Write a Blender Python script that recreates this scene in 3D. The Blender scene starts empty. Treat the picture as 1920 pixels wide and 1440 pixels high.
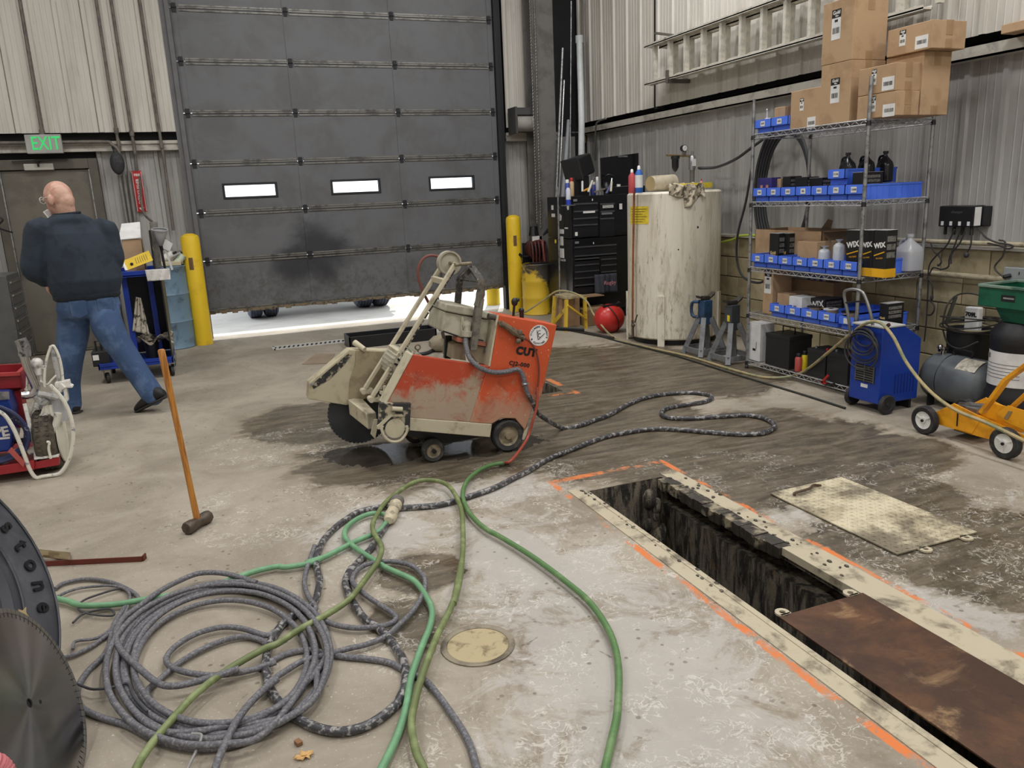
import bpy, bmesh, math, random
from mathutils import Vector as V, Matrix
from math import sin, cos, pi, radians, sqrt
random.seed(7)
SC = bpy.context.scene
COL = SC.collection
# ---------------------------------------------------------------- camera
F = 1461.1; CAMZ = 1.58
yw, pt, rl = 0.369334, 0.237246, 0.044563
_f = V((sin(yw)*cos(pt), cos(yw)*cos(pt), -sin(pt))); _r = V((cos(yw), -sin(yw), 0)); _d = -_r.cross(_f)
RT = cos(rl)*_r + sin(rl)*_d; DN = -sin(rl)*_r + cos(rl)*_d; FW = _f
CP = V((0, 0, CAMZ))
cd = bpy.data.cameras.new('camera'); cam = bpy.data.objects.new('camera', cd); COL.objects.link(cam)
cd.sensor_width = 36; cd.lens = F/1920*36; cd.clip_start = .05
cam.matrix_world = Matrix(((RT.x, -DN.x, -FW.x, 0), (RT.y, -DN.y, -FW.y, 0), (RT.z, -DN.z, -FW.z, CAMZ), (0, 0, 0, 1)))
SC.camera = cam
# real-world positions measured on the photograph (1920x1440)
def ray(px, py): return RT*((px-960)/F) + DN*((py-720)/F) + FW
def fl(px, py, z=0.): d = ray(px, py); return CP + d*((z-CAMZ)/d.z)
def atx(px, py, x): d = ray(px, py); return CP + d*(x/d.x)
def aty(px, py, y): d = ray(px, py); return CP + d*(y/d.y)
# ---------------------------------------------------------------- view, world, lights
SC.view_settings.view_transform = 'Standard'; SC.view_settings.look = 'None'
SC.view_settings.exposure = -.35; SC.view_settings.gamma = 1; SC.view_settings.use_curve_mapping = False
wd = bpy.data.worlds.new('sky'); SC.world = wd; wd.use_nodes = True
bg = wd.node_tree.nodes['Background']; bg.inputs[0].default_value = (.86, .93, 1, 1); bg.inputs[1].default_value = 3.0
sd = bpy.data.lights.new('sun', 'SUN'); sd.energy = 5.0; sd.angle = .01; sd.color = (1, .96, .9)
so = bpy.data.objects.new('sun', sd); COL.objects.link(so); so.rotation_euler = (radians(-38), radians(20), 0)
LAMPS = [(x, y) for x in (-2.2, 1.6, 4.1) for y in (-2.6, 2.2, 6.6)]
for i, (x, y) in enumerate(LAMPS):
    ld = bpy.data.lights.new('high_bay_light', 'AREA'); ld.shape = 'RECTANGLE'; ld.size = .55; ld.size_y = 1.25
    ld.energy = 100; ld.color = (1, .99, .985)
    o = bpy.data.objects.new('high_bay_light', ld); COL.objects.link(o); o.location = (x, y, 5.55)
# ---------------------------------------------------------------- materials
def s2l(v):
    v /= 255.; return v/12.92 if v <= .04045 else ((v+.055)/1.055)**2.4
def C(r, g, b): return (s2l(r), s2l(g), s2l(b), 1)
class NT:
    def __init__(s, name):
        s.m = bpy.data.materials.new(name); s.m.use_nodes = True; s.t = s.m.node_tree
        s.b = s.t.nodes['Principled BSDF']; s._tc = None
    def n(s, ty, **k):
        x = s.t.nodes.new(ty)
        for a, v in k.items(): setattr(x, a, v)
        return x
    def put(s, sock, v):
        if isinstance(v, bpy.types.NodeSocket): s.t.links.new(v, sock)
        else: sock.default_value = v
    @property
    def tc(s):
        if s._tc is None: s._tc = s.n('ShaderNodeTexCoord').outputs['Object']
        return s._tc
    def mapv(s, sc=(1, 1, 1), rot=(0, 0, 0), loc=(0, 0, 0), vec=None):
        x = s.n('ShaderNodeMapping'); s.put(x.inputs[0], vec or s.tc); x.inputs[1].default_value = loc; x.inputs[2].default_value = rot; x.inputs[3].default_value = sc
        return x.outputs[0]
    def noise(s, sc, det=4, ro=.6, dist=0., vec=None):
        x = s.n('ShaderNodeTexNoise'); s.put(x.inputs['Vector'], vec or s.tc)
        x.inputs['Scale'].default_value = sc; x.inputs['Detail'].default_value = det; x.inputs['Roughness'].default_value = ro; x.inputs['Distortion'].default_value = dist
        return x.outputs[0]
    def voro(s, sc, vec=None, feat='F1', rnd=1):
        x = s.n('ShaderNodeTexVoronoi', feature=feat); s.put(x.inputs['Vector'], vec or s.tc); x.inputs['Scale'].default_value = sc
        x.inputs['Randomness'].default_value = rnd
        return x.outputs['Distance']
    def mth(s, op, a, b=0., c=0., clamp=False):
        x = s.n('ShaderNodeMath', operation=op, use_clamp=clamp)
        for i, v in enumerate((a, b, c)): s.put(x.inputs[i], v)
        return x.outputs[0]
    def step(s, f, lo, hi):
        if lo > hi: return s.mth('SUBTRACT', 1., s.step(f, hi, lo))
        x = s.n('ShaderNodeMapRange', interpolation_type='SMOOTHSTEP'); s.put(x.inputs[0], f)
        x.inputs[1].default_value = lo; x.inputs[2].default_value = hi
        return x.outputs[0]
    def mix(s, f, a, b):
        x = s.n('ShaderNodeMix', data_type='RGBA'); s.put(x.inputs[0], f); s.put(x.inputs[6], a); s.put(x.inputs[7], b)
        return x.outputs[2]
    def mul(s, a, b): return s.mth('MULTIPLY', a, b)
    def sep(s, vec=None):
        x = s.n('ShaderNodeSeparateXYZ'); s.put(x.inputs[0], vec or s.tc); return x.outputs
    def bump(s, h, st=.3, dist=.01):
        x = s.n('ShaderNodeBump'); x.inputs['Strength'].default_value = st; x.inputs['Distance'].default_value = dist; s.put(x.inputs['Height'], h)
        s.t.links.new(x.outputs[0], s.b.inputs['Normal'])
    def out(s, col, ro=.5, me=0.):
        s.put(s.b.inputs['Base Color'], col); s.put(s.b.inputs['Roughness'], ro); s.put(s.b.inputs['Metallic'], me); return s.m
MC = {}
def mat(name, c, ro=.5, me=0., c2=None, sc=6, lo=.45, hi=.65, bump=0., bsc=40, st=(1, 1, 1), det=5, spec=None):
    """plain surface with an optional second colour broken up by noise and a fine relief"""
    if name in MC: return MC[name]
    k = NT(name); col = c
    if c2 is not None:
        col = k.mix(k.step(k.noise(sc, det, .65, .3, k.mapv(st)), lo, hi), c, c2)
    else:
        d = tuple(x*.78 for x in c[:3])+(1,)
        col = k.mix(k.step(k.noise(sc, det, .65, 0, k.mapv(st)), .35, .75), c, d)
    if bump: k.bump(k.noise(bsc, 3, .6), bump)
    if spec is not None: k.b.inputs['Specular IOR Level'].default_value = spec
    MC[name] = k.out(col, ro, me); return MC[name]
# ---------------------------------------------------------------- mesh building
def cat(pts, n=6, closed=False):
    P = [V(p) for p in pts]; out = []; L = len(P)
    rng = range(L if closed else L-1)
    for i in rng:
        p1, p2 = P[i], P[(i+1) % L]
        p0 = P[(i-1) % L] if (closed or i > 0) else p1*2-p2
        p3 = P[(i+2) % L] if (closed or i+2 < L) else p2*2-p1
        for j in range(n):
            t = j/n; out.append(.5*((2*p1)+(p2-p0)*t+(2*p0-5*p1+4*p2-p3)*t*t+(3*p1-p0-3*p2+p3)*t**3))
    if not closed: out.append(P[-1])
    return out
class MB:
    def __init__(s): s.v = []; s.f = []; s.s = []
    def add(s, vs, fs, sm=False):
        o = len(s.v); s.v += [V(x) for x in vs]
        for f in fs: s.f.append([o+i for i in f]); s.s.append(sm)
        return s
    def box(s, x0, x1, y0, y1, z0, z1, m=None):
        vs = [V((x, y, z)) for z in (z0, z1) for y in (y0, y1) for x in (x0, x1)]
        if m: vs = [m @ q for q in vs]
        return s.add(vs, [(0, 2, 3, 1), (4, 5, 7, 6), (0, 1, 5, 4), (2, 6, 7, 3), (0, 4, 6, 2), (1, 3, 7, 5)])
    def bar(s, a, b, w, h, up=(0, 0, 1)):
        a = V(a); b = V(b); d = (b-a).normalized(); u = V(up)
        if abs(d.dot(u)) > .98: u = V((1, 0, 0))
        r = d.cross(u).normalized(); u = r.cross(d)
        vs = [p+r*x*w/2+u*y*h/2 for p in (a, b) for x, y in ((-1, -1), (1, -1), (1, 1), (-1, 1))]
        return s.add(vs, [(3, 2, 1, 0), (4, 5, 6, 7), (0, 1, 5, 4), (1, 2, 6, 5), (2, 3, 7, 6), (3, 0, 4, 7)])
    def cyl(s, a, b, r, r2=None, seg=14, cap=True):
        return s.ring([(a, r), (b, r if r2 is None else r2)], seg, cap)
    def ring(s, prof, seg=14, cap=True):
        """lofted circles: prof = [(centre, radius)] along one straight axis"""
        a = V(prof[0][0]); b = V(prof[-1][0]); d = (b-a).normalized() if (b-a).length > 1e-9 else V((0, 0, 1))
        u = d.orthogonal().normalized(); w = d.cross(u)
        vs = []; fs = []
        for c, r in prof:
            for k in range(seg):
                t = 2*pi*k/seg; vs.append(V(c)+(u*cos(t)+w*sin(t))*r)
        for i in range(len(prof)-1):
            for k in range(seg):
                k2 = (k+1) % seg; fs.append((i*seg+k, i*seg+k2, (i+1)*seg+k2, (i+1)*seg+k))
        s.add(vs, fs, True)
        if cap:
            o = len(s.v)-len(vs); s.f.append([o+k for k in reversed(range(seg))]); s.s.append(False)
            o2 = o+(len(prof)-1)*seg; s.f.append([o2+k for k in range(seg)]); s.s.append(False)
        return s
    def lathe(s, prof, c=(0, 0, 0), ax=(0, 0, 1), seg=24, cap=True):
        c = V(c); ax = V(ax).normalized()
        return s.ring([(c+ax*z, max(r, 1e-4)) for r, z in prof], seg, cap) if (c+ax*prof[0][1]-c-ax*prof[-1][1]).length > 1e-6 else s.ringx(prof, c, ax, seg)
    def ringx(s, prof, c, ax, seg):
        u = ax.orthogonal().normalized(); w = ax.cross(u); vs = []; fs = []; n = len(prof)
        for r, z in prof:
            for k in range(seg):
                t = 2*pi*k/seg; vs.append(c+ax*z+(u*cos(t)+w*sin(t))*max(r, 1e-4))
        for i in range(n-1):
            for k in range(seg):
                k2 = (k+1) % seg; fs.append((i*seg+k, i*seg+k2, (i+1)*seg+k2, (i+1)*seg+k))
        return s.add(vs, fs, True)
    def tube(s, pts, r, seg=8, n=6, closed=False, raw=False):
        P = [V(p) for p in pts] if raw else cat(pts, n, closed)
        L = len(P); vs = []; fs = []; up = None
        for i, p in enumerate(P):
            d = (P[(i+1) % L]-P[i-1]) if (closed or 0 < i < L-1) else (P[1]-P[0] if i == 0 else P[-1]-P[-2])
            d = d.normalized() if d.length > 1e-9 else V((0, 0, 1))
            up = d.orthogonal() if up is None else up-d*up.dot(d)
            up.normalize(); w = d.cross(up); rr = r[min(i, len(r)-1)] if isinstance(r, (list, tuple)) else r
            for k in range(seg):
                t = 2*pi*k/seg; vs.append(p+(up*cos(t)+w*sin(t))*rr)
        for i in range(L if closed else L-1):
            j = (i+1) % L
            for k in range(seg):
                k2 = (k+1) % seg; fs.append((i*seg+k, i*seg+k2, j*seg+k2, j*seg+k))
        if not closed: fs.append(tuple(reversed(range(seg)))); fs.append(tuple((L-1)*seg+k for k in range(seg)))
        return s.add(vs, fs, True)
    def prism(s, poly, ext):
        P = [V(p) for p in poly]; e = V(ext); n = len(P)
        nn = V((0, 0, 0))
        for i in range(n): nn += P[i].cross(P[(i+1) % n])
        if nn.dot(e) > 0: P.reverse()
        s.add(P+[p+e for p in P], [tuple(range(n)), tuple(n+i for i in reversed(range(n)))]+[(i, n+i, n+(i+1) % n, (i+1) % n) for i in range(n)])
        return s
    def ball(s, c, r, seg=12, rings=8, sc=(1, 1, 1), m=None):
        c = V(c); vs = []; fs = []
        for i in range(rings+1):
            a = pi*i/rings
            for k in range(seg):
                t = 2*pi*k/seg; q = V((sin(a)*cos(t)*r*sc[0], sin(a)*sin(t)*r*sc[1], cos(a)*r*sc[2]))
                vs.append(c+(m @ q if m else q))
        for i in range(rings):
            for k in range(seg):
                k2 = (k+1) % seg; fs.append((i*seg+k, (i+1)*seg+k, (i+1)*seg+k2, i*seg+k2))
        return s.add(vs, fs, True)
    def torus(s, c, R, r, ax=(0, 0, 1), seg=24, sg=8, a0=0., a1=2*pi):
        ax = V(ax).normalized(); u = ax.orthogonal().normalized(); w = ax.cross(u); full = abs(a1-a0-2*pi) < 1e-6
        N = seg if full else seg+1
        return s.tube([V(c)+(u*cos(a0+(a1-a0)*i/seg)+w*sin(a0+(a1-a0)*i/seg))*R for i in range(N)], r, sg, closed=full, raw=True)
    def grid(s, f, nu, nv, sm=True):
        vs = [f(i/nu, j/nv) for j in range(nv+1) for i in range(nu+1)]
        return s.add(vs, [(j*(nu+1)+i, j*(nu+1)+i+1, (j+1)*(nu+1)+i+1, (j+1)*(nu+1)+i) for j in range(nv) for i in range(nu)], sm)
def world_off(par):
    o = V((0, 0, 0))
    while par: o += par.location; par = par.parent
    return o
def obj(name, mb, m, parent=None, bev=0., local=False, solid=0., seg=2, label=None, sub=0):
    me = bpy.data.meshes.new(name)
    off = V((0, 0, 0)) if (local or parent is None) else world_off(parent)
    me.from_pydata([v-off for v in mb.v], [], mb.f)
    me.polygons.foreach_set('use_smooth', mb.s); me.update()
    if any(mb.s): me.set_sharp_from_angle(angle=radians(42))
    if m: me.materials.append(m)
    o = bpy.data.objects.new(name, me); COL.objects.link(o)
    if parent: o.parent = parent
    if solid: k = o.modifiers.new('s', 'SOLIDIFY'); k.thickness = solid; k.offset = 0
    if bev: k = o.modifiers.new('b', 'BEVEL'); k.width = bev; k.segments = seg; k.limit_method = 'ANGLE'; k.angle_limit = radians(40)
    if sub: k = o.modifiers.new('u', 'SUBSURF'); k.levels = sub; k.render_levels = sub
    if label: o['label'] = label
    return o
def tag(o, label, catg, group=None):
    o['label'] = label; o['category'] = catg
    if group: o['group'] = group
    return o
def thing(name, label, catg, loc=(0, 0, 0), rz=0., group=None):
    o = bpy.data.objects.new(name, None); COL.objects.link(o); o.empty_display_size = .1
    o.location = loc; o.rotation_euler = (0, 0, rz)
    return tag(o, label, catg, group)
def struct(name, mb, m, **k):
    o = obj(name, mb, m, **k); o['kind'] = 'structure'; return o
def share(o, parent, name=None, loc=None, rot=None):
    c = o.copy(); COL.objects.link(c); c.parent = parent
    if loc is not None: c.location = loc
    if rot is not None: c.rotation_euler = rot
    return c
def dup(root, loc, rz=None, label=None):
    r = root.copy(); COL.objects.link(r); r.location = loc
    if rz is not None: r.rotation_euler = (0, 0, rz)
    if label: r['label'] = label
    for ch in list(root.children):
        c = ch.copy(); COL.objects.link(c); c.parent = r
        for g in list(ch.children):
            d = g.copy(); COL.objects.link(d); d.parent = c
    return r
def frame(o, x, y):
    """matrix whose local x runs along x, local y along y, z = normal, at o"""
    x = V(x).normalized(); z = x.cross(V(y)).normalized(); y = z.cross(x)
    return Matrix(((x.x, y.x, z.x, o[0]), (x.y, y.y, z.y, o[1]), (x.z, y.z, z.z, o[2]), (0, 0, 0, 1)))
def text(s, size, m, parent, fr, name='lettering', ext=.0008, sx=1., bold=0., sp=1., local=False):
    cu = bpy.data.curves.new('t', 'FONT'); cu.body = s; cu.size = size; cu.align_x = 'CENTER'; cu.align_y = 'CENTER'; cu.extrude = ext; cu.offset = bold; cu.resolution_u = 3; cu.space_character = sp
    to = bpy.data.objects.new('t', cu); me = bpy.data.meshes.new_from_object(to)
    off = V((0, 0, 0)) if local else world_off(parent)
    sxm = Matrix.Diagonal((sx, 1, 1, 1))
    me.transform(Matrix.Translation(-off) @ fr @ sxm); me.materials.clear(); me.materials.append(m); me.name = name
    bpy.data.objects.remove(to); bpy.data.curves.remove(cu)
    o = bpy.data.objects.new(name, me); COL.objects.link(o)
    if parent: o.parent = parent
    return o
BLACK = mat('black_paint', C(24, 25, 28), .4); DARK = mat('dark_rubber', C(34, 34, 36), .75, c2=C(60, 58, 55), sc=14)
WHITE = mat('white_print', C(232, 232, 230), .6); STEEL = mat('galvanized_steel', C(168, 170, 172), .35, .8, C(120, 122, 124), 18)
CHROME = mat('chrome', C(205, 205, 208), .18, 1.); BRASS = mat('weathered_brass', C(150, 128, 88), .45, .6, C(120, 112, 98), 30)
INK = mat('black_ink', C(22, 22, 24), .7)
CARD = mat('cardboard', C(178, 149, 116), .8, c2=C(164, 134, 102), sc=5, bump=.05, bsc=120)
TAPE = mat('packing_tape', C(164, 134, 100), .35)
PAPER = mat('paper_label', C(226, 226, 224), .6)
YEL = mat('worn_yellow_paint', C(226, 190, 40), .5, c2=C(176, 140, 40), sc=7, lo=.58, hi=.72)
REDP = mat('red_paint', C(176, 38, 36), .4)
# ================================================================ setting: floor, pit, walls
YW = 10.38; XW = 5.22; YD = 10.40
PX0, PX1, PY0, PY1 = 1.80, 2.26, .45, 3.57
def blobmask(k, blobs, x, y):
    m = None
    for cx, cy, rx, ry in blobs:
        a = k.mth('MULTIPLY_ADD', x, 1/rx, -cx/rx); b = k.mth('MULTIPLY_ADD', y, 1/ry, -cy/ry)
        d = k.mth('SQRT', k.mth('ADD', k.mul(a, a), k.mul(b, b))); d = k.mth('SUBTRACT', 1., d)
        m = d if m is None else k.mth('MAXIMUM', m, d)
    return m
def floor_mat():
    k = NT('stained_concrete_floor'); x, y, z = k.sep()
    def P(px, py, rx, ry): q = fl(px, py); return (q.x, q.y, rx, ry)
    big = k.noise(1.3, 8, .68, .6); mid = k.noise(5, 6, .65, .5); fine = k.noise(40, 4, .7)
    stre = k.noise(3, 6, .65, .3, k.mapv((1, 5, 1), (0, 0, radians(-28))))
    wetb = [P(590, 790, .5, .55), P(860, 830, 1.05, .75), P(1080, 760, .9, 1.0), P(1180, 690, 1.0, 1.25), P(1290, 700, .7, .9), P(1290, 830, 1.1, .55), P(1480, 830, .75, .45),
            P(1640, 850, .55, .4), P(1400, 900, .8, .45), P(1640, 930, .45, .5), P(1850, 1030, .5, .6), P(790, 1075, .2, .2), P(760, 1170, .14, .22), P(1120, 690, .9, 1.2), P(1700, 1000, .5, .4)]
    wm = k.mth('ADD', blobmask(k, wetb, x, y), k.mth('MULTIPLY_ADD', big, 1.0, -.46))
    wm = k.mth('ADD', wm, k.mth('MULTIPLY_ADD', stre, .5, -.25))
    wm = k.mth('ADD', wm, k.mth('MULTIPLY_ADD', mid, .35, -.17))
    wet = k.step(wm, .05, .13); edge = k.mul(k.step(wm, -.04, .05), k.mth('SUBTRACT', 1., wet))
    film = k.step(k.mth('ADD', blobmask(k, [P(1000, 1060, .7, 1.1), P(1180, 1250, .75, .75), P(1250, 1400, .6, .5), P(900, 920, .8, .45), P(1760, 950, .5, .5), P(1830, 1110, .6, .45), P(1500, 960, .3, .3), P(700, 1000, .6, .5)], x, y), k.mth('MULTIPLY_ADD', k.noise(2.6, 9, .75, 1.4), 3.4, -1.9)), .02, .5)
    scratch = k.mul(k.step(k.noise(6, 8, .8, 2.2), .60, .66), .8)
    scr2 = k.step(k.noise(4, 8, .75, 2.0, k.mapv((1, 2.4, 1), (0, 0, .5))), .61, .66)
    slz = k.step(blobmask(k, [P(1050, 1050, 1.1, 1.4), P(860, 940, 1.1, .6), P(1750, 980, 1.0, .9), P(480, 960, .55, .45), P(560, 830, .7, .5), P(1250, 900, .9, .4), P(1250, 1350, .9, .8)], x, y), 0., .35)
    slur = k.mul(k.mth('MAXIMUM', scratch, scr2), slz)
    def contour(n, w): return k.mth('SUBTRACT', 1., k.step(k.mth('ABSOLUTE', k.mth('SUBTRACT', n, .5)), w*.3, w))
    c1 = k.mul(contour(k.noise(13, 3, .6, 1.6), .022), k.step(k.noise(3.3, 4, .6, 0, k.mapv(loc=(9, 1, 0))), .50, .58))
    c2 = k.mul(contour(k.noise(20, 2, .5, .8), .03), k.step(k.noise(4.1, 4, .6, 0, k.mapv(loc=(2, 8, 0))), .54, .6))
    slur = k.mth('MAXIMUM', slur, k.mul(k.mth('MAXIMUM', c1, c2), k.step(slz, 0., .25)))
    slz_ = k.step(blobmask(k, [P(1050, 1050, 1.1, 1.4), P(860, 940, 1.1, .6), P(1750, 980, 1.0, .9), P(1250, 1350, .9, .8)], x, y), 0., .35)
    dry = k.mix(k.step(big, .35, .68), C(164, 155, 140), C(138, 129, 115))
    dry = k.mix(k.mul(k.step(mid, .5, .8), .55), dry, C(124, 116, 103))
    dry = k.mix(k.step(k.noise(90, 3, .6), .62, .72), dry, C(194, 187, 173))
    brn = k.mul(k.step(k.noise(2.4, 8, .72, .8, k.mapv(loc=(1, 6, 2))), .5, .62), slz_)
    dry = k.mix(k.mul(brn, .6), dry, C(118, 106, 88))
    dry = k.mix(k.mul(film, .62), dry, C(184, 180, 175))
    dry = k.mix(k.mul(edge, .55), dry, C(120, 108, 88))
    wcol = k.mix(k.step(stre, .35, .7), C(76, 68, 55), C(114, 104, 88))
    wcol = k.mix(k.mul(k.step(fine, .5, .75), .3), wcol, C(150, 138, 118))
    col = k.mix(wet, dry, wcol)
    col = k.mix(k.mul(slur, .55), col, C(212, 208, 200))
    spk = k.step(k.noise(26, 5, .8, 1.), .66, .70)
    col = k.mix(k.mul(spk, k.mul(slz, .8)), col, C(225, 222, 214))
    drp = k.mul(k.mth('MAXIMUM', k.step(k.noise(9, 6, .75, .6, k.mapv(loc=(7, 3, 0))), .63, .67), k.step(k.voro(16), .16, .10)), k.mul(k.step(k.noise(1.9, 4, .6, 0, k.mapv(loc=(5, 5, 0))), .42, .58), .65))
    col = k.mix(drp, col, C(84, 72, 56))
    # orange marking paint around the two pits, worn away in places
    def line(v, c, hw): return k.mth('SUBTRACT', 1., k.step(k.mth('ABSOLUTE', k.mth('SUBTRACT', v, c)), hw*.7, hw))
    def rng(v, a, b): return k.mul(k.mth('GREATER_THAN', v, a), k.mth('LESS_THAN', v, b))
    wob = k.mth('MULTIPLY_ADD', mid, .03, -.015)
    xs = k.mth('ADD', x, wob); ys = k.mth('ADD', y, wob)
    on = None
    for t in [k.mul(line(xs, 1.675, .022), rng(y, .3, 3.79)), k.mul(line(xs, 2.40, .022), rng(y, .3, 3.79)), k.mul(line(ys, 3.79, .03), rng(x, 1.66, 2.42)),
              k.mul(line(xs, 2.70, .03), rng(y, 5.5, 6.1)), k.mul(line(ys, 5.56, .03), rng(x, 2.0, 2.72))]:
        on = t if on is None else k.mth('MAXIMUM', on, t)
    worn = k.step(k.noise(2.6, 8, .75, .6, k.mapv((1, .8, 1))), .45, .53)
    col = k.mix(k.mul(on, worn), col, k.mix(k.step(mid, .4, .7), C(214, 120, 62), C(196, 130, 88)))
    # wet oily pool under the saw
    pool = k.step(k.mth('ADD', blobmask(k, [P(740, 855, .34, .16), P(900, 838, .5, .2), P(660, 848, .2, .12), P(700, 850, .3, .2)], x, y), k.mth('MULTIPLY_ADD', mid, 1.6, -.85)), .0, .05)
    col = k.mix(k.mul(pool, .8), col, C(48, 44, 40))
    ro = k.mth('SUBTRACT', .78, k.mul(wet, k.mth('MULTIPLY_ADD', k.step(mid, .4, .6), .25, .18)))
    ro = k.mth('SUBTRACT', ro, k.mul(film, .22))
    ro = k.mth('ADD', k.mul(ro, k.mth('SUBTRACT', 1., pool)), k.mul(pool, .06))
    h = k.mth('ADD', k.mul(fine, .5), k.mul(k.mth('SUBTRACT', 1., pool), mid)); k.bump(h, .22, .006)
    return k.out(col, ro)
FLOORM = floor_mat()
def sheet(mb, xs, ys, holes, mk):
    """rectangles of a plate leaving holes open; mk(x0,x1,y0,y1)"""
    for i in range(len(xs)-1):
        for j in range(len(ys)-1):
            cx = (xs[i]+xs[i+1])/2; cy = (ys[j]+ys[j+1])/2
            if any(a < cx < b and c < cy < d for a, b, c, d in holes): continue
            mk(xs[i], xs[i+1], ys[j], ys[j+1])
H2 = (2.05, 2.63, 5.64, 5.98)
mb = MB()
sheet(mb, [-4.5, PX0, 2.05, PX1, 2.63, XW+.2], [-5, PY0, PY1, 5.64, 5.98, YD+.1], [(PX0, PX1, PY0, PY1), H2],
      lambda a, b, c, d: mb.add([(a, c, 0), (b, c, 0), (b, d, 0), (a, d, 0)], [(0, 1, 2, 3)]))
struct('floor', mb, FLOORM)
OUTC = mat('outdoor_concrete', C(205, 200, 192), .85, c2=C(190, 184, 174), sc=1.5)
struct('ground', MB().add([(-30, YD+.1, 0), (40, YD+.1, 0), (40, 70, 0), (-30, 70, 0)], [(0, 1, 2, 3)]), OUTC)
# ---- inspection pit
def pit_mat():
    k = NT('oily_pit_concrete'); x, y, z = k.sep()
    dr = k.noise(7, 6, .7, .5, k.mapv((3, 3, .6)))
    c = k.mix(k.step(dr, .42, .6), C(40, 36, 31), C(132, 122, 106)); c = k.mix(k.step(k.noise(20, 6, .8), .58, .7), c, C(150, 138, 116))
    c = k.mix(k.step(k.noise(3, 5, .7, 1), .62, .72), c, C(120, 92, 44)); k.bump(k.noise(30, 6, .8), .8, .02)
    return k.out(c, .6)
PITM = pit_mat()
mb = MB(); dz = -1.25
mb.add([(PX0, PY0, 0), (PX0, PY1, 0), (PX0, PY1, dz), (PX0, PY0, dz)], [(0, 1, 2, 3)])
mb.box(PX0-.05, PX1+.24, PY1, PY1+.05, dz-.05, -.002)
mb.box(PX1+.16, PX1+.22, PY0, PY1, -.2, -.002); mb.box(PX1, PX1+.2, PY0, PY1, dz, -.15); mb.box(PX1, PX1+.16, PY0, PY1, -.06, -.03)
mb.box(PX0-.05, PX1+.24, PY0-.05, PY0, dz-.05, -.002); mb.box(PX0-.05, PX0, PY0, PY1, dz-.05, -.002); mb.box(PX0-.05, PX1+.2, PY0, PY1, dz-.05, dz)
for i in range(9):
    yy = PY1-.25+random.uniform(-.06, .06); zz = -.08-.05*i
    mb.ball((PX1-.10+random.uniform(-.05, .07), PY1-.09, zz), random.uniform(.025, .05), 7, 5, (1, .8, 1.6))
struct('trim_1', mb, PITM); 
a, b, c, d = H2
mb = MB().box(a, b, d, d+.04, -.5, -.002).box(b, b+.04, c, d, -.5, -.002).box(a-.04, a, c, d, -.5, -.002).box(a, b, c-.04, c, -.5, -.002).box(a, b, c, d, -.54, -.5)
struct('trim_2', mb, PITM)
CREAM = mat('grimy_cream_frame_paint', C(184, 174, 150), .6, c2=C(112, 102, 86), sc=7, lo=.48, hi=.68, bump=.15)
CREAMD = mat('grimy_black_angle_iron', C(58, 54, 48), .45, c2=C(150, 140, 118), sc=9, lo=.5, hi=.62, bump=.4)
pf = thing('pit_curb', 'cream painted steel frame edging the open inspection pit', 'curb', (1.73, PY0, 0))
obj('side_strip', MB().box(1.70, PX0-.03, PY0-.6, 3.62, .0005, .004), CREAM, pf)
obj('side_strip', MB().box(PX1+.02, 2.385, PY0-.6, 3.62, .0005, .004), CREAM, pf)
obj('lip', MB().box(PX0-.03, PX0-.005, PY0-.6, PY1, -.05, .007), CREAM, pf, label='raised cream lip along the near edge')
mb = MB(); n = 26
for i in range(n):
    y0 = 2.55+i*(PY1-.03-2.55)/n; w = random.uniform(-.012, .012)
    mb.box(PX1-.045+w, PX1+.03, y0, y0+(PY1-.03-2.55)/n, -.045, .004+random.uniform(0, .008))
obj('angle_iron', mb, CREAMD, pf, label='broken oily black angle iron under the far edge')
obj('lip', MB().box(PX1-.02, PX1+.02, PY0-.6, 2.55, -.03, .006), CREAM, pf)
mb = MB()
for i in range(70):
    q = V((random.choice((random.uniform(PX1+.01, 2.38), PX0-.03+random.uniform(-.02, .02))), random.uniform(2.2, 3.6), .006))
    mb.ball(q, random.uniform(.003, .011), 5, 3, (1, 1.4, .6))
cr = obj('crumbs', mb, CREAMD, pf); cr['kind'] = 'stuff'
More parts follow.
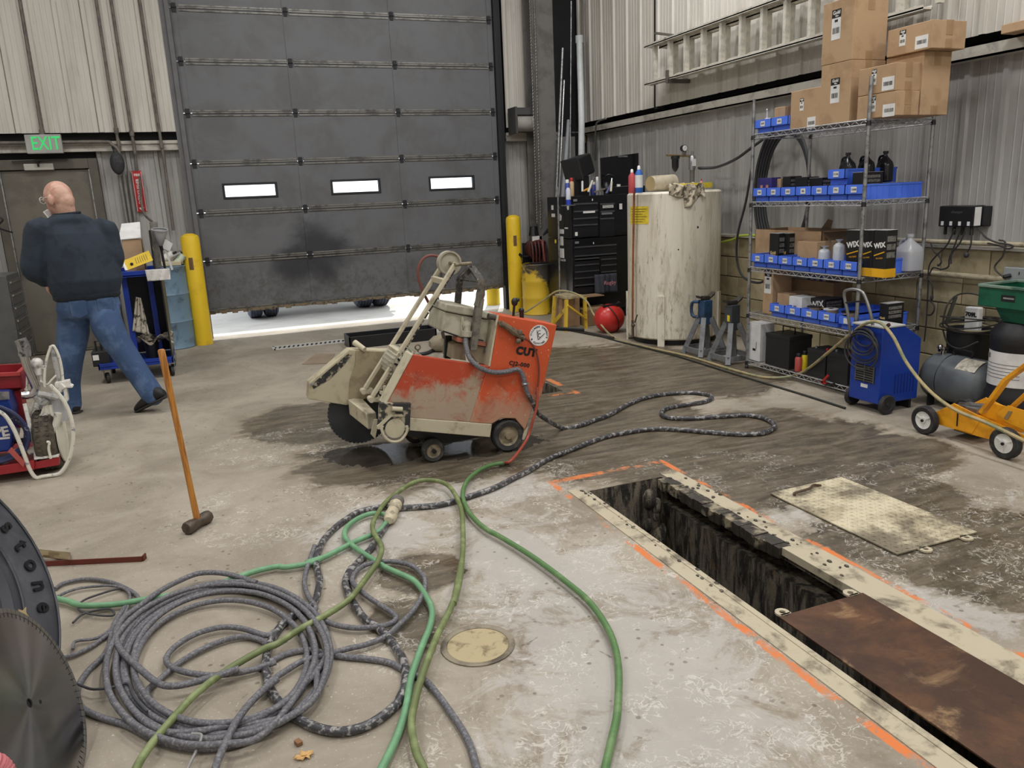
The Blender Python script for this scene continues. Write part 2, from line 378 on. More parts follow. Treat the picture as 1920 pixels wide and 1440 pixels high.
# rusty cover plate with lifting ears
def rust():
    k = NT('rusty_plate'); n1 = k.noise(2.2, 7, .7, .4); n2 = k.noise(14, 5, .7)
    c = k.mix(k.step(n1, .42, .62), C(66, 44, 32), C(98, 66, 42)); c = k.mix(k.mul(k.step(k.noise(3.1, 6, .7, .5, k.mapv(loc=(3, 1, 0))), .56, .72), .8), c, C(168, 136, 98))
    c = k.mix(k.step(n2, .62, .8), c, C(40, 30, 26)); k.bump(n2, .15); return k.out(c, .5, .15)
def cover(name, label, x0, x1, y0, y1, m, ears, rz=0., z=.008, far=True):
    cx, cy = (x0+x1)/2, (y0+y1)/2; t = thing(name, label, 'cover plate', (cx, cy, 0), rz)
    w, h = (x1-x0)/2, (y1-y0)/2
    obj('plate', MB().box(-w, w, -h, h, z, z+.008), m, t, .002, True)
    ye = h if far else -h; sg = 1 if far else -1
    for ex in ears:
        mb = MB(); N = 14
        ring = []
        for i in range(N+1):
            a = pi*i/N; ring.append((ex+cos(a)*.026, ye+sg*(.018+sin(a)*.026)))
        ring = [(ex+.026, ye)]+ring+[(ex-.026, ye)]
        hole = [(ex+cos(2*pi*i/12)*.012, ye+sg*(.02+sin(2*pi*i/12)*.012)) for i in range(12)]
        for i in range(12):
            p0, p1 = hole[i], hole[(i+1) % 12]
            def o(p): d = V((p[0]-ex, p[1]-ye-sg*.02)); d = d.normalized()*.028; return (ex+d.x, ye+sg*.02+d.y)
            q0, q1 = o(p0), o(p1)
            mb.add([(*p0, z), (*p1, z), (*q1, z), (*q0, z), (*p0, z+.008), (*p1, z+.008), (*q1, z+.008), (*q0, z+.008)], [(0, 1, 2, 3), (7, 6, 5, 4), (0, 4, 5, 1), (2, 6, 7, 3)])
        mb.box(ex-.026, ex+.026, min(ye, ye+sg*.008), max(ye, ye+sg*.008), z, z+.008)
        obj('lifting_ear', mb, CREAM, t, 0, True, label='pale lifting ear with a hole')
    return t
cover('pit_cover', 'rusty brown steel cover plate lying over the near end of the pit', 1.83, 2.235, .75, 2.085, rust(), (-.17, .16))
def diamond():
    k = NT('worn_tread_plate'); n1 = k.noise(3.2, 6, .7, .5)
    c = k.mix(k.step(n1, .45, .6), C(206, 196, 168), C(176, 165, 138)); c = k.mix(k.mul(k.step(k.noise(2.4, 6, .7, .3, k.mapv(loc=(.3, .1, 0))), .44, .6), .8), c, C(88, 78, 64))
    return k.out(c, .55)
A, B_, C_, D_ = fl(1445, 930), fl(1580, 895), fl(1830, 1005), fl(1680, 1040)
ctr = (A+B_+C_+D_)/4; ax = ((B_-A)+(C_-D_)).normalized(); rz = math.atan2(ax.y, ax.x)
w = ((B_-A).length+(C_-D_).length)/2; h = ((A-D_).length+(B_-C_).length)/2
lid = cover('tread_plate', 'cream diamond tread plate lying loose on the floor right of the pit', ctr.x-w/2, ctr.x+w/2, ctr.y-h/2, ctr.y+h/2, diamond(), (-.1, .15), rz, .004, False)
mb = MB(); nx, ny = 16, 26
for i in range(nx):
    for j in range(ny):
        x = -w/2+(i+.5)*w/nx; y = -h/2+(j+.5)*h/ny; s = .009 if (i+j) % 2 else -.009
        mb.add([(x-.009, y-s, .012), (x+.003, y-.004*(1 if s < 0 else -1), .0125), (x+.009, y+s, .012), (x-.003, y+.004*(1 if s < 0 else -1), .0125), (x, y, .0155)], [(0, 1, 4), (1, 2, 4), (2, 3, 4), (3, 0, 4)])
tr = obj('tread_bars', mb, diamond(), lid, 0, True); tr['kind'] = 'stuff'
obj('handle', MB().tube([(-.16, h/2-.09, .014), (-.16, h/2-.09, .026), (-.06, h/2-.085, .03), (.0, h/2-.05, .026), (.05, h/2-.05, .014)], .007, 6), mat('rusty_iron', C(84, 66, 50), .6), lid, 0, True)
# round floor drain full of silt
q = fl(896, 1210)
dr = thing('floor_drain', 'round floor drain filled with pale silt in front of the green hoses', 'drain', (q.x, q.y, 0))
obj('rim', MB().lathe([(.135, .0005), (.135, .005), (.118, .007), (.112, .003), (.112, .0005)], q, seg=36), mat('drain_rim', C(140, 130, 112), .5, c2=C(84, 76, 62)), dr)
obj('silt', MB().lathe([(.112, .001), (.1, .0015), (.06, .004), (.0, .005)], q, seg=30, cap=False), mat('pale_silt', C(176, 162, 128), .9, c2=C(110, 98, 76), sc=14, lo=.5, hi=.7, bump=.5), dr)
# ---------------------------------------------------------------- walls
def panel_mat(name, c, c2, drip):
    k = NT(name); n = k.noise(2.5, 5, .6, .4, k.mapv((2, 2, .35))); c_ = k.mix(k.step(n, .42, .75), c, c2)
    c_ = k.mix(k.mul(k.step(k.noise(5, 6, .7, .2, k.mapv((4, 4, .3), loc=(2, 2, 1))), .56, .74), drip), c_, C(120, 112, 98))
    return k.out(c_, .5)
LINER = panel_mat('cream_liner_panel', C(204, 200, 192), C(186, 181, 171), .35)
LOWP = panel_mat('lower_wall_panel', C(166, 165, 162), C(146, 144, 140), .4)
def corr(wd, h, per=.30, d=.022, soft=False):
    """one ribbed wall sheet in local x (width) / z, bulging towards -y"""
    pr = []; n = max(1, round(wd/per)); p = wd/n
    for i in range(n):
        x = i*p
        pr += [(x, 0), (x+.012, -d), (x+.05, -d), (x+.062, 0)]
        for q in (.42, .62, .82): pr += [(x+p*q-.008, 0), (x+p*q, -.004), (x+p*q+.008, 0)]
    pr.append((wd, 0)); mb = MB()
    vs = [(x, y, z) for z in (0, h) for x, y in pr]; m = len(pr)
    return mb.add(vs, [(i, i+1, m+i+1, m+i) for i in range(m-1)])
def panels(par, origin, rz, total, h, m, wsheet=.9):
    n = max(1, round(total/wsheet)); w_ = total/n; first = None
    for i in range(n):
        loc = V(origin)+Matrix.Rotation(rz, 3, 'Z') @ V((i*w_+.002, 0, 0))
        if first is None: first = obj('panel', corr(w_-.004, h), m, par, 0, True); first.location = loc-world_off(par); first.rotation_euler = (0, 0, rz)
        else: share(first, par, None, loc-world_off(par))
GIRT = mat('girt_grey', C(186, 182, 172), .5, c2=C(150, 146, 138)); SLOT = mat('dark_gap', C(40, 40, 42), .8)
TOP = 5.9
wb = struct('wall_back', MB().box(-4.5, -.02, YW+.14, YW+.2, 0, TOP).box(4.05, XW+.3, YW+.14, YW+.2, 0, TOP).box(-.02, 4.05, YW+.14, YW+.2, 4.45, TOP), SLOT)
panels(wb, (-4.2, YW, 2.48), 0, 4.2-.06, TOP-2.48, LINER)
panels(wb, (-.97, YW+.1, 0), 0, .91, 2.3, LOWP)
panels(wb, (-4.2, YW+.12, 0), 0, 2.14, 2.3, LOWP)
panels(wb, (4.1, YW, 2.48), 0, .62, TOP-2.48, LINER); panels(wb, (4.1, YW+.12, 0), 0, 1.1, 2.36, LOWP)
panels(wb, (-.02, YW+.1, 4.45), 0, 4.1, TOP-4.45, LINER)
gm = lambda mb, x0, x1, z: mb.box(x0, x1, YW+.02, YW+.1, z-.055, z+.055).box(x0, x1, YW+.0, YW+.02, z-.055, z-.02).box(x0, x1, YW, YW+.02, z+.02, z+.055)
obj('girt', gm(MB(), -4.2, -.06, 2.33), GIRT, wb); obj('girt', gm(MB(), 4.1, 4.9, 2.36), GIRT, wb)
wr = struct('wall_right', MB().box(XW+.16, XW+.22, -5, YW+.2, 0, TOP), SLOT)
RZ = -pi/2
for y0, y1 in ((8.42, YW), (-5, 8.36)): panels(wr, (XW, y1, 2.52), RZ, y1-y0, TOP-2.52, LINER)
panels(wr, (XW+.12, YW, 1.06), RZ, 15.3, 1.4, LOWP)
obj('post', MB().box(XW+.01, XW+.12, 8.35, 8.43, 2.5, TOP), SLOT, wr)
obj('girt', MB().box(XW, XW+.012, -5, YW, 2.37, 2.47).box(XW, XW+.13, -5, YW, 2.455, 2.47).box(XW, XW+.13, -5, YW, 2.37, 2.385), GIRT, wr)
# masonry base of the right wall, block by block
BLK = mat('cream_painted_block', C(182, 170, 138), .65, c2=C(158, 146, 116), sc=4, bump=.25, bsc=70)
bb = struct('baseboard_right', MB().box(XW+.07, XW+.14, -5, YW, 0, 1.05), mat('mortar', C(136, 126, 102), .9))
blk = None
for r in range(5):
    for i in range(21):
        y0 = 10.3-i*.407-(.2035 if r % 2 else 0)
        if y0 < 2.2: continue
        loc = V((XW+.055, y0-.2, .006+r*.21))
        if blk is None: blk = obj('block', MB().box(0, .09, 0, .397, 0, .2), BLK, bb, .005, True); blk.location = loc
        else: share(blk, bb, None, loc)
obj('sill', MB().box(XW+.02, XW+.14, -5, YW, 1.052, 1.075), GIRT, bb)
wl = struct('wall_left', MB().box(-4.6, -4.5, -5, YW, 0, TOP), LINER)
struct('wall_front', MB().box(-4.5, XW+.2, -5.1, -5, 0, TOP), LINER)
struct('ceiling', MB().box(-4.6, XW+.3, -5.1, YW+.2, TOP, TOP+.1), mat('white_ceiling', C(205, 203, 198), .8))
for i, (x, y) in enumerate(LAMPS):
    pass
# steel corner column
COLM = mat('column_grey_paint', C(112, 110, 108), .5, c2=C(92, 90, 88), sc=3)
p0, p1 = aty(1003, 200, 10.0).x, aty(1041, 200, 10.0).x
struct('trim_3', MB().box(p0, p1, 10.0, 10.02, 0, TOP).box((p0+p1)/2-.01, (p0+p1)/2+.01, 10.02, 10.32, 0, TOP).box(p0, p1, 10.30, 10.32, 0, TOP).box(p1-.006, p1, 10.02, 10.3, 0, TOP), COLM)
# ---------------------------------------------------------------- overhead door
def door_mat():
    k = NT('grimy_grey_door'); x, y, z = k.sep(); n = k.noise(2.2, 6, .65, .4)
    c = k.mix(k.step(n, .4, .7), C(104, 106, 110), C(92, 93, 95))
    sp = aty(600, 470, YD); m1 = blobmask(k, [(sp.x, sp.z, .55, .55), (aty(560, 500, YD).x, .85, .5, .3)], x, z)
    c = k.mix(k.mul(k.step(k.mth('ADD', m1, k.mth('MULTIPLY_ADD', n, 1, -.5)), .0, .7), .85), c, C(34, 36, 44))
    low = k.step(z, 1.0, .6); c = k.mix(k.mul(low, k.mul(k.step(k.noise(14, 6, .75), .45, .62), .5)), c, C(70, 66, 60))
    return k.out(c, .45)
DOORM = door_mat(); HW = mat('door_rail_metal', C(128, 127, 122), .4, .5, C(84, 83, 82), 9); DK = mat('door_seal_black', C(30, 31, 34), .6)
SEAM = [.335, .955, 1.535, 2.115, 2.69, 3.265, 3.84, 4.42]
s1, s2 = aty(549, 165, YD).x, aty(743, 165, YD).x; dx0, dx1 = .03, 3.97
door = struct('door_1', MB().box(dx0-.02, dx0, YD, YD+.045, SEAM[0], SEAM[-1]).box(dx1, dx1+.02, YD, YD+.045, SEAM[0], SEAM[-1]), DK)
wins = []
for (u0, v0), (u1, v1) in (((419, 345), (519, 369)), ((622, 338), (712, 361)), ((806, 332), (888, 355))):
    a, b = aty(u0, v0, YD), aty(u1, v1, YD); zc = (a.z+b.z)/2; wins.append((a.x, b.x, zc-.075, zc+.075))
for i in range(7):
    z0, z1 = SEAM[i]+.004, SEAM[i+1]-.004; mb = MB(); holes = wins if i == 2 else []
    xs = sorted([dx0, dx1]+[v for h in holes for v in h[:2]]); zs = sorted([z0, z1]+([holes[0][2], holes[0][3]] if holes else []))
    hh = [(h[0], h[1], zs[1], zs[2]) for h in holes]
    sheet(mb, xs, zs, hh, lambda a, b, c, d: mb.box(a, b, YD, YD+.045, c, d))
    sec = obj('section', mb, DOORM, door)
    for xx in (s1, s2, dx0+.04, dx1-.04): obj('stile', MB().box(xx-.035, xx+.035, YD-.008, YD, z0+.03, z1-.03), DOORM, sec)
    for a, b in ((dx0+.1, s1-.04), (s1+.04, s2-.04), (s2+.04, dx1-.09)):
        if i < 6: obj('rail', MB().box(a, b, YD-.012, YD, z1-.035, z1-.018), HW, sec, label='dusty metal hinge rail'); obj('rail', MB().box(a, b, YD-.014, YD, z1-.002, z1+.012), HW, sec, label='dusty metal hinge rail')
        obj('rail', MB().box(a, b, YD-.006, YD, z0+.012, z0+.03), HW, sec, label='dusty metal hinge rail')
    if i < 6:
        for xx in (dx0+.05, s1, s2, dx1-.05):
            obj('hinge', MB().box(xx-.022, xx+.022, YD-.02, YD, z1-.05, z1+.05).cyl((xx-.03, YD-.02, z1), (xx+.03, YD-.02, z1), .009, seg=8), DK, sec, label='dark hinge plate')
    if i == 2:
        for (a, b, c, d) in wins:
            zc = (zs[1]+zs[2])/2; c, d = zs[1], zs[2]
            obj('window_frame', MB().box(a-.02, b+.02, YD-.01, YD+.05, d-.008, d+.02).box(a-.02, b+.02, YD-.01, YD+.05, c-.02, c+.008).box(a-.02, a+.008, YD-.01, YD+.05, c, d).box(b-.008, b+.02, YD-.01, YD+.05, c, d), DK, sec, .006)
            g = NT('frosted_pane'); g.b.inputs['Transmission Weight'].default_value = 1.; g.b.inputs['IOR'].default_value = 1.05
            obj('pane', MB().box(a, b, YD+.018, YD+.022, c, d), MC.setdefault('pane', g.out((.97, .98, 1, 1), .05)), sec)
        MC['pane'] = MC['pane']
mb = MB(); N = 60
for i in range(N):
    xa = dx0+(dx1-dx0)*i/N; xb = dx0+(dx1-dx0)*(i+1)/N; j = random.uniform(-.012, .012)
    mb.box(xa, xb, YD-.004, YD+.04, SEAM[0]-.035+j, SEAM[0]+.004)
obj('bottom_seal', mb, mat('tattered_seal', C(120, 106, 84), .8, c2=C(60, 54, 46), sc=20), door, label='tattered tan rubber bottom seal')
struct('trim_4', MB().box(-.075, .0, YD-.03, YD+.1, 0, 4.5).box(-.02, .03, YD-.06, YD-.03, 0, 4.5), mat('jamb_grey', C(104, 104, 106), .45))
struct('trim_5', MB().box(3.99, 4.07, YD-.03, YD+.1, 0, 4.5).box(3.97, 4.02, YD-.06, YD-.03, 0, 4.5), DK)
# ---------------------------------------------------------------- personnel door
TAUPE = mat('taupe_door_paint', C(110, 105, 95), .5, c2=C(96, 91, 82), sc=3)
TAUPD = mat('taupe_frame_paint', C(92, 87, 78), .5)
d0, d1 = -1.93, -1.06
dr = struct('door_2', MB().box(d0, d1, YW+.02, YW+.065, .01, 2.08), TAUPE)
obj('frame', MB().box(d0-.1, d0-.008, YW-.02, YW+.1, 0, 2.2).box(d1+.008, d1+.1, YW-.02, YW+.1, 0, 2.2).box(d0-.008, d1+.008, YW-.02, YW+.1, 2.09, 2.2), TAUPD, dr, .004)
obj('edge_strip', MB().box(d0-.012, d0+.0, YW-.025, YW+.03, .01, 2.08).box(d1, d1+.012, YW-.025, YW+.03, .01, 2.08), STEEL, dr, label='bare metal weather strip')
obj('kick_plate', MB().box(d0+.02, d1-.02, YW+.012, YW+.02, .04, .34), TAUPE, dr)
q = aty(73, 313, YW-.03); obj('closer', MB().box(q.x-.145, q.x+.145, YW-.05, YW+.02, q.z-.035, q.z+.035), mat('closer_cover', C(196, 194, 186), .4), dr, .006, label='pale door closer cover')
obj('closer_arm', MB().bar((q.x-.25, YW-.05, q.z+.06), (q.x+.3, YW-.05, q.z+.075), .02, .012).cyl((q.x, YW-.05, q.z), (q.x, YW-.05, q.z+.07), .012), BLACK, dr)
obj('push_bar', MB().box(d0+.08, d1-.1, YW-.05, YW-.02, .98, 1.03).box(d0+.05, d0+.13, YW-.05, YW+.02, .96, 1.05), STEEL, dr)
# ================================================================ walk-behind concrete saw
def S4(x, y): return (540+x/3.1304, 440+y/3.1304)
def S3(x, y): return (560+x/6., 620+y/6.)
def S6(x, y): return (820+x/8., 560+y/8.)
def S5(x, y): return (780+x/5.539, 460+y/5.539)
def at(crop, Y, pts): return [aty(*crop(*p), Y) for p in pts]
def mpp(P): return (V(P)-CP).dot(FW)/F        # metres per pixel at P
def dusty(name, paint, dust, zl, zh, amt=.9, spk=True):
    k = NT(name); x, y, z = k.sep(); n = k.noise(9, 8, .72, .8); g = k.step(z, zh, zl)
    m = k.step(k.mth('ADD', k.mth('MULTIPLY_ADD', g, 1.25, -.42), k.mth('MULTIPLY_ADD', n, 2.2, -.85)), .12, .7)
    c = k.mix(k.mul(m, amt), paint, dust)
    c = k.mix(k.mul(k.step(k.noise(5, 6, .7, 1., k.mapv(loc=(4, 2, 1))), .56, .68), .5), c, tuple(v*.6 for v in paint[:3])+(1,))
    if spk: c = k.mix(k.step(k.noise(60, 3, .6), .68, .73), c, C(222, 212, 194))
    c = k.mix(k.mul(k.step(k.noise(38, 4, .75, .4), .69, .73), .8), c, C(60, 54, 48)); k.bump(n, .12)
    return k.out(c, .55)
ORG = dusty('splattered_orange_paint', C(176, 66, 38), C(166, 152, 132), .22, .72, .94)
ORG2 = dusty('orange_console_paint', C(196, 82, 44), C(172, 140, 116), .02, .66, .85)
CRM = mat('dusty_cream_enamel', C(190, 182, 158), .6, c2=C(150, 140, 116), sc=9, lo=.52, hi=.7, bump=.1)
CRMB = mat('scuffed_black_cream', C(44, 44, 46), .5, c2=C(170, 160, 138), sc=16, lo=.5, hi=.6)
BOXG = mat('dusty_grey_enclosure', C(176, 172, 154), .6, c2=C(150, 144, 126), sc=6)
CABLE = mat('scuffed_grey_cable', C(88, 88, 94), .6, c2=C(142, 140, 142), sc=110, lo=.4, hi=.75, bump=.15, st=(1, 1, 1))
WETC = mat('wet_grey_cable', C(60, 60, 64), .35, c2=C(150, 148, 146), sc=42, lo=.5, hi=.6)
REDH = mat('faded_red_hose', C(176, 84, 68), .5)
Y0, Y1 = 4.40, 4.94
sx, = at(S4, Y0, [(900, 1100)])
saw = thing('concrete_saw', 'orange and cream walk-behind concrete saw standing on the wet floor', 'saw', (sx.x, 4.65, 0))
EXT = V((0, Y1-Y0, 0))
obj('hood', MB().prism(at(S4, Y0, [(735, 704), (1187, 772), (1150, 845), (1068, 1102), (715, 1075), (576, 1000)]), (0, .03, 0)), ORG, saw, .006)
obj('console', MB().prism(at(S4, Y0-.004, [(1187, 772), (1150, 845), (1068, 1102), (1198, 1112), (1252, 1078), (1335, 1080), (1392, 1150), (1440, 1010), (1490, 938), (1580, 530), (1237, 470), (1205, 690)]), (0, .19, 0)), ORG2, saw, .006)
a = at(S4, Y0-.002, [(1237, 474), (1187, 772)]); 
YC = Y0+.19
fx = V((-.012, 0, 0)); obj('console_front', MB().prism([a[0]+fx, a[1]+fx, V((a[1].x, YC, a[1].z))+fx, V((a[0].x, YC, a[0].z))+fx], (.012, 0, 0)), CRM, saw, label='cream dust covered front of the console')
a = at(S4, Y0-.003, [(735, 704), (576, 1000)]); obj('hood_front', MB().prism([a[0]+fx, a[1]+fx, V((a[1].x, Y0+.14, a[1].z))+fx, V((a[0].x, Y0+.14, a[0].z))+fx], (.013, 0, .002)), CRM, saw, .003, label='cream front edge of the hood')
obj('base_rail', MB().prism(at(S4, Y0-.008, [(715, 1076), (1198, 1113), (1187, 1190), (715, 1150)]), EXT+V((0, .01, 0))), CRM, saw, .004, label='cream base rail')
obj('rear_foot', MB().prism(at(S4, Y0-.004, [(1392, 1150), (1410, 1125), (1400, 1175), (1385, 1205), (1368, 1200)]), (0, .1, 0)), CRM, saw)
obj('belly', MB().prism(at(S4, Y0+.1, [(620, 1100), (1150, 1150), (1140, 1185), (930, 1225), (700, 1180)]), (0, .34, 0)), BLACK, saw, label='black underside')
def wheel(name, c, r, wd, hub, hm, par, tire=DARK, ax=(0, 1, 0)):
    c = V(c); ax = V(ax)
    w = obj(name, MB().lathe([(r*.62, -wd*.42), (r*.9, -wd*.5), (r, -wd*.32), (r, wd*.32), (r*.9, wd*.5), (r*.62, wd*.42)], c, ax, 28, False), tire, par)
    obj('hub', MB().lathe([(.001, -wd*.5), (r*.2, -wd*.5), (r*.22, -wd*.32), (r*.5, -wd*.26), (r*.64, -wd*.42), (r*.66, 0), (r*.64, wd*.42), (r*.2, wd*.5)], c, ax, 24), hm, w)
    return w
HUB = mat('dusty_hub', C(140, 128, 104), .6, c2=C(96, 88, 72), sc=20)
TIRE = mat('dusty_black_tire', C(46, 46, 46), .7, c2=C(88, 84, 78), sc=10)
for yy in (4.43, 4.86):
    c = at(S4, yy if yy < 4.5 else 4.43, [(1285, 1175)])[0]; r = 96/3.13*mpp(c)
    wheel('wheel', (c.x, yy, r+.002), r, .07, .5, HUB, saw, TIRE)
    c = at(S4, 4.45, [(853, 1275)])[0]; r = 68/3.13*mpp(c)
    wheel('wheel', (c.x, yy+.03, r+.002), r, .05, .5, HUB, saw, TIRE)
cw = at(S4, 4.45, [(853, 1275)])[0]
obj('front_axle', MB().cyl((cw.x, 4.42, .075), (cw.x, 4.92, .075), .014).bar((cw.x, 4.55, .08), (cw.x-.06, 4.55, .28), .04, .03).bar((cw.x, 4.78, .08), (cw.x-.06, 4.78, .28), .04, .03), BLACK, saw)
# blade, guard, arm
bc = aty(674, 774, 5.03); R = bc.z-.012
mb = MB().lathe([(.001, -.0015), (R-.006, -.0015), (R-.006, .0015), (.001, .0015)], bc, (0, 1, 0), 60)
for i in range(48):
    a = 2*pi*i/48; d = V((cos(a), 0, sin(a))); t = V((-sin(a), 0, cos(a)))
    mb.bar(bc+d*(R-.012)-t*.001, bc+d*R, .004, R*.10, t)
obj('blade', mb, mat('dark_blade_steel', C(70, 72, 76), .42, .5), saw, label='dark grey segmented cutting blade')
GY = 4.985
gp = at(S4, GY, [(125, 872), (362, 676), (640, 682), (640, 905), (345, 1002), (118, 965)])
GUARD = mat('guard_cream_scraped', C(182, 174, 148), .6, c2=C(156, 146, 120), sc=7, bump=.15)
g = obj('blade_guard', MB().prism(gp, (0, .11, 0)), GUARD, saw, .004)
i_ = at(S4, GY-.003, [(140, 880), (150, 905), (245, 850), (330, 765), (375, 705), (352, 700), (250, 785)])
obj('scrape_mark', MB().prism(i_, (0, .002, 0)), mat('black_scrape', C(42, 42, 44), .5, c2=C(160, 150, 128), sc=30, lo=.5, hi=.6), g, label='black worn patch along the guard edge')
obj('guard_cover', MB().prism(at(S4, GY-.012, [(400, 680), (640, 690), (640, 905), (355, 995), (365, 850), (395, 770)]), (0, .012, 0)), mat('guard_caked', C(150, 138, 112), .75, c2=C(130, 118, 94), sc=12, bump=.3), g, .003)
cyl_ = at(S4, GY, [(400, 640), (445, 670)]); obj('water_fitting', MB().cyl(cyl_[0]+V((0, .05, 0)), cyl_[1]+V((0, -.03, 0)), .02, .016), CRM, g)
obj('bolt', MB().cyl(at(S4, GY-.008, [(143, 878)])[0], at(S4, GY+.01, [(143, 878)])[0], .01), STEEL, g)
tp = [aty(*S3(552, 772), 4.95), aty(*S3(765, 935), 4.66), aty(*S3(870, 920), 4.74), aty(*S3(700, 742), 5.02)]
obj('arm_box', MB().prism(tp, (0, -.01, -.10)), CRM, saw, .006)
obj('flap', MB().prism(at(S3, 4.55, [(850, 1000), (890, 1000), (880, 1120), (860, 1218), (812, 1165)]), (0, .012, 0)), CRM, saw)
# lifting plate and D handle on the near side
pl = obj('side_plate', MB().prism(at(S3, 4.365, [(912, 815), (1265, 818), (1250, 1132), (890, 1108)]), (0, .03, 0)), CRMB, saw, .003, label='black scuffed square side plate')
obj('bracket', MB().prism(at(S3, 4.352, [(885, 1075), (1030, 942), (1165, 942), (1180, 965), (1045, 968), (930, 1080), (925, 1112), (888, 1108)]), (0, .014, 0)), CRM, pl)
cc, rr = at(S3, 4.36, [(1085, 1100)])[0], 112/6*mpp(at(S3, 4.36, [(1085, 1100)])[0])
obj('pivot_disc', MB().cyl(cc, cc+V((0, .03, 0)), rr, seg=28), CRM, pl)
obj('ring_handle', MB().tube(at(S3, 4.335, [(945, 1070), (935, 1110), (960, 1180), (1015, 1235), (1085, 1250), (1150, 1230), (1200, 1170), (1222, 1110), (1215, 1070)]), .0085, 8), CRM, pl)
obj('latch', MB().cyl(*at(S3, 4.35, [(1050, 878), (1165, 884)]), .014), CRM, pl)
obj('tie_bolt', MB().cyl(*at(S3, 4.6, [(968, 620), (962, 780)]), .010).prism(at(S3, 4.6, [(930, 690), (1010, 700), (1005, 735), (925, 720)]), (0, .05, 0)), CRM, saw)
# folded guide frame with pulley
def rail(Y): return at(S4, 4.66, [(485, 965), (985, 165)])
n0, n1 = rail(4.66); off = V((0, .235, 0))
gf = obj('guide_frame', MB().bar(n0, n1, .022, .036, (0, 1, 0)).bar(n0+off, n1+off, .022, .036, (0, 1, 0)), CRM, saw, .003, label='pair of cream folded guide bars')
for t in (.86, .335):
    p = n0.lerp(n1, t); obj('cross_bar', MB().bar(p, p+off, .03, .035), CRM, gf, .002)
ap = MB()
for i in range(18):
    p = n0.lerp(n1, .03+.93*i/18); ap.bar(p+V((.012, -.0125, -.006)), n0.lerp(n1, .03+.93*(i+.9)/18)+V((.012, -.0125, -.006)), .004, .016)
obj('worn_edge', ap, CRMB, gf, label='black scuffed face of the near guide bar')
for q in (n0, n0+off): obj('pivot', MB().cyl(q+V((.0, -.03, 0)), q+V((0, .03, 0)), .018).cyl(q+V((.05, -.03, .0)), q+V((.05, .03, 0)), .015).bar(q, q+V((.06, 0, -.01)), .03, .03), CRM, saw)
pc = at(S4, 4.78, [(945, 165)])[0]; r = 70/3.13*mpp(pc)
pu = obj('pulley', MB().lathe([(.015, -.02), (r*.8, -.012), (r*.86, -.026), (r, -.026), (r*.9, 0), (r, .026), (r*.86, .026), (r*.8, .012), (.015, .02)], pc, (0, 1, 0), 32), mat('pulley_grey_cream', C(168, 162, 144), .6), saw)
obj('axle', MB().cyl(n1+V((-.015, -.03, -.01)), n1+V((.1, .0, -.01)), .011).cyl(pc+V((0, -.14, 0)), pc+V((0, .14, 0)), .01), HUB, pu)
obj('water_hose', MB().tube(at(S4, 4.93, [(885, 128), (835, 122), (790, 145), (765, 200), (768, 265), (800, 350), (850, 445), (905, 550)]), .009), mat('brown_red_hose', C(120, 70, 60), .6), saw, label='brownish red water hose')
obj('water_hose', MB().tube(at(S4, 4.9, [(905, 220), (888, 300), (880, 370), (895, 425), (930, 455)]), .008), mat('grey_hose', C(120, 112, 106), .6), saw, label='grey water hose')
# motor
mc = at(S4, 4.66, [(700, 785)])[0]; mr = .112
mo = obj('motor', MB().lathe([(.03, 0), (mr*.8, .0), (mr, .03), (mr, .26), (mr*.8, .3), (.03, .3)], mc+V((.0, -.03, -.0)), (0, 1, 0), 28), BOXG, saw)
mb = MB()
for i in range(14):
    a = pi*(.15+.9*i/13); d = V((cos(a), 0, sin(a))); mb.bar(mc+d*(mr+.001)+V((0, -.035, 0)), mc+d*(mr+.001)+V((0, .2, 0)), .006, .016, d)
obj('cooling_fins', mb, BOXG, mo)
mb = MB()
for i in range(7):
    a = pi*(.12+.12*i); d = V((cos(a), 0, sin(a))); mb.bar(mc+d*.062+V((0, -.034, 0)), mc+d*.098+V((0, -.034, 0)), .012, .004, (0, 1, 0))
obj('vent_slots', mb, INK, mo)
e = at(S4, 4.7, [(762, 672)])[0]; obj('eye_bolt', MB().torus(e+V((0, 0, .012)), .016, .005, (0, 1, 0), 16, 6).cyl(e-V((0, 0, .05)), e, .006), HUB, mo)
# electrical enclosure on its bracket
EY = 4.50
en = obj('enclosure', MB().prism(at(S6, EY, [(108, 195), (792, 325), (727, 700), (57, 492)]), (0, .32, 0)), BOXG, saw, .01)
obj('lid', MB().prism(at(S6, EY-.015, [(140, 80), (470, 130), (800, 215), (795, 312), (560, 268), (370, 240), (104, 186)]), (0, .35, 0)), BOXG, en, .008)
obj('rib', MB().prism(at(S6, EY-.012, [(362, 270), (402, 278), (385, 585), (345, 575)]), (0, .014, 0)), BOXG, en)
obj('vent', MB().prism(at(S6, EY-.004, [(570, 598), (692, 622), (690, 636), (568, 614)]), (0, .006, 0)).prism(at(S6, EY-.004, [(90, 478), (310, 555), (305, 575), (85, 498)]), (0, .006, 0)), INK, en)
obj('bracket_strip', MB().prism(at(S6, EY-.02, [(305, 582), (732, 660), (722, 715), (298, 645)]), (0, .1, 0)), mat('dusty_salmon_bracket', C(172, 104, 84), .6), saw, label='dusty salmon painted bracket')
obj('support_plate', MB().prism(at(S6, EY+.01, [(480, 680), (730, 730), (700, 790), (770, 800), (770, 1000), (610, 960), (470, 780)]), (0, .2, 0)).prism(at(S6, EY+.04, [(240, 690), (300, 670), (400, 690), (430, 930), (215, 900)]), (0, .2, 0)), mat('dusty_support', C(158, 146, 122), .7), saw)
obj('clip', MB().prism(at(S6, EY-.02, [(730, 715), (780, 730), (750, 825), (712, 812)]), (0, .03, 0)), STEEL, saw)
obj('strut', MB().prism(at(S6, EY+.15, [(125, 560), (225, 560), (205, 905), (110, 895)]), (0, .03, 0)), BLACK, saw, label='black upright strut')
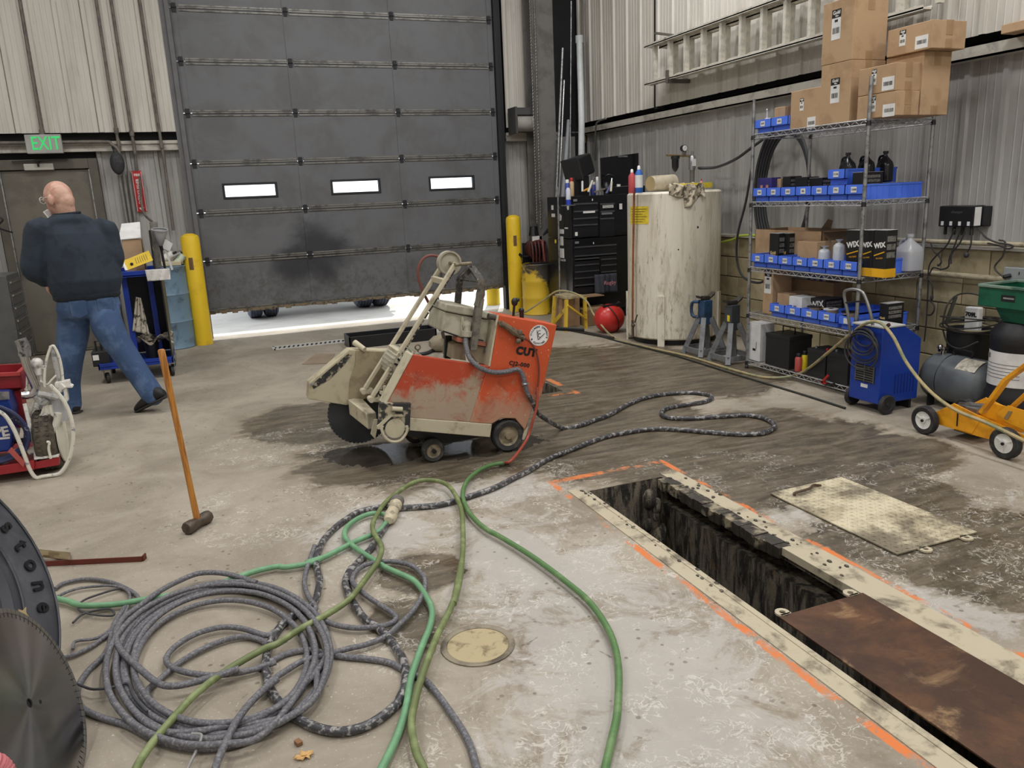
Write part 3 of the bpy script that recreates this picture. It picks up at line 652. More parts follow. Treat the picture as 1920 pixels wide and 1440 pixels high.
lf = obj('lifting_frame', MB().bar(*at(S4, 4.76, [(995, 412), (1008, 262)]), .03, .05, (0, 1, 0)).bar(*at(S4, 4.76, [(1005, 265), (1078, 190)]), .03, .05, (0, 1, 0)).bar(at(S4, 4.76, [(1078, 190)])[0], at(S4, 4.5, [(1132, 268)])[0], .045, .012).bar(at(S4, 4.76, [(1010, 262)])[0], at(S4, 4.5, [(1120, 278)])[0], .02, .008), mat('scuffed_black_steel', C(52, 50, 48), .5, c2=C(140, 132, 116), sc=26, lo=.54, hi=.66), saw, label='black bent lifting frame')
obj('upright', MB().bar(*at(S6, EY-.05, [(640, -10), (525, 770)]), .04, .055, (0, 1, 0)), mat('dusty_dark_upright', C(112, 106, 96), .7, c2=C(76, 72, 66), sc=14), lf, .003)
obj('cloth_wrap', MB().tube(at(S4, EY-.055, [(1145, 262), (1135, 300), (1130, 350), (1112, 420)]), [.026, .028, .025, .03, .026, .027, .03, .026, .024, .026], 8, 3), mat('grey_wrap', C(104, 98, 88), .9, c2=C(74, 70, 64), sc=30, bump=.6), lf)
fi = obj('cable_gland', MB().cyl(*at(S6, EY-.03, [(440, 565), (446, 480)]), .034, .036, 8).tube(at(S6, EY-.025, [(447, 480), (447, 425), (440, 395)]), .022).ball(at(S6, EY-.015, [(440, 395)])[0], .03), BOXG, saw)
cab = at(S6, EY-.03, [(432, 560)])+at(S6, 4.44, [(428, 690)])+at(S6, 4.40, [(480, 880)])+at(S6, Y0-.03, [(600, 1010), (750, 1085), (920, 1108), (1080, 1085), (1210, 1062), (1275, 1140), (1310, 1270), (1352, 1420)])
obj('power_cable', MB().tube(cab, .0155, 10), CABLE, saw, label='thick grey power cable looping down the side')
cl = at(S6, Y0-.03, [(1310, 1275)])[0]; obj('clamp', MB().torus(cl, .018, .004, (.2, 0, 1), 14, 6).bar(cl+V((-.02, -.01, 0)), cl+V((.03, -.01, 0)), .004, .01), STEEL, saw)
va = at(S6, Y0-.03, [(955, 372), (1030, 415), (1100, 460), (1170, 515), (1235, 560), (1300, 590)])
obj('water_valve', MB().tube(va[:3], .018, 8, 2).tube(va[2:4], .022, 8, 1).tube(va[3:], .014, 8, 2).ball(va[4]+V((.0, 0, .02)), .02).ball(va[4]+V((-.01, 0, -.03)), .018).cyl(va[0]+V((0, .03, 0)), va[0], .014), mat('caked_valve', C(110, 96, 76), .6, c2=C(66, 58, 50), sc=30), saw)
obj('small_hose', MB().tube(at(S6, Y0-.025, [(1300, 590), (1380, 640), (1450, 730), (1500, 860), (1525, 1050), (1515, 1250), (1480, 1440)]), .006), mat('dark_red_hose', C(116, 60, 46), .6), saw)
a = at(S4, Y0-.03, [(1462, 1000), (1440, 1080), (1402, 1200)])
obj('inlet_hose', MB().tube(at(S6, Y0-.03, [(1500, 1330)])+a+[fl(960, 862, .04), fl(945, 868, .016)], .009), REDH, saw, label='faded red water inlet hose')
kn = at(S4, 4.52, [(1318, 480), (1330, 395)])
obj('lever', MB().cyl(kn[0]-V((0, 0, .03)), kn[1], .008).ball(kn[1], .022, sc=(1, .8, 1.25)).ball(kn[1]+V((.02, 0, .012)), .014), BLACK, saw, label='control lever with black knob')
k2 = at(S4, 4.52, [(1370, 445)])[0]; obj('knob', MB().cyl(k2-V((0, 0, .05)), k2, .014).ball(k2, .018), BLACK, saw)
h0 = at(S4, 4.6, [(1580, 548)])[0]; obj('handle_bar', MB().cyl(h0-V((.03, 0, 0)), h0+V((.22, .06, -.045)), .013), BLACK, saw, label='black rear handle bar')
h0 = at(S6, Y0+.02, [(760, 262), (880, 285)]); obj('pipe_stub', MB().cyl(h0[0], h0[1], .019), mat('dark_stub', C(74, 68, 60), .6), saw)
# stencils and round decal
u = (at(S4, Y0, [(1580, 530)])[0]-at(S4, Y0, [(1237, 470)])[0]).normalized(); vv = V((-u.z, 0, u.x)) if u.x > 0 else V((u.z, 0, -u.x))
YT = Y0-.0055
def fr(px): q = aty(*px, YT); return frame(q, u, vv)
text('CUT', .064, INK, saw, fr(S6(1335, 800)), 'stencil', .0006, 1.0, .0042, 1.12)
text('C', .06, INK, saw, fr(S6(1250, 590)), 'stencil', .0006, 1, .004)
text('CJ2-000', .034, INK, saw, fr(S6(1230, 985)), 'stencil', .0006, 1.15, .0012, 1.1)
dc = aty(*S6(1525, 550), YT); drr = 158/8*mpp(dc)
de = obj('decal', MB().cyl(dc, dc+V((0, -.0012, 0)), drr, seg=40), WHITE, saw, label='round white company sticker')
def arc(s, cen, R, a0, da, size, flip=False):
    for i, ch in enumerate(s):
        if ch == ' ': continue
        a = a0+da*i; p = cen+(u*cos(a)+vv*sin(a))*R
        up = (u*cos(a)+vv*sin(a))*(-1 if flip else 1); rt = (u*sin(a)-vv*cos(a))*(-1 if flip else 1)
        text(ch, size, INK, de, frame(p, rt, up), 'letter', .0004, 1, .0006)
tc_ = dc+V((0, -.0018, 0))
arc('VILLAGER CONCRETE', tc_, drr*.82, radians(186), radians(-12), .0165)
arc('& CUTTING', tc_, drr*.82, radians(216), radians(13), .0165, True)
o = MB()
def dq(x, y): return tc_+u*x*drr+vv*y*drr
o.bar(dq(-.34, .48), dq(-.02, -.42), .003, .0005, (0, 1, 0)).bar(dq(-.02, -.42), dq(.52, .28), .003, .0005, (0, 1, 0))
o.bar(dq(-.34, .48), dq(-.02, -.42), .0008, .008, (0, 1, 0)); o.bar(dq(-.02, -.42), dq(.52, .28), .0008, .008, (0, 1, 0))
for cx_, cy_ in ((-.02, .3), (.08, .02)):
    o.tube([dq(cx_+.17*cos(a/8*pi), cy_+.17*sin(a/8*pi)) for a in range(3, 14)], .0016, 5, raw=True)
obj('emblem', o, INK, de)
# ================================================================ hoses and cables on the floor
K1 = lambda *p: [(120+x/3.6, 1040+y/3.6) for x, y in p]
K2 = lambda *p: [(480+x/3.6, 1040+y/3.6) for x, y in p]
K3 = lambda *p: [(540+x/4.8, 840+y/4.8) for x, y in p]
K4 = lambda *p: [(780+x/2.743, 680+y/2.743) for x, y in p]
K6 = lambda *p: [(800+x/4., 1080+y/4.) for x, y in p]
def lay(pts, r, lift=0.):
    out = []
    for i, p in enumerate(pts): out.append(fl(p[0], p[1], r+(p[2] if len(p) > 2 else lift)))
    return out
def hose(name, label, pts, r, m, lift=0., group=None, pre=(), catg='hose', n=6):
    P = list(pre)+lay(pts, r, lift); base = V((P[0].x, P[0].y, 0))
    t = thing(name, label, catg, base, 0, group); obj('line', MB().tube(P, r, 10, n), m, t); return t
GRN = mat('green_rubber_hose', C(106, 152, 114), .5, c2=C(120, 170, 128), sc=10, bump=.05)
GRN2 = mat('dirty_green_hose', C(84, 122, 72), .5, c2=C(110, 140, 92), sc=10)
OLV = mat('olive_green_hose', C(104, 116, 72), .5, c2=C(134, 146, 98), sc=9)
A = K4((620, 240), (675, 300), (750, 335), (830, 325), (920, 295), (1000, 265), (1100, 210), (1200, 175), (1320, 158), (1420, 155), (1500, 165), (1522, 182), (1480, 202), (1400, 215), (1300, 232), (1262, 255), (1290, 280), (1400, 287), (1560, 277), (1700, 270), (1800, 290), (1845, 325), (1800, 358), (1700, 368), (1560, 362), (1400, 348), (1250, 340), (1120, 352), (980, 380), (880, 415), (780, 455), (680, 495), (590, 550), (500, 595), (400, 645), (300, 680), (200, 712), (100, 735))
A += K3((1100, 535), (1000, 540), (900, 530), (800, 540), (640, 575), (520, 645), (420, 720), (330, 815), (285, 900), (255, 1000), (265, 1100), (285, 1200), (262, 1330))
A += K2((405, 300), (365, 350), (300, 378), (180, 470), (105, 580), (68, 700), (78, 850), (135, 970), (250, 1085), (400, 1165), (560, 1195), (720, 1165), (870, 1080), (965, 980), (1010, 850), (995, 720), (925, 600), (830, 500), (735, 435), (665, 340), (615, 240), (605, 170), (645, 90))
A += K3((530, 1210), (570, 1110), (640, 1020), (740, 910), (820, 790), (890, 680))
pre = [aty(988.75, 737.5, 4.372), aty(1000, 757, 4.39), aty(1012, 778, 4.46)]
hc = hose('power_cable', 'thick wet black cable snaking from the saw to a pale plug connector', A[2:], .0155, WETC, 0., None, pre, 'cable')
q = K3((905, 655), (985, 475)); a, b = fl(*q[0], .035), fl(*q[1], .035)
cn = obj('connector', MB().ring([(a, .02), (a.lerp(b, .12), .032), (a.lerp(b, .3), .034), (a.lerp(b, .32), .03), (a.lerp(b, .68), .03), (a.lerp(b, .7), .034), (b, .034)], 16), mat('dusty_cream_plug', C(196, 186, 160), .6, c2=C(130, 122, 106), sc=20), hc, label='pale cream plug connector')
obj('collar', MB().cyl(a.lerp(b, .8), b, .037, seg=16), mat('grey_collar', C(108, 104, 98), .7), cn)
hose('extension_cable', 'slimmer grey cable looping out of the coil beside the plug connector', K3((240, 880), (200, 1000), (160, 1120), (150, 1230), (185, 1340), (250, 1430)) + K2((400, 395), (500, 462), (640, 492), (780, 490), (900, 468), (945, 430), (912, 388), (820, 328), (720, 258), (650, 180), (680, 110), (760, 62), (900, 45), (1040, 70), (1122, 135), (1142, 205), (1110, 300), (1050, 390), (960, 480), (880, 548), (760, 602), (600, 640), (450, 682), (320, 715), (200, 785), (100, 855), (20, 950)), .0105, CABLE, .012, None, (), 'cable')
hose('cable_tail', 'grey cable running from the coil under the green hoses to the front edge', K2((10, 770), (110, 715), (220, 665), (350, 645), (480, 668), (600, 690), (760, 705), (900, 730), (1000, 780), (1140, 850), (1230, 950), (1310, 1060), (1390, 1180), (1450, 1300), (1490, 1440), (1530, 1560)), .0115, CABLE, 0., None, (), 'cable')
# the coil: six turns and loose inner loops
cx, cy = 410, 1238; P = []
for t in range(7):
    rx = 172+[0, 16, -10, 26, 8, -18, 20][t]; ry = 138+[0, 12, -8, 20, 4, -14, 16][t]; ox = [0, 6, 10, -4, 14, 4, 8][t]; oy = [0, 4, -6, 8, 2, 6, 0][t]
    for i in range(14):
        a = 2*pi*(i/14)+.35*t
        sq = 1+.07*cos(2*a+.8)
        P.append((cx+ox+rx*sq*cos(a), cy+oy+ry*sq*sin(a), .003+.010*((t*5) % 4)/1.0+.004*sin(a*3+t)))
hose('coiled_cable', 'big loose coil of scuffed grey cable beside the truck tire', P, .0108, CABLE, 0, None, (), 'cable', 4)
hose('loop_cable', 'grey cable forming the small inner loops of the coil', K1((1420, 520), (1360, 545), (1200, 498), (1050, 492), (880, 540), (745, 625), (690, 705), (735, 765), (880, 805), (1050, 812), (1250, 782), (1430, 725)), .0105, CABLE, .014, None, (), 'cable')
hose('crossing_cable', 'grey cable swinging round the lower left of the coil to its middle', K1((1400, 620), (1310, 570), (1180, 555), (1000, 608), (800, 715), (640, 848), (565, 920), (580, 1015), (700, 1088), (850, 1128), (1050, 1148), (1250, 1110), (1420, 1040)), .0105, CABLE, .006, None, (), 'cable')
hose('strand_cable', 'grey cable crossing the left side of the coil diagonally', K1((1300, 190), (1100, 130), (920, 125), (770, 180), (640, 250), (520, 340), (400, 430), (350, 540), (380, 640), (500, 760), (640, 870), (760, 885), (900, 855), (1040, 815), (1180, 770)), .0115, CABLE, .034, None, (), 'cable')
hose('outer_cable', 'grey cable making the wide outer loop next to the saw blade', K1((430, 330), (340, 470), (290, 650), (150, 800), (92, 920), (120, 1030), (250, 1098), (420, 1150), (600, 1240), (800, 1300), (1000, 1310), (1200, 1270), (1400, 1180)), .0105, CABLE, .002, None, (), 'cable')
hose('bundle_cable', 'thin grey cable of the small bundle behind the tire', K1((-60, 230), (0, 192), (150, 165), (300, 182), (430, 232), (505, 300), (470, 410), (350, 500), (200, 610), (80, 672), (-20, 700)), .0085, CABLE, .004, None, (), 'cable')
hose('bundle_cable', 'thin dark cord of the small bundle behind the tire, inner turn', K1((-40, 280), (40, 245), (150, 220), (340, 212), (440, 260), (420, 380), (350, 470), (230, 560), (80, 585), (60, 640)), .006, CABLE, .01, None, (), 'cord')
WIRE = mat('thin_grey_wire', C(64, 64, 68), .6)
hose('thin_wire', 'thin wire running from behind the saw blade to the coil', K1((40, 850), (120, 885), (200, 908), (330, 895), (430, 870), (470, 960), (560, 1060)), .0045, WIRE, .03, None, (), 'wire')
hose('thin_wire', 'thin cord looping under the bright green hose near the tire', K1((60, 460), (130, 400), (250, 370), (320, 370), (330, 410), (200, 405), (100, 370), (130, 310), (260, 260), (380, 225)), .0045, WIRE, .012, None, (), 'cord')
hose('bent_wire', 'stiff bent wire sticking out of the front of the coil', K1((860, 1210), (925, 1215), (920, 1260), (890, 1330), (840, 1430), (800, 1520)), .0045, mat('bent_wire_grey', C(150, 148, 146), .5), .03, None, (), 'wire')
hose('cable_end', 'grey cable leaving the coil towards the front edge of the picture', K1((1440, 840), (1360, 900), (1250, 1010), (1160, 1130), (1100, 1250), (1050, 1360), (1020, 1450), (1000, 1550)), .0115, CABLE, .036, None, (), 'cable')
hose('water_hose', 'green water hose curving from the saw down past the round drain', [(942, 868)]+K3((1840, 150), (1740, 190), (1640, 265), (1585, 350), (1575, 450), (1620, 565), (1700, 660), (1800, 742), (1920, 805)) + [(1000, 1045)]+K6((1080, 70), (1230, 205), (1350, 380), (1412, 530), (1440, 700), (1438, 900), (1425, 1060), (1390, 1220), (1340, 1440), (1320, 1560)), .0125, GRN2, .016)
q = fl(945, 868, .015); obj('coupling', MB().cyl(q+V((-.03, -.012, 0)), q+V((.03, .012, 0)), .017, seg=10), mat('corroded_coupling', C(90, 96, 74), .6), COL.objects['water_hose'])
hose('olive_hose', 'olive green hose arching behind the plug connector and crossing the coil', K1((480, 1500), (490, 1440), (540, 1350), (620, 1240), (740, 1100), (900, 930), (1100, 780), (1340, 640)) + K2((150, 598), (300, 500), (450, 420), (620, 310), (720, 190), (800, 80)) + K3((800, 1040), (842, 930), (832, 860), (780, 780), (760, 700), (790, 620), (870, 500), (1000, 390), (1150, 303), (1300, 290), (1430, 330), (1510, 430), (1560, 560), (1572, 700), (1575, 900), (1560, 1050), (1540, 1200), (1490, 1400)) + K2((1390, 40), (1370, 200), (1310, 370), (1230, 530), (1170, 680), (1110, 850), (1070, 1000), (1050, 1150), (1078, 1320), (1130, 1440), (1160, 1540)), .0125, OLV, .03)
hose('green_hose', 'light green hose stretching from the tire to the loop by the plug', [(70, 1115)]+K1((20, 312), (80, 335), (150, 345), (350, 335), (550, 302), (750, 270), (950, 228), (1150, 160), (1300, 110), (1440, 80)) + K2((200, 85), (350, 60), (450, 20)) + K3((170, 1030), (330, 980), (480, 905), (620, 835), (800, 760), (860, 700), (900, 640), (860, 598), (750, 590), (620, 640), (525, 720), (512, 800), (560, 860), (650, 930), (760, 1000), (870, 1070), (1000, 1130), (1140, 1200)) + K2((1150, 285), (1188, 380), (1175, 480), (1132, 590), (1082, 720), (1040, 860), (1020, 1000), (980, 1150), (920, 1300), (850, 1440), (800, 1530)), .0125, GRN, .012)
# ================================================================ right side: shelving and its load
SX0, SX1, SY0, SY1 = 4.38, 4.98, 4.31, 5.53
LV = [.078, .50, .897, 1.44, 1.985]
WIREM = mat('chrome_wire', C(196, 198, 202), .35, .6, C(160, 160, 164), 20)
sh = thing('shelving_unit', 'five tier chrome wire shelving unit against the right wall', 'shelf', (SX0, (SY0+SY1)/2, 0))
for x in (SX0, SX1):
    for y in (SY0, SY1):
        p = obj('post', MB().cyl((x, y, .02), (x, y, 2.26), .0135, seg=12), STEEL, sh)
        obj('foot', MB().cyl((x, y, 0), (x, y, .022), .017, .012, 10), BLACK, p)
        mb = MB()
        for z in LV: mb.cyl((x, y, z-.045), (x, y, z-.012), .019, .016, 10)
        obj('sleeve', mb, BLACK, p)
mb = MB(); o = V((SX0, (SY0+SY1)/2, 0))
for dz in (0, -.034):
    z = -.003+dz
    for a, b in (((SX0, SY0), (SX0, SY1)), ((SX1, SY0), (SX1, SY1)), ((SX0, SY0), (SX1, SY0)), ((SX0, SY1), (SX1, SY1))): mb.tube([(a[0], a[1], z), (b[0], b[1], z)], .0045, 6, raw=True)
def zig(a, b, n):
    n = n*3//4
    a = V(a); b = V(b); mb.tube([a.lerp(b, i/n)+V((0, 0, -.004 if i % 2 else -.036)) for i in range(n+1)], .0032, 5, raw=True)
for x in (SX0, SX1): zig((x, SY0, 0), (x, SY1, 0), 40)
for y in (SY0, SY1): zig((SX0, y, 0), (SX1, y, 0), 20)
for i in range(1, 42): y = SY0+(SY1-SY0)*i/42; mb.tube([(SX0, y, -.003), (SX1, y, -.003)], .0016, 4, raw=True)
for i in range(1, 4): x = SX0+(SX1-SX0)*i/4; mb.tube([(x, SY0, -.007), (x, SY1, -.007)], .003, 5, raw=True)
mb.v = [v-o for v in mb.v]
s0 = obj('wire_shelf', mb, WIREM, sh, 0, True); s0.location.z = LV[0]
for z in LV[1:]: share(s0, sh, None, (0, 0, z))
BLUE = mat('blue_plastic_bin', C(82, 124, 238), .4, c2=C(70, 110, 224), sc=3)
def bin_mesh(w, h, L):
    mb = MB(); t = .004; W = w/2
    mb.box(.03, L, -W+.006, W-.006, 0, t).box(.03, L, -W+.004, -W+.008, 0, h).box(.03, L, W-.008, W-.004, 0, h).box(L-t, L, -W+.004, W-.004, 0, h)
    mb.box(.025, .03, -W+.005, W-.005, 0, h*.4)                                    # recessed lower front
    mb.box(0, .03, -W+.001, W-.001, h*.36, h*.40).box(0, .004, -W+.001, W-.001, h*.36, h).box(0, .03, -W+.001, -W+.005, h*.36, h).box(0, .03, W-.005, W-.001, h*.36, h)
    mb.box(-.003, 0, -W+.004, -W+.02, h*.42, h-.008).box(-.003, 0, W-.02, W-.004, h*.42, h-.008)
    for s_ in (-1, 1):
        mb.box(.03, L+.003, min(s_*W, s_*(W-.008)), max(s_*W, s_*(W-.008)), h-.012, h)
        for i in range(9): x = .07+(L-.09)*i/8; mb.box(x, x+.005, min(s_*(W-.001), s_*(W-.005)), max(s_*(W-.001), s_*(W-.005)), .01, h-.012)
    mb.box(L-.004, L+.004, -W, W, h-.012, h)
    return mb
def yz(px, py, x=SX0+.005): q = atx(px, py, x); return q.y, q.z
BIN = {}; BINN = 0
def bins(words, y0, y1, z, h, L, lab, grp, x=SX0+.004):
    """a run of bins from the left (y1) to the right (y0)"""
    n = len(words); w = (y1-y0)/n; key = (round(w, 3), h, L)
    for i, wd_ in enumerate(words):
        y = y1-w*(i+.5)
        t = thing('storage_bin', lab[i], 'bin', (x, y, z+.001), 0, grp)
        if key not in BIN: BIN[key] = obj('shell', bin_mesh(w-.003, h, L), BLUE, t, 0, True)
        else: share(BIN[key], t, None, (0, 0, 0))
        lw = .052; lz = h*.68
        lb = obj('label', MB().box(-.005, -.003, -lw/2, lw/2, lz-.02, lz+.02), PAPER, t, 0, True, label='white label with a handwritten number')
        if wd_: text(wd_, .021, INK, lb, frame((-.0055, 0, lz), (0, -1, 0), (0, 0, 1)), 'handwriting', .0002, .9, .0003, local=True)
G = 'blue storage bins on the shelving'
od = ['first', 'second', 'third', 'fourth', 'fifth', 'sixth', 'seventh']
bins(['5690', '3465'], yz(1478, 230)[0], 5.515, LV[4], .105, .42, ['blue bin at the left end of the top shelf, outer one', 'blue bin on the top shelf beside the left carton'], G)
bins(['7060', '2042', '2458', '586', '5603', '7701', '15408'], 4.325, 5.515, LV[3], .108, .56, ['blue bin labelled %s, %s from the left on the second shelf from the top' % (a, b) for a, b in zip(['7060', '2042', '2458', '586', '5603', '7701', '15408'], od)], G)
bins(['57706', '57047', '51607', '24946', '51688', '51457', '33378'], 4.335, 5.515, LV[2], .108, .56, ['blue bin labelled %s, %s from the left on the middle shelf' % (a, b) for a, b in zip(['57706', '57047', '51607', '24946', '51688', '51457', '33378'], od)], G)
yl = yz(1443, 575)[0]; yr = yz(1567, 600)[0]
bins(['51750', '51755', '51521', '24949'], yr, yl, LV[1], .108, .56, ['blue bin labelled %s, %s from the left on the fourth shelf down' % (a, b) for a, b in zip(['51750', '51755', '51521', '24949'], od)], G)
bins([''], 4.33, yz(1571, 600)[0]-.01, LV[1], .10, .52, ['blue bin with a blank label at the right end of the fourth shelf down'], G)
yb = yz(1553, 330, SX0+.05)[0]
bins(['15106'], yb-.17, yb, LV[3]+.112, .11, .5, ['blue bin labelled 15106 stacked on top of the second shelf row'], G, SX0+.045)
# cartons
def carton(name, label, pl, pr, top, bot, side, x, z=None, catg='carton', m=CARD, dmin=.12, tape=True, grp=None, depth=None):
    """front face px columns pl..pr at rows bot/top (read at the right front corner); side = px column of the far right corner"""
    R = atx(pr, bot, x); L = atx(pl, bot, x); T = atx(pr, top, x)
    z0 = z if z is not None else R.z
    y0, y1 = R.y, L.y; h = T.z-z0
    d = depth or max(dmin, aty(side, bot, y0).x-x)
    t = thing(name, label, catg, (x+d/2, (y0+y1)/2, z0), 0, grp)
    W = (y1-y0)/2; D = d/2
    b = obj('box', MB().box(-D, D, -W, W, .001, h), m, t, .004, True)
    if tape:
        obj('tape', MB().box(-.03, .03, -W-.0012, W+.0012, h-.001, h+.0015).box(-.03, .03, -W-.0015, -W, h-.09, h), TAPE, b, 0, True)
        obj('tape', MB().box(-.03, .03, -W-.0015, -W, 0.005, .06), TAPE, b, 0, True)
    t['W'] = W; t['D'] = D; t['H'] = h
    return t
def clabel(t, u, v, w, h, kind='bar', face='front'):
    """paper label on a carton's front; u 0..1 left to right, v 0..1 bottom to top"""
    W, D, H = t['W'], t['D'], t['H']; y = W-2*W*u; z = H*v; x = -D-.0015
    lb = obj('label', MB().box(x, x+.0012, y-w/2, y+w/2, z-h/2, z+h/2), PAPER, t, 0, True)
    mb = MB(); xx = x-.0006
    n = 12; yy = y+w*.36
    bh = h*.3 if kind == 'bar' else h*.2
    z1 = z if kind == 'bar' else z-h*.2
    random.seed(int(u*100+v*10))
    while yy > y-w*.36:
        bw = random.choice((.003, .0045, .002)); mb.box(xx, xx+.0005, yy-bw, yy, z1-bh/2, z1+bh/2); yy -= bw+random.choice((.002, .0035))
    if kind != 'bar':
        mb.box(xx, xx+.0005, y-w*.18, y+w*.18, z+h*.08, z+h*.16)
        if kind == 'gold': obj('brand_band', MB().box(x-.0005, x+.001, y-w/2, y+w/2, z+h*.22, z+h/2), INK, lb, 0, True)
    bc_ = obj('barcode', mb, INK, lb, 0, True)
    if kind == 'gold':
        text('Gold', h*.17, WHITE, lb, frame((x-.0008, y, z+h*.39), (0, -1, 0), (0, 0, 1)), 'brand_name', .0002, 1, .0008, local=True)
        text('filter', h*.08, WHITE, lb, frame((x-.0008, y-.005, z+h*.28), (0, -1, 0), (0, 0, 1)), 'brand_line', .0002, 1, .0004, local=True)
xf = SX0+.02; zt = LV[4]
CG = 'cartons stacked on the top shelf'
c = carton('carton', 'small square carton standing right of the two top shelf bins', 1481, 1537, 162, 238, 1575, xf, zt, dmin=.3, grp=CG); clabel(c, .38, .62, .04, .09, 'gold'); clabel(c, .72, .1, .085, .085)
c = carton('carton', 'tall plain carton under the topmost carton, black Gold label', 1536, 1591, 113, 226, 1654, xf, zt, grp=CG); clabel(c, .5, .55, .085, .17, 'gold'); zB = zt+c['H']
c = carton('carton', 'tallest topmost carton with taped top, half cut by the picture top', 1540, 1597, -8, 108, 1660, xf, zB+.001, grp=CG); clabel(c, .45, .62, .085, .2, 'gold')
c = carton('carton', 'wide low carton at the front right, lower of two', 1606, 1679, 170, 223, 1721, xf, zt, grp=CG); clabel(c, .42, .6, .04, .1, 'gold'); clabel(c, .82, .25, .1, .08); zD = zt+c['H']; yD = c.location.y-c['W']; xD = xf+2*c['D']
c = carton('carton', 'greyer low carton at the front right, upper of two', 1609, 1679, 117, 169, 1725, xf, zD+.001, grp=CG, m=mat('greyed_cardboard', C(176, 146, 112), .8)); clabel(c, .42, .62, .04, .1, 'gold'); clabel(c, .8, .3, .1, .085); zE = c.location.z+c['H']
xb = xD+.012; p = atx(1724, 220, xb); 
c = carton('carton', 'tall wide carton behind the two low cartons', 1655, 1724, 97, 222, 1775, xb, zt, grp=CG); zF = zt+c['H']
c = carton('carton', 'long carton lying on top of the tall carton at the right', 1663, 1746, 37, 94, 1784, xb-.03, zF+.001, grp=CG, depth=.3); clabel(c, .35, .6, .05, .1, 'gold'); clabel(c, .78, .3, .1, .08)
# contents of the top left bins
yb_ = yz(1462, 215)[0]
t = carton('small_carton', 'little carton standing in the top shelf blue bin', 1451, 1471, 199, 235, 1480, SX0+.09, LV[4]+.012, 'box', depth=.12); clabel(t, .5, .4, .05, .05)
t = thing('white_canister', 'white plastic canister lying in the outer top shelf bin', 'canister', (SX0+.12, 5.45, LV[4]+.05))
q = (SX0+.12, 5.45, LV[4]+.085); obj('body', MB().cyl((q[0]-.06, q[1], q[2]), (q[0]+.1, q[1], q[2]), .035, seg=16), WHITE, t, .004); obj('spout', MB().tube([(q[0]-.05, q[1], q[2]+.03), (q[0]-.06, q[1]-.01, q[2]+.08), (q[0]-.07, q[1]-.02, q[2]+.1)], .006, 6), WHITE, t)
BLKBOX = mat('black_filter_box', C(26, 26, 27), .45)
GOLDY = mat('golden_yellow_band', C(236, 178, 30), .5)
def filterbox(label, px, pr, top, bot, side, x, z, kind, depth=None, grp='filter boxes on the shelves', wht=True):
    t = carton('filter_box', label, px, pr, top, bot, side, x, z, 'box', BLKBOX, .1, False, grp, depth); W, D, H = t['W'], t['D'], t['H']
    fx_ = -D-.001
    if kind == 'wix':
        obj('yellow_band', MB().box(-D-.0012, D+.0012, -W-.0012, W+.0012, .002, H*.19), GOLDY, t, 0, True)
        f = frame((fx_-.0006, 0, H*.68), (0, -1, .16), (0, .16, 1)); text('WIX', W*.86, WHITE, t, f, 'brand_name', .0004, 1.0, .0022, local=True)
        obj('stripe', MB().bar((fx_-.0008, W*.8, H*.46), (fx_-.0008, -W*.8, H*.55), .001, .008), GOLDY, t, 0, True)
        text('FILTERS', W*.22, GOLDY, t, frame((fx_-.0008, -.004, H*.41), (0, -1, .12), (0, .12, 1)), 'brand_line', .0003, 1.1, .0003, 1.3, local=True)
    else:
        text('Gold', W*.62, mat('pale_gold_print', C(226, 200, 130), .5), t, frame((fx_-.0006, W*.1, H*.42), (0, -1, 0), (0, 0, 1)), 'brand_name', .0004, 1, .001, local=True)
        text('filter', W*.3, WHITE, t, frame((fx_-.0006, 0, H*.22), (0, -1, 0), (0, 0, 1)), 'brand_line', .0003, 1, .0006, local=True)
    mb = MB()
    for i in range(3): mb.box(-D*.85, D*.7, -W-.0015, -W-.0008, H*(.42+.17*i), H*(.54+.17*i))
    obj('printed_panel', mb, mat('grey_print', C(120, 118, 112), .6, c2=C(70, 70, 70), sc=60), t, 0, True)
    obj('top_flap', MB().box(-D, D, -W, W, H, H+.0015), mat('box_flap', C(70, 70, 70), .6) if not wht else mat('pale_flap', C(196, 196, 192), .6), t, 0, True)
    return t
zb3 = LV[2]+.006
yA = [1585, 1612, 1636, 1661]
for i in range(3):
    filterbox('black and yellow filter box, %s of three at the right of the middle shelf' % ['left one', 'middle one', 'right one'][i], yA[i]-1, yA[i+1]-2, 432, 500, 1690, SX0+.05, zb3, 'wix', .1)
filterbox('black filter box with gold lettering at the left of the middle shelf', 1441, 1458, 438, 500, 1478, SX0+.08, zb3, 'gold', .13)
filterbox('second black filter box at the left of the middle shelf, behind the gold lettered one', 1459, 1477, 438, 500, 1492, SX0+.14, zb3, 'gold', .13)
filterbox('black filter box with gold lettering beside the upper bin of the second shelf', 1597, 1615, 323, 352, 1660, SX0+.06, LV[3]+.02, 'gold', .2)
filterbox('black filter box in the blank labelled bin of the fourth shelf down', 1648, 1663, 570, 595, 1680, SX0+.17, LV[1]+.02, 'gold', .16)
for i, (a, b, tt) in enumerate(((1466, 1480, 331), (1489, 1512, 332), (1516, 1540, 333))):
    filterbox('black filter box peeping over the second shelf bins, %s of three' % ['left', 'middle', 'right'][i], a, b, tt, 370, b+8, SX0+.1+.02*i, LV[3]+.012, 'gold', .12, wht=(i == 2))
t = carton('parts_box', 'purple and blue parts box in the leftmost second shelf bin', 1420, 1445, 333, 370, 1450, SX0+.06, LV[3]+.012, 'box', mat('purple_box', C(56, 50, 120), .5), .1, False, None, .1); obj('orange_patch', MB().box(-t['D']-.001, -t['D'], -.05, -.02, .08, .12).box(-t['D']-.001, -t['D'], .02, .05, .08, .12), mat('salmon_print', C(200, 140, 110), .6), t, 0, True)
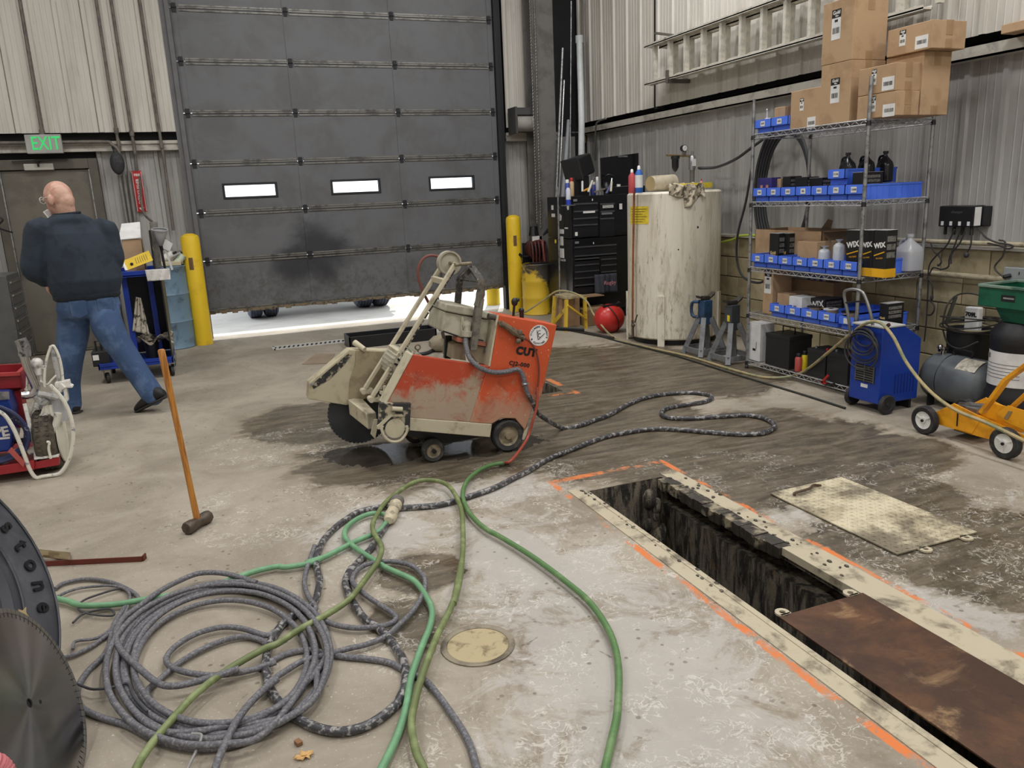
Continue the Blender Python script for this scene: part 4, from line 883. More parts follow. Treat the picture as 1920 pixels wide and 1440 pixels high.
t = carton('carton', 'open topped carton behind the second shelf bins', 1447, 1463, 335, 370, 1535, SX0+.12, LV[3]+.012, depth=.1)
t = carton('carton', 'long carton at the back of the second shelf', 1463, 1560, 336, 372, 1570, SX0+.3, LV[3]+.012, depth=.2, m=mat('dim_cardboard', C(150, 122, 92), .8))
# shelf three, back and contents
t = thing('open_carton', 'large open carton with raised flap at the back left of the middle shelf', 'carton', (SX0+.35, 5.2, LV[2]))
a, b = yz(1412, 450, SX0+.18), yz(1434, 450, SX0+.18); ya, yb2 = a[0], yz(1560, 430, SX0+.3)[0]; zt2 = LV[2]+.30
mb = MB().box(SX0+.2, SX0+.56, yb2, ya, LV[2]+.002, LV[2]+.006).box(SX0+.2, SX0+.205, yb2, ya, LV[2], zt2).box(SX0+.555, SX0+.56, yb2, ya, LV[2], zt2).box(SX0+.2, SX0+.56, ya-.005, ya, LV[2], zt2).box(SX0+.2, SX0+.56, yb2, yb2+.005, LV[2], zt2)
obj('box', mb, CARD, t); obj('flap', MB().prism([(SX0+.21, yb2+.01, zt2), (SX0+.55, yb2+.01, zt2), (SX0+.53, yb2-.09, zt2-.1), (SX0+.22, yb2-.09, zt2-.1)], (0, 0, .004)).prism([(SX0+.3, yb2+.02, zt2), (SX0+.3, yb2+.13, zt2+.0), (SX0+.3, yb2+.05, zt2+.09), (SX0+.3, yb2+.0, zt2+.08)], (.004, 0, 0)), mat('dark_flap', C(104, 84, 64), .8), t)
c = carton('carton', 'small carton between the gold boxes and wrapped filters, middle shelf', 1494, 1530, 454, 500, 1560, SX0+.07, LV[2]+.006, depth=.22); clabel(c, .4, .2, .05, .06, 'gold')
WRAP = NT('plastic_wrap_white'); WRAP.bump(WRAP.noise(30, 3, .6), .5); WRAPM = WRAP.out(C(200, 206, 212), .2)
for i, (u, v, r, h) in enumerate(((1545, 485, .045, .17), (1572, 485, .042, .22))):
    q = yz(u, v, SX0+.12); z = LV[2]+.006
    t = thing('wrapped_filter', ['short', 'tall'][i]+' plastic wrapped white filter canister left of the black and yellow boxes', 'filter', (SX0+.12, q[0], z), 0)
    obj('can', MB().lathe([(r, 0), (r, h*.86), (r*.9, h*.93), (r*.5, h)], (SX0+.12, q[0], z), seg=18), WRAPM, t); obj('wrap_twist', MB().lathe([(r*.5, h*.97), (r*.2, h*1.02), (r*.7, h*1.12)], (SX0+.12, q[0], z), seg=9), WRAPM, t)
def jug(name, label, c, h, w, d, m, capm, lean=0.):
    t = thing(name, label, 'jug', c); c = V(c)
    R_ = Matrix.Rotation(lean, 3, 'X')
    mb = MB(); prof = [(0, .8), (.04, 1), (.55, 1), (.68, .86), (.84, .42), (.9, .26), (1., .26)]; vs = []; n = 20
    for zz, s in prof:
        for k in range(n):
            a = 2*pi*k/n; e = .55 if zz < .7 else 1.
            cx_ = math.copysign(abs(cos(a))**e, cos(a)); sy_ = math.copysign(abs(sin(a))**e, sin(a))
            vs.append(c+R_ @ V((cx_*d/2*s, sy_*w/2*s, zz*h)))
    mb.add(vs, [(i*n+k, i*n+(k+1) % n, (i+1)*n+(k+1) % n, (i+1)*n+k) for i in range(len(prof)-1) for k in range(n)]+[tuple(reversed(range(n))), tuple((len(prof)-1)*n+k for k in range(n))], True)
    obj('bottle', mb, m, t)
    obj('cap', MB().cyl(c+R_ @ V((0, 0, h*.97)), c+R_ @ V((0, 0, h*1.05)), w*.16, seg=12), capm, t)
    obj('grip', MB().tube([c+R_ @ V((0, w*.15, h*.9)), c+R_ @ V((0, w*.42, h*.86)), c+R_ @ V((0, w*.5, h*.66)), c+R_ @ V((0, w*.46, h*.52))], w*.075, 8), m, t)
    return t
HD = NT('milky_plastic'); HD.b.inputs['Transmission Weight'].default_value = .35; HDM = HD.out(C(206, 208, 212), .3)
q = yz(1714, 490, SX0+.2); q2 = aty(1712, 490, SY0-.02)
jug('plastic_jug', 'empty milky gallon jug at the right end of the middle shelf', (4.90, 4.36, LV[2]+.005), .26, .17, .17, HDM, HDM)
BOT = mat('black_oil_bottle', C(28, 30, 34), .22)
for i, u in enumerate((1590, 1625, 1660)):
    xx = SX0+.16+.13*i; q = atx(u, 300, xx)
    jug('oil_bottle', 'black oil bottle standing in the upper second shelf bin, %s of three' % ['left', 'middle', 'right'][i], (xx, max(q.y, 4.42), LV[3]+.118), .21, .12, .08, BOT, BLACK)
# shelf four
c = carton('carton', 'upright carton with a big black Gold label left of the fourth shelf bins', 1429, 1447, 478, 590, 1462, SX0+.06, LV[1], depth=.2); c['W'] = c['W']; clabel(c, .5, .55, .085, .2, 'gold')
t = carton('carton', 'tan carton in the fourth shelf bins', 1456, 1478, 552, 590, 1500, SX0+.09, LV[1]+.02, depth=.2)
t = carton('white_box', 'small white parts box in the second bin of the fourth shelf down', 1478, 1502, 558, 595, 1514, SX0+.07, LV[1]+.02, 'box', WHITE, .1, False, None, .14); clabel(t, .5, .5, .05, .05)
t = carton('carton', 'long carton at the rear of the fourth shelf down', 1478, 1560, 530, 590, 1580, SX0+.33, LV[1]+.003, depth=.2, m=mat('dim_cardboard', C(150, 122, 92), .8))
t = carton('striped_box', 'white box with blue stripes at the rear of the fourth shelf down', 1472, 1545, 495, 590, 1580, SX0+.36, LV[1]+.12, 'box', mat('dim_white_box', C(176, 178, 182), .6), .1, False, None, .2); 
mb = MB()
for i in range(3): mb.box(-t['D']-.001, -t['D'], -t['W']*(.1+.3*i)-.03, -t['W']*(.1+.3*i), .01, t['H']-.01)
obj('stripe', mb, mat('blue_stripe', C(50, 80, 160), .5), t, 0, True)
filterbox('dark filter box lying behind the white box, fourth shelf down', 1516, 1545, 562, 600, 1570, SX0+.16, LV[1]+.02, 'wix', .2, wht=False)
for i, (u, v) in enumerate(((1525, 578), (1556, 580), (1590, 585))):
    q = yz(u, v, SX0+.12); z = LV[1]+.06+.0*i
    t = thing('round_filter', 'round pleated filter lying in the fourth shelf bins, %s of three' % ['left', 'middle', 'right'][i], 'filter', (SX0+.13, q[0], z))
    obj('ring', MB().lathe([(.03, 0), (.055, 0), (.055, .05), (.03, .05)], (SX0+.13, q[0], z), seg=20, cap=False).cyl((SX0+.13, q[0], z+.045), (SX0+.13, q[0], z+.05), .05, seg=20), mat('filter_media', C(140, 124, 108), .8), t)
    obj('end_cap', MB().lathe([(.02, .05), (.056, .05), (.056, .056), (.02, .056)], (SX0+.13, q[0], z), seg=20, cap=False), BLACK if i != 1 else PAPER, t)
# bottom shelf
t = carton('white_box', 'tall white box at the left of the bottom shelf', 1400, 1424, 608, 678, 1450, SX0+.02, LV[0], 'box', mat('white_card', C(222, 222, 224), .6), .1, False); 
obj('print', MB().box(-t['D']-.001, -t['D'], -.03, .01, .09, .11).box(-t['D']-.001, -t['D'], -.04, -.034, .11, .17), INK, t, 0, True)
BATT = mat('black_battery_case', C(34, 35, 38), .45)
def battery(label, pl, pr, top, bot, side, x, handle, term, depth=None):
    t = carton('battery', label, pl, pr, top, bot, side, x, LV[0], 'battery', BATT, .1, False, 'batteries on the bottom shelf', depth); W, D, H = t['W'], t['D'], t['H']
    obj('lid', MB().box(-D-.003, D+.003, -W-.003, W+.003, H-.03, H+.004), BATT, t, .004, True)
    if handle: obj('carry_handle', MB().tube([(0, -W*.5, H), (0, -W*.5, H+.06), (0, W*.5, H+.06), (0, W*.5, H)], .006, 6, 1), BLACK, t, 0, True)
    if term:
        for s_ in (-.6, .6): obj('terminal', MB().cyl((-D*.5, W*s_, H), (-D*.5, W*s_, H+.02), .01, seg=10), REDP if s_ < 0 else STEEL, t, 0, True)
battery('black battery with carry handle beside the tall white box', 1434, 1478, 633, 693, 1520, SX0+.02, True, False)
battery('black battery with red terminal caps, left of the two by the blue charger', 1512, 1546, 660, 712, 1562, SX0+.02, False, True, .2)
battery('black battery with red terminal caps, right of the two by the blue charger', 1548, 1588, 668, 723, 1600, SX0+.02, False, True, .2)
def can(name, label, c, r, h, m, top, catg='can'):
    t = thing(name, label, catg, c); obj('body', MB().lathe([(r*.96, 0), (r, .005), (r, h*.72), (r*.75, h*.8)], c, seg=18), m, t); obj('cap', MB().lathe([(r*.7, h*.79), (r*.72, h*.97), (r*.6, h)], c, seg=16), top, t); return t
y = yz(1487, 690)[0]; can('spray_can', 'red spray can with black cap between the bottom shelf batteries', (SX0+.06, y, LV[0]), .03, .15, mat('faded_red_can', C(190, 84, 78), .4), BLACK)
y = yz(1508, 690, SX0+.1)[0]; can('spray_can', 'yellow spray can with black cap beside the bottom shelf batteries', (SX0+.1, y, LV[0]), .028, .17, mat('yellow_can', C(224, 200, 40), .4), BLACK)
# booster clamps hanging from the bottom shelf
t = thing('jumper_clamp', 'red and black jumper clamps lying over the bottom shelf edge', 'clamp', (SX0-.03, yz(1555, 720)[0], 0))
q = atx(1552, 716, SX0-.012); obj('red_jaw', MB().bar(q+V((0, .06, -.02)), q+V((0, -.0, .05)), .012, .018).bar(q+V((0, .06, -.01)), q+V((0, .015, -.02)), .012, .014), REDP, t); obj('black_jaw', MB().bar(q+V((0, .02, -.03)), q+V((0, -.07, .0)), .012, .014), BLACK, t)
# ---------------------------------------------------------------- welding style charger on wheels
CB = mat('charger_blue', C(22, 58, 152), .4, c2=C(18, 50, 134), sc=4)
cx0, cx1, cy0, cy1 = 4.20, 4.56, 3.90, 4.165; zb, zt = .07, .60
ch = thing('battery_charger', 'blue wheeled battery charger with a tubular handle in front of the shelves', 'charger', ((cx0+cx1)/2, (cy0+cy1)/2, 0))
obj('cabinet', MB().prism([(cx0, cy0, zb), (cx0, cy0, zt), (cx0+.2, cy0, zt), (cx1, cy0, zt-.1), (cx1, cy0, zb)], (0, cy1-cy0, 0)), CB, ch, .006)
obj('top_plate', MB().box(cx0-.004, cx0+.2, cy0-.004, cy1+.004, zt, zt+.012), mat('charger_top', C(186, 186, 184), .5), ch, .003)
q = atx(1622, 700, cx0); g_ = obj('grille', MB().box(cx0-.004, cx0, q.y-.085, q.y+.085, q.z-.06, q.z+.06), INK, ch)
mb = MB()
for i in range(7): zz = q.z-.05+.1*i/6; mb.box(cx0-.008, cx0-.004, q.y-.08, q.y+.08, zz-.003, zz+.003)
for i in range(3): yy = q.y-.08+.08*i; mb.box(cx0-.009, cx0-.004, yy-.003, yy+.003, q.z-.06, q.z+.06)
obj('grille_bars', mb, mat('grille_grey', C(92, 92, 90), .5), g_)
obj('rating_label', MB().box(cx0-.003, cx0, q.y-.03, q.y+.03, q.z-.1, q.z-.075), PAPER, ch)
mb = MB()
for i in range(7): xx = cx0+.14+.028*i; mb.box(xx, xx+.008, cy0-.002, cy0+.001, zb+.06, zb+.2)
obj('side_louvres', mb, mat('charger_blue_dark', C(14, 40, 110), .5), ch)
for yy in (cy0-.02, cy1+.02): wheel('wheel', (cx0+.06, yy, .068), .068, .035, .5, mat('black_hub', C(44, 44, 46), .5), ch, DARK)
obj('rear_foot', MB().box(cx1-.05, cx1-.03, cy0+.02, cy1-.02, 0, zb), BLACK, ch)
ha = [atx(1596, 640, cx0+.03), atx(1590, 590, cx0), atx(1583, 552, cx0-.01), atx(1592, 543, cx0-.015), atx(1612, 545, cx0-.015), atx(1622, 556, cx0-.01), atx(1634, 595, cx0), atx(1640, 640, cx0+.03)]
hd = obj('handle', MB().tube(ha, .011, 10), mat('handle_grey_metal', C(150, 150, 150), .35, .7), ch); obj('handle_bar', MB().tube([ha[2]+V((0, 0, -.06)), ha[5]+V((0, 0, -.03))], .006, 6), BLACK, hd)
mb = MB(); c0 = atx(1620, 640, cx0-.03)
for i in range(6):
    rr = .085+.012*i; mb.tube([c0+V((-.012*(i % 3), cos(a*pi/6)*rr*1.0, sin(a*pi/6)*rr*(.75+.1*(i % 2))-.02*i+.03)) for a in range(12)], .0055, 6, 3, True)
obj('cable_bundle', mb, mat('black_lead', C(52, 52, 54), .6), ch, label='black leads coiled over the handle')
q = atx(1656, 617, cx0+.02); obj('clamp', MB().bar(q+V((0, .03, -.03)), q+V((0, -.05, .04)), .014, .02), mat('dark_red_clamp', C(70, 32, 32), .5), ch)
# air hose from the floor over the charger to the right
HOSE_T = mat('tan_air_hose', C(168, 150, 110), .5, c2=C(120, 128, 96), sc=9)
P = [fl(1150, 632, .012), fl(1210, 650, .012), fl(1290, 668, .012), fl(1380, 695, .012), fl(1440, 708, .012)]+[aty(1500, 700, 4.9), atx(1560, 655, 4.30), atx(1600, 622, 4.22), atx(1625, 606, 4.15), atx(1650, 605, 4.15), atx(1675, 632, 4.13), atx(1700, 680, 4.12), atx(1740, 730, 4.08), atx(1790, 768, 4.05), atx(1850, 793, 4.04), atx(1930, 832, 4.03), atx(1990, 872, 4.02), V((4.0, 2.38, .06)), V((3.98, 2.2, .012)), V((3.9, 1.7, .012))]
pr0 = [aty(958, 592, 8.9), aty(985, 585, 8.7), aty(1020, 562, 8.5), aty(1045, 546, 8.35), aty(1075, 549, 8.2), aty(1100, 565, 8.0), aty(1115, 592, 7.9)]
t = thing('air_hose', 'long tan air hose draped over the yellow step, the charger and the line marker', 'hose', (P[0].x, P[0].y, 0)); obj('line', MB().tube(pr0+P, .011, 8), HOSE_T, t)
t = thing('air_line', 'thin dark line lying on the floor along the shelves', 'hose', fl(1150, 640)); obj('line', MB().tube([fl(1120, 628, .01), fl(1160, 640, .01), fl(1260, 665, .01), fl(1380, 702, .01), fl(1500, 738, .01), fl(1585, 765, .01)], .008, 6), mat('black_line', C(40, 42, 38), .6), t)
# ---------------------------------------------------------------- air tank, line marker, barrels
tm = mat('grey_tank_paint', C(98, 104, 108), .4, c2=C(84, 88, 92), sc=5)
ax0, ay0, ay1, az, ar = 4.80, 3.50, 4.03, .20, .165
tk = thing('air_tank', 'grey portable air tank lying between the charger and the line marker', 'tank', (ax0, (ay0+ay1)/2, 0))
prof = []
for i in range(9): a = pi/2*i/8; prof.append((ar*sin(a), ay0+.0+ar*.6*(1-cos(a))))
prof += [(ar, ay1-ar*.6)]
for i in range(1, 9): a = pi/2*(1-i/8); prof.append((ar*sin(a), ay1-ar*.6*(1-cos(a))))
obj('shell', MB().lathe([(r, y) for r, y in prof], (ax0, 0, az), (0, 1, 0), 32), tm, tk)
ym = (ay0+ay1)/2
obj('foot', MB().bar((ax0-.1, ym+.14, .0), (ax0-.1, ym+.14, .09), .02, .05).bar((ax0+.1, ym+.14, 0), (ax0+.1, ym+.14, .09), .02, .05).bar((ax0-.1, ym-.14, 0), (ax0-.1, ym-.14, .09), .02, .05).bar((ax0+.1, ym-.14, 0), (ax0+.1, ym-.14, .09), .02, .05), BLACK, tk)
obj('carry_handle', MB().tube([(ax0, ym+.06, az+ar-.005), (ax0, ym+.06, az+ar+.035), (ax0, ym-.07, az+ar+.04), (ax0, ym-.07, az+ar)], .009, 8, 2), BLACK, tk)
obj('valve', MB().cyl((ax0-.03, ym+.13, az+ar-.01), (ax0-.03, ym+.13, az+ar+.05), .014).cyl((ax0-.07, ym+.13, az+ar+.03), (ax0+.03, ym+.13, az+ar+.03), .011).ball((ax0-.05, ym+.14, az+ar+.05), .02), CHROME, tk)
R_ = Matrix.Rotation(radians(-38), 3, 'Y')
def onc(a, y, r): return V((ax0-sin(a)*r, y, az+cos(a)*r))
obj('decal', MB().grid(lambda u, v: onc(.15+.75*v, ym-.05-.15*u, ar+.0015), 4, 8), mat('tank_decal', C(206, 200, 184), .5, c2=C(150, 146, 130), sc=40), tk)
obj('seam', MB().tube([onc(a*.2-.2, ym+.07, ar+.001) for a in range(0, 12)], .003, 5), BLACK, tk)
MY = mat('marker_yellow_paint', C(238, 166, 34), .4, c2=C(206, 136, 30), sc=7)
mk = thing('line_marker', 'yellow wheeled line marking machine with white hubs at the right edge', 'cart', (4.25, 3.2, 0))
MX = 4.10
c1, c2 = atx(1731, 790, MX), atx(1882, 833, MX); wr_ = 27*mpp(c1)
for c_ in (c1, c2):
    for xx in (MX+.015, MX+.36):
        w_ = wheel('wheel', (xx, c_.y, wr_+.001), wr_, .045, .5, mat('white_plastic_hub', C(230, 230, 226), .4), mk, DARK, (1, 0, 0))
        mb = MB()
        for i in range(3): a = 2*pi*i/3+.5; d = V((0, cos(a), sin(a))); mb.bar(V((xx-.016, c_.y, wr_))+d*.012, V((xx-.016, c_.y, wr_))+d*wr_*.62, .006, .006, (1, 0, 0))
        obj('spoke', mb, MC['white_plastic_hub'], w_); obj('axle_nut', MB().cyl((xx-.03, c_.y, wr_), (xx, c_.y, wr_), .009), BLACK, w_)
def M8(x, y): return (1660+x/5.142, 620+y/5.142)
def mk8(X, *p): return [atx(*M8(*q), X) for q in p]
xs_ = MX+.05
obj('side_panel', MB().prism(mk8(xs_, (485, 785), (660, 700), (860, 800), (1340, 1010), (1340, 1090), (1150, 1075), (980, 1045), (840, 1005), (520, 905)), (.008, 0, 0)), MY, mk, .002)
obj('side_panel', MB().prism([p+V((.27, 0, 0)) for p in mk8(xs_, (485, 785), (660, 700), (860, 800), (1340, 1010), (1340, 1090), (1150, 1075), (980, 1045), (840, 1005), (520, 905))], (.008, 0, 0)), MY, mk, .002)
q = mk8(xs_, (485, 785), (520, 905), (840, 1005)); obj('floor_pan', MB().prism([q[0], q[1], q[1]+V((.27, 0, 0)), q[0]+V((.27, 0, 0))], (0, -.004, 0)).prism([q[1], q[2], q[2]+V((.27, 0, 0)), q[1]+V((.27, 0, 0))], (0, 0, .005)), MY, mk)
obj('upper_tray', MB().prism(mk8(xs_+.11, (860, 800), (1000, 690), (1340, 770), (1340, 950)), (.006, 0, 0)).prism(mk8(xs_+.0, (1060, 800), (1180, 720), (1340, 770), (1340, 960), (1180, 890)), (.006, 0, 0)), MY, mk, .002)
ub = mk8(xs_-.005, (935, 790), (1165, 475), (1345, 345), (1500, 230)); obj('frame_bar', MB().bar(ub[0], ub[1], .022, .05, (1, 0, 0)).bar(ub[1], ub[2], .022, .05, (1, 0, 0)).bar(ub[2], ub[3], .022, .05, (1, 0, 0)), MY, mk, .003)
ub = mk8(xs_+.12, (1210, 750), (1420, 560), (1560, 440)); obj('frame_bar', MB().bar(ub[0], ub[1], .02, .04, (1, 0, 0)).bar(ub[1], ub[2], .02, .04, (1, 0, 0)), MY, mk, .003)
q = mk8(xs_-.004, (700, 760), (690, 920)); obj('slot', MB().bar(q[0], q[1], .004, .008, (1, 0, 0)), INK, mk)
q = mk8(xs_-.004, (880, 830), (800, 985), (835, 995), (925, 840)); obj('strap', MB().prism(q, (.004, 0, 0)), MY, mk)
q = mk8(xs_-.004, (1185, 775), (1222, 780), (1180, 855), (1140, 845)); obj('sticker', MB().prism(q, (.003, 0, 0)), mat('grey_sticker', C(150, 130, 96), .5), mk)
q = mk8(xs_+.12, (850, 740)); obj('spray_latch', MB().box(q[0].x-.06, q[0].x+.06, q[0].y-.07, q[0].y+.07, q[0].z-.02, q[0].z+.012).bar(q[0]+V((-.05, .06, .02)), q[0]+V((.03, -.08, .03)), .014, .012), STEEL, mk)
q = mk8(xs_+.1, (660, 960), (850, 1040)); obj('guard_skirt', MB().box(q[0].x, q[0].x+.15, q[1].y, q[0].y, .03, .09), DARK, mk)
# bin with hoses, keg with spreader
PB = mat('black_bin_plastic', C(30, 30, 33), .5)
bx, by = 4.98, 3.36; q = atx(1820, 615, bx); hb = q.z
t = thing('trash_bin', 'black plastic bin with coiled cords on its rim behind the air tank', 'bin', (bx, q.y, 0)); by = q.y
obj('tub', MB().lathe([(.12, .001), (.15, hb), (.145, hb), (.115, .012)], (bx, by, 0), seg=28), PB, t); obj('rim', MB().torus((bx, by, hb), .152, .008, seg=28), mat('tan_rim', C(160, 148, 118), .6), t)
cd_ = thing('cord_coil', 'tangle of black and grey cords looped on the black bin', 'cord', (bx, by, hb)); mb = MB()
for i in range(5):
    ph = i*1.1; mb.tube([V((bx+cos(a*pi/6)*(.16+.01*i), by+sin(a*pi/6)*(.155+.012*((i*2) % 5)), hb+.01+.014*i+.03*sin(a*pi/6+ph))) for a in range(12)], .0055, 6, 3, True)
mb.tube([(bx-.1, by+.14, hb-.02), (bx-.14, by+.06, hb-.1), (bx-.16, by-.06, hb-.12), (bx-.12, by-.16, hb-.06)], .006, 6).tube([(bx-.12, by+.13, hb+.02), (bx-.1, by+.12, hb+.16), (bx-.02, by+.10, hb+.23), (bx, by-.02, hb+.24), (bx, by-.12, hb+.2)], .007, 6)
mb.bar((bx-.1, by+.12, hb+.02), (bx-.06, by+.09, hb+.22), .02, .02)
obj('loops', mb, mat('dark_cord', C(56, 54, 50), .6), cd_)
q = atx(1825, 600, bx+.1); t = thing('paper_bag', 'white printed bag standing behind the cords on the black bin', 'bag', (bx+.08, q.y, hb-.1))
obj('sack', MB().prism([(bx+.08, q.y-.055, hb-.12), (bx+.08, q.y+.055, hb-.12), (bx+.08, q.y+.06, hb+.13), (bx+.08, q.y-.05, hb+.135)], (.05, 0, 0)), WHITE, t, .01); text('709L', .04, INK, t, frame((bx+.076, q.y+.005, hb+.08), (0, -1, 0), (0, 0, 1)), 'print', .0005, 1.1, .002)
kx, ky = 4.80, 2.98; q = atx(1905, 645, kx); ky = q.y-.03
t = thing('plastic_keg', 'black plastic keg with a big white label under the green spreader', 'keg', (kx, ky, 0))
obj('drum', MB().lathe([(.15, .001), (.175, .03), (.175, .2), (.165, .22), (.165, .5), (.175, .52), (.172, .6), (.12, .66)], (kx, ky, 0), seg=30), PB, t)
obj('label', MB().grid(lambda u, v: V((kx-cos(-1.1+2.2*u)*.167, ky-sin(-1.1+2.2*u)*.167, .26+.22*v)), 14, 1), PAPER, t)
mb = MB()
for i in range(9): a = -.9+.04*i; mb.bar(V((kx-cos(a)*.168, ky-sin(a)*.168, .43)), V((kx-cos(a)*.168, ky-sin(a)*.168, .46)), .0015, .004)
for j in range(5):
    mb.grid(lambda u, v, j=j: V((kx-cos(-.8+1.5*u)*.1685, ky-sin(-.8+1.5*u)*.1685, .40-.022*j+.004*v)), 10, 1)
obj('print', mb, mat('grey_text', C(120, 120, 120), .6), t)
SG = mat('spreader_green', C(24, 94, 70), .4, c2=C(16, 72, 54), sc=7)
q = atx(1845, 560, kx-.12); hz = .66
t = thing('seed_spreader', 'dark green spreader hopper resting on the black keg', 'hopper', (kx, ky, hz))
def sq(x0, x1, y0, y1, z): return [V((x0, y0, z)), V((x1, y0, z)), V((x1, y1, z)), V((x0, y1, z))]
def loft(mb, A_, B_): return mb.add(A_+B_, [(i, (i+1) % 4, 4+(i+1) % 4, 4+i) for i in range(4)])
y1_ = q.y; y0_ = ky-.25; ztop = atx(1845, 535, kx-.17).z
mb = MB(); loft(mb, sq(kx-.17, kx+.17, y0_, y1_, ztop), sq(kx-.17, kx+.17, y0_, y1_, ztop-.13)); loft(mb, sq(kx-.17, kx+.17, y0_, y1_, ztop-.13), sq(kx-.13, kx+.13, y0_+.06, y1_-.09, ztop-.13)); loft(mb, sq(kx-.13, kx+.13, y0_+.06, y1_-.09, ztop-.13), sq(kx-.1, kx+.1, y0_+.09, y1_-.13, hz+.005)); mb.add(sq(kx-.1, kx+.1, y0_+.09, y1_-.13, hz+.005), [(0, 1, 2, 3)])
obj('hopper', mb, SG, t, .006, solid=.006)
rp = sq(kx-.175, kx+.175, y0_-.005, y1_+.005, ztop); mb = MB()
for i in range(4): mb.bar(rp[i], rp[(i+1) % 4], .022, .018)
obj('rim', mb, mat('green_rim_faded', C(120, 140, 126), .5, c2=C(40, 90, 74), sc=9), t, .004)
q = atx(1890, 560, kx-.172); obj('badge', MB().box(q.x-.002, q.x+.001, q.y-.045, q.y+.045, q.z-.02, q.z+.02), INK, t); obj('badge_print', MB().box(q.x-.0035, q.x-.002, q.y-.04, q.y+.03, q.z-.004, q.z+.006), mat('badge_silver', C(150, 150, 150), .4), t)
jug('plastic_jug', 'milky gallon jug standing behind the grey air tank', (5.05, 3.98, 0), .34, .17, .17, HDM, HDM)
# ---------------------------------------------------------------- things on the right wall
WX = XW+.095
a, b = atx(1780, 385, WX), atx(1850, 425, WX)
t = thing('wall_charger', 'black four bank charger box fixed to the right wall', 'charger', (WX, (a.y+b.y)/2, b.z))
obj('housing', MB().box(WX-.10, WX+.015, b.y+.03, a.y, b.z, a.z), BLACK, t, .008); obj('mount_plate', MB().box(WX-.02, WX+.02, b.y-.03, a.y+.02, b.z+.005, a.z-.005), BLACK, t, .006)
obj('side_sticker', MB().box(WX-.095, WX-.03, b.y+.0285, b.y+.03, b.z+.01, a.z-.01), WHITE, t)
mb = MB(); mw = MB()
for i in range(4):
    yy = b.y+.07+(a.y-b.y-.09)*i/3.2; obj('cable_boot', MB().tube([(WX-.06, yy, b.z+.01), (WX-.06, yy, b.z-.06)], .012, 8, raw=True), BLACK, t)
    obj('tag', MB().box(WX-.102, WX-.10, yy-.012, yy+.01, b.z+.01, b.z+.04), WHITE, t)
text('charger', .026, mat('faint_print', C(90, 90, 94), .5), t, frame((WX-.1008, (a.y+b.y)/2+.01, a.z-.045), (0, -1, 0), (0, 0, 1)), 'print', .0004, 1.2)
mb = MB()
ends = [[(1790, 430), (1775, 460), (1755, 480), (1742, 500), (1740, 540), (1737, 600), (1733, 640)], [(1800, 432), (1790, 460), (1780, 485), (1778, 500), (1765, 505), (1750, 502), (1742, 515)], [(1810, 432), (1800, 455), (1785, 475), (1783, 495)], [(1822, 430), (1820, 460), (1812, 475)], [(1835, 428), (1848, 445), (1870, 455), (1890, 458), (1900, 462), (1890, 466), (1870, 460), (1852, 456)], [(1745, 455), (1750, 470), (1760, 480), (1765, 490), (1762, 496)], [(1738, 520), (1748, 535), (1748, 560)], [(1738, 560), (1750, 570), (1752, 580), (1746, 590), (1737, 590)]]
for e_ in ends: mb.tube([atx(u, v, 5.13) for u, v in e_], .006, 6)
mb.ball(atx(1747, 558, 5.13), .014, 8, 5, (1, .8, 1.8)).ball(atx(1812, 478, 5.13), .018, 8, 5, (1, 1, 1.2)).ball(atx(1760, 497, 5.13), .012, 8, 5)
t2 = thing('charging_cable', 'black leads hanging from the four bank charger down the block wall', 'cable', atx(1790, 430, 5.13)); obj('lead', mb, mat('black_lead', C(52, 52, 54), .6), t2)
CON = mat('dusty_conduit', C(176, 166, 140), .5, c2=C(140, 128, 104), sc=8)
def pipe(name, label, pts, r, m, catg='pipe', n=4, parts=None):
    t = thing(name, label, catg, pts[0]); obj('run', MB().tube(pts, r, 10, n), m, t)
    if parts: obj('strap', parts, STEEL, t)
    return t
pipe('conduit', 'dusty conduit running along the top of the block wall', [(5.2, 5.6, 1.095), (5.2, 3.0, 1.105)], .018, CON, 'pipe', 2)
a = atx(1743, 512, 5.2); b = atx(1888, 517, 5.2); pipe('conduit', 'lower dusty conduit ending at the grey outlet box', [(5.2, 5.6, a.z), (5.2, b.y, a.z)], .022, CON, 'pipe', 2)
q = atx(1905, 519, 5.22); t = thing('outlet_box', 'grey outlet box with a plug on the block wall', 'outlet', (5.22, q.y, q.z)); obj('plate', MB().box(5.19, 5.265, q.y-.085, q.y+.075, q.z-.065, q.z+.065), mat('outlet_grey', C(150, 156, 156), .5), t, .005)
obj('plug', MB().cyl((5.19, q.y+.02, q.z+.01), (5.15, q.y+.04, q.z+.0), .014), BLACK, t); obj('socket_slots', MB().box(5.187, 5.19, q.y-.03, q.y-.024, q.z-.05, q.z-.03).box(5.187, 5.19, q.y-.045, q.y-.039, q.z-.05, q.z-.03).box(5.187, 5.19, q.y-.045, q.y-.039, q.z+.02, q.z+.04), INK, t)
t = thing('outlet_cable', 'thin cord rising from the outlet box to the upper conduit', 'cord', (5.17, q.y, q.z)); obj('line', MB().tube([(5.15, q.y+.04, q.z), (5.16, q.y+.12, q.z+.06), atx(1880, 480, 5.17), atx(1885, 455, 5.18), atx(1873, 450, 5.18)], .006, 6), mat('dark_cord', C(56, 54, 50), .6), t)
pipe('green_pipe', 'lime green hose running along the block wall behind the tank', [atx(1350, 455, 5.15), atx(1375, 449, 5.14), atx(1405, 441, 5.12), (5.1, 5.3, 1.07)], .012, mat('lime_hose', C(176, 196, 72), .5), 'hose')
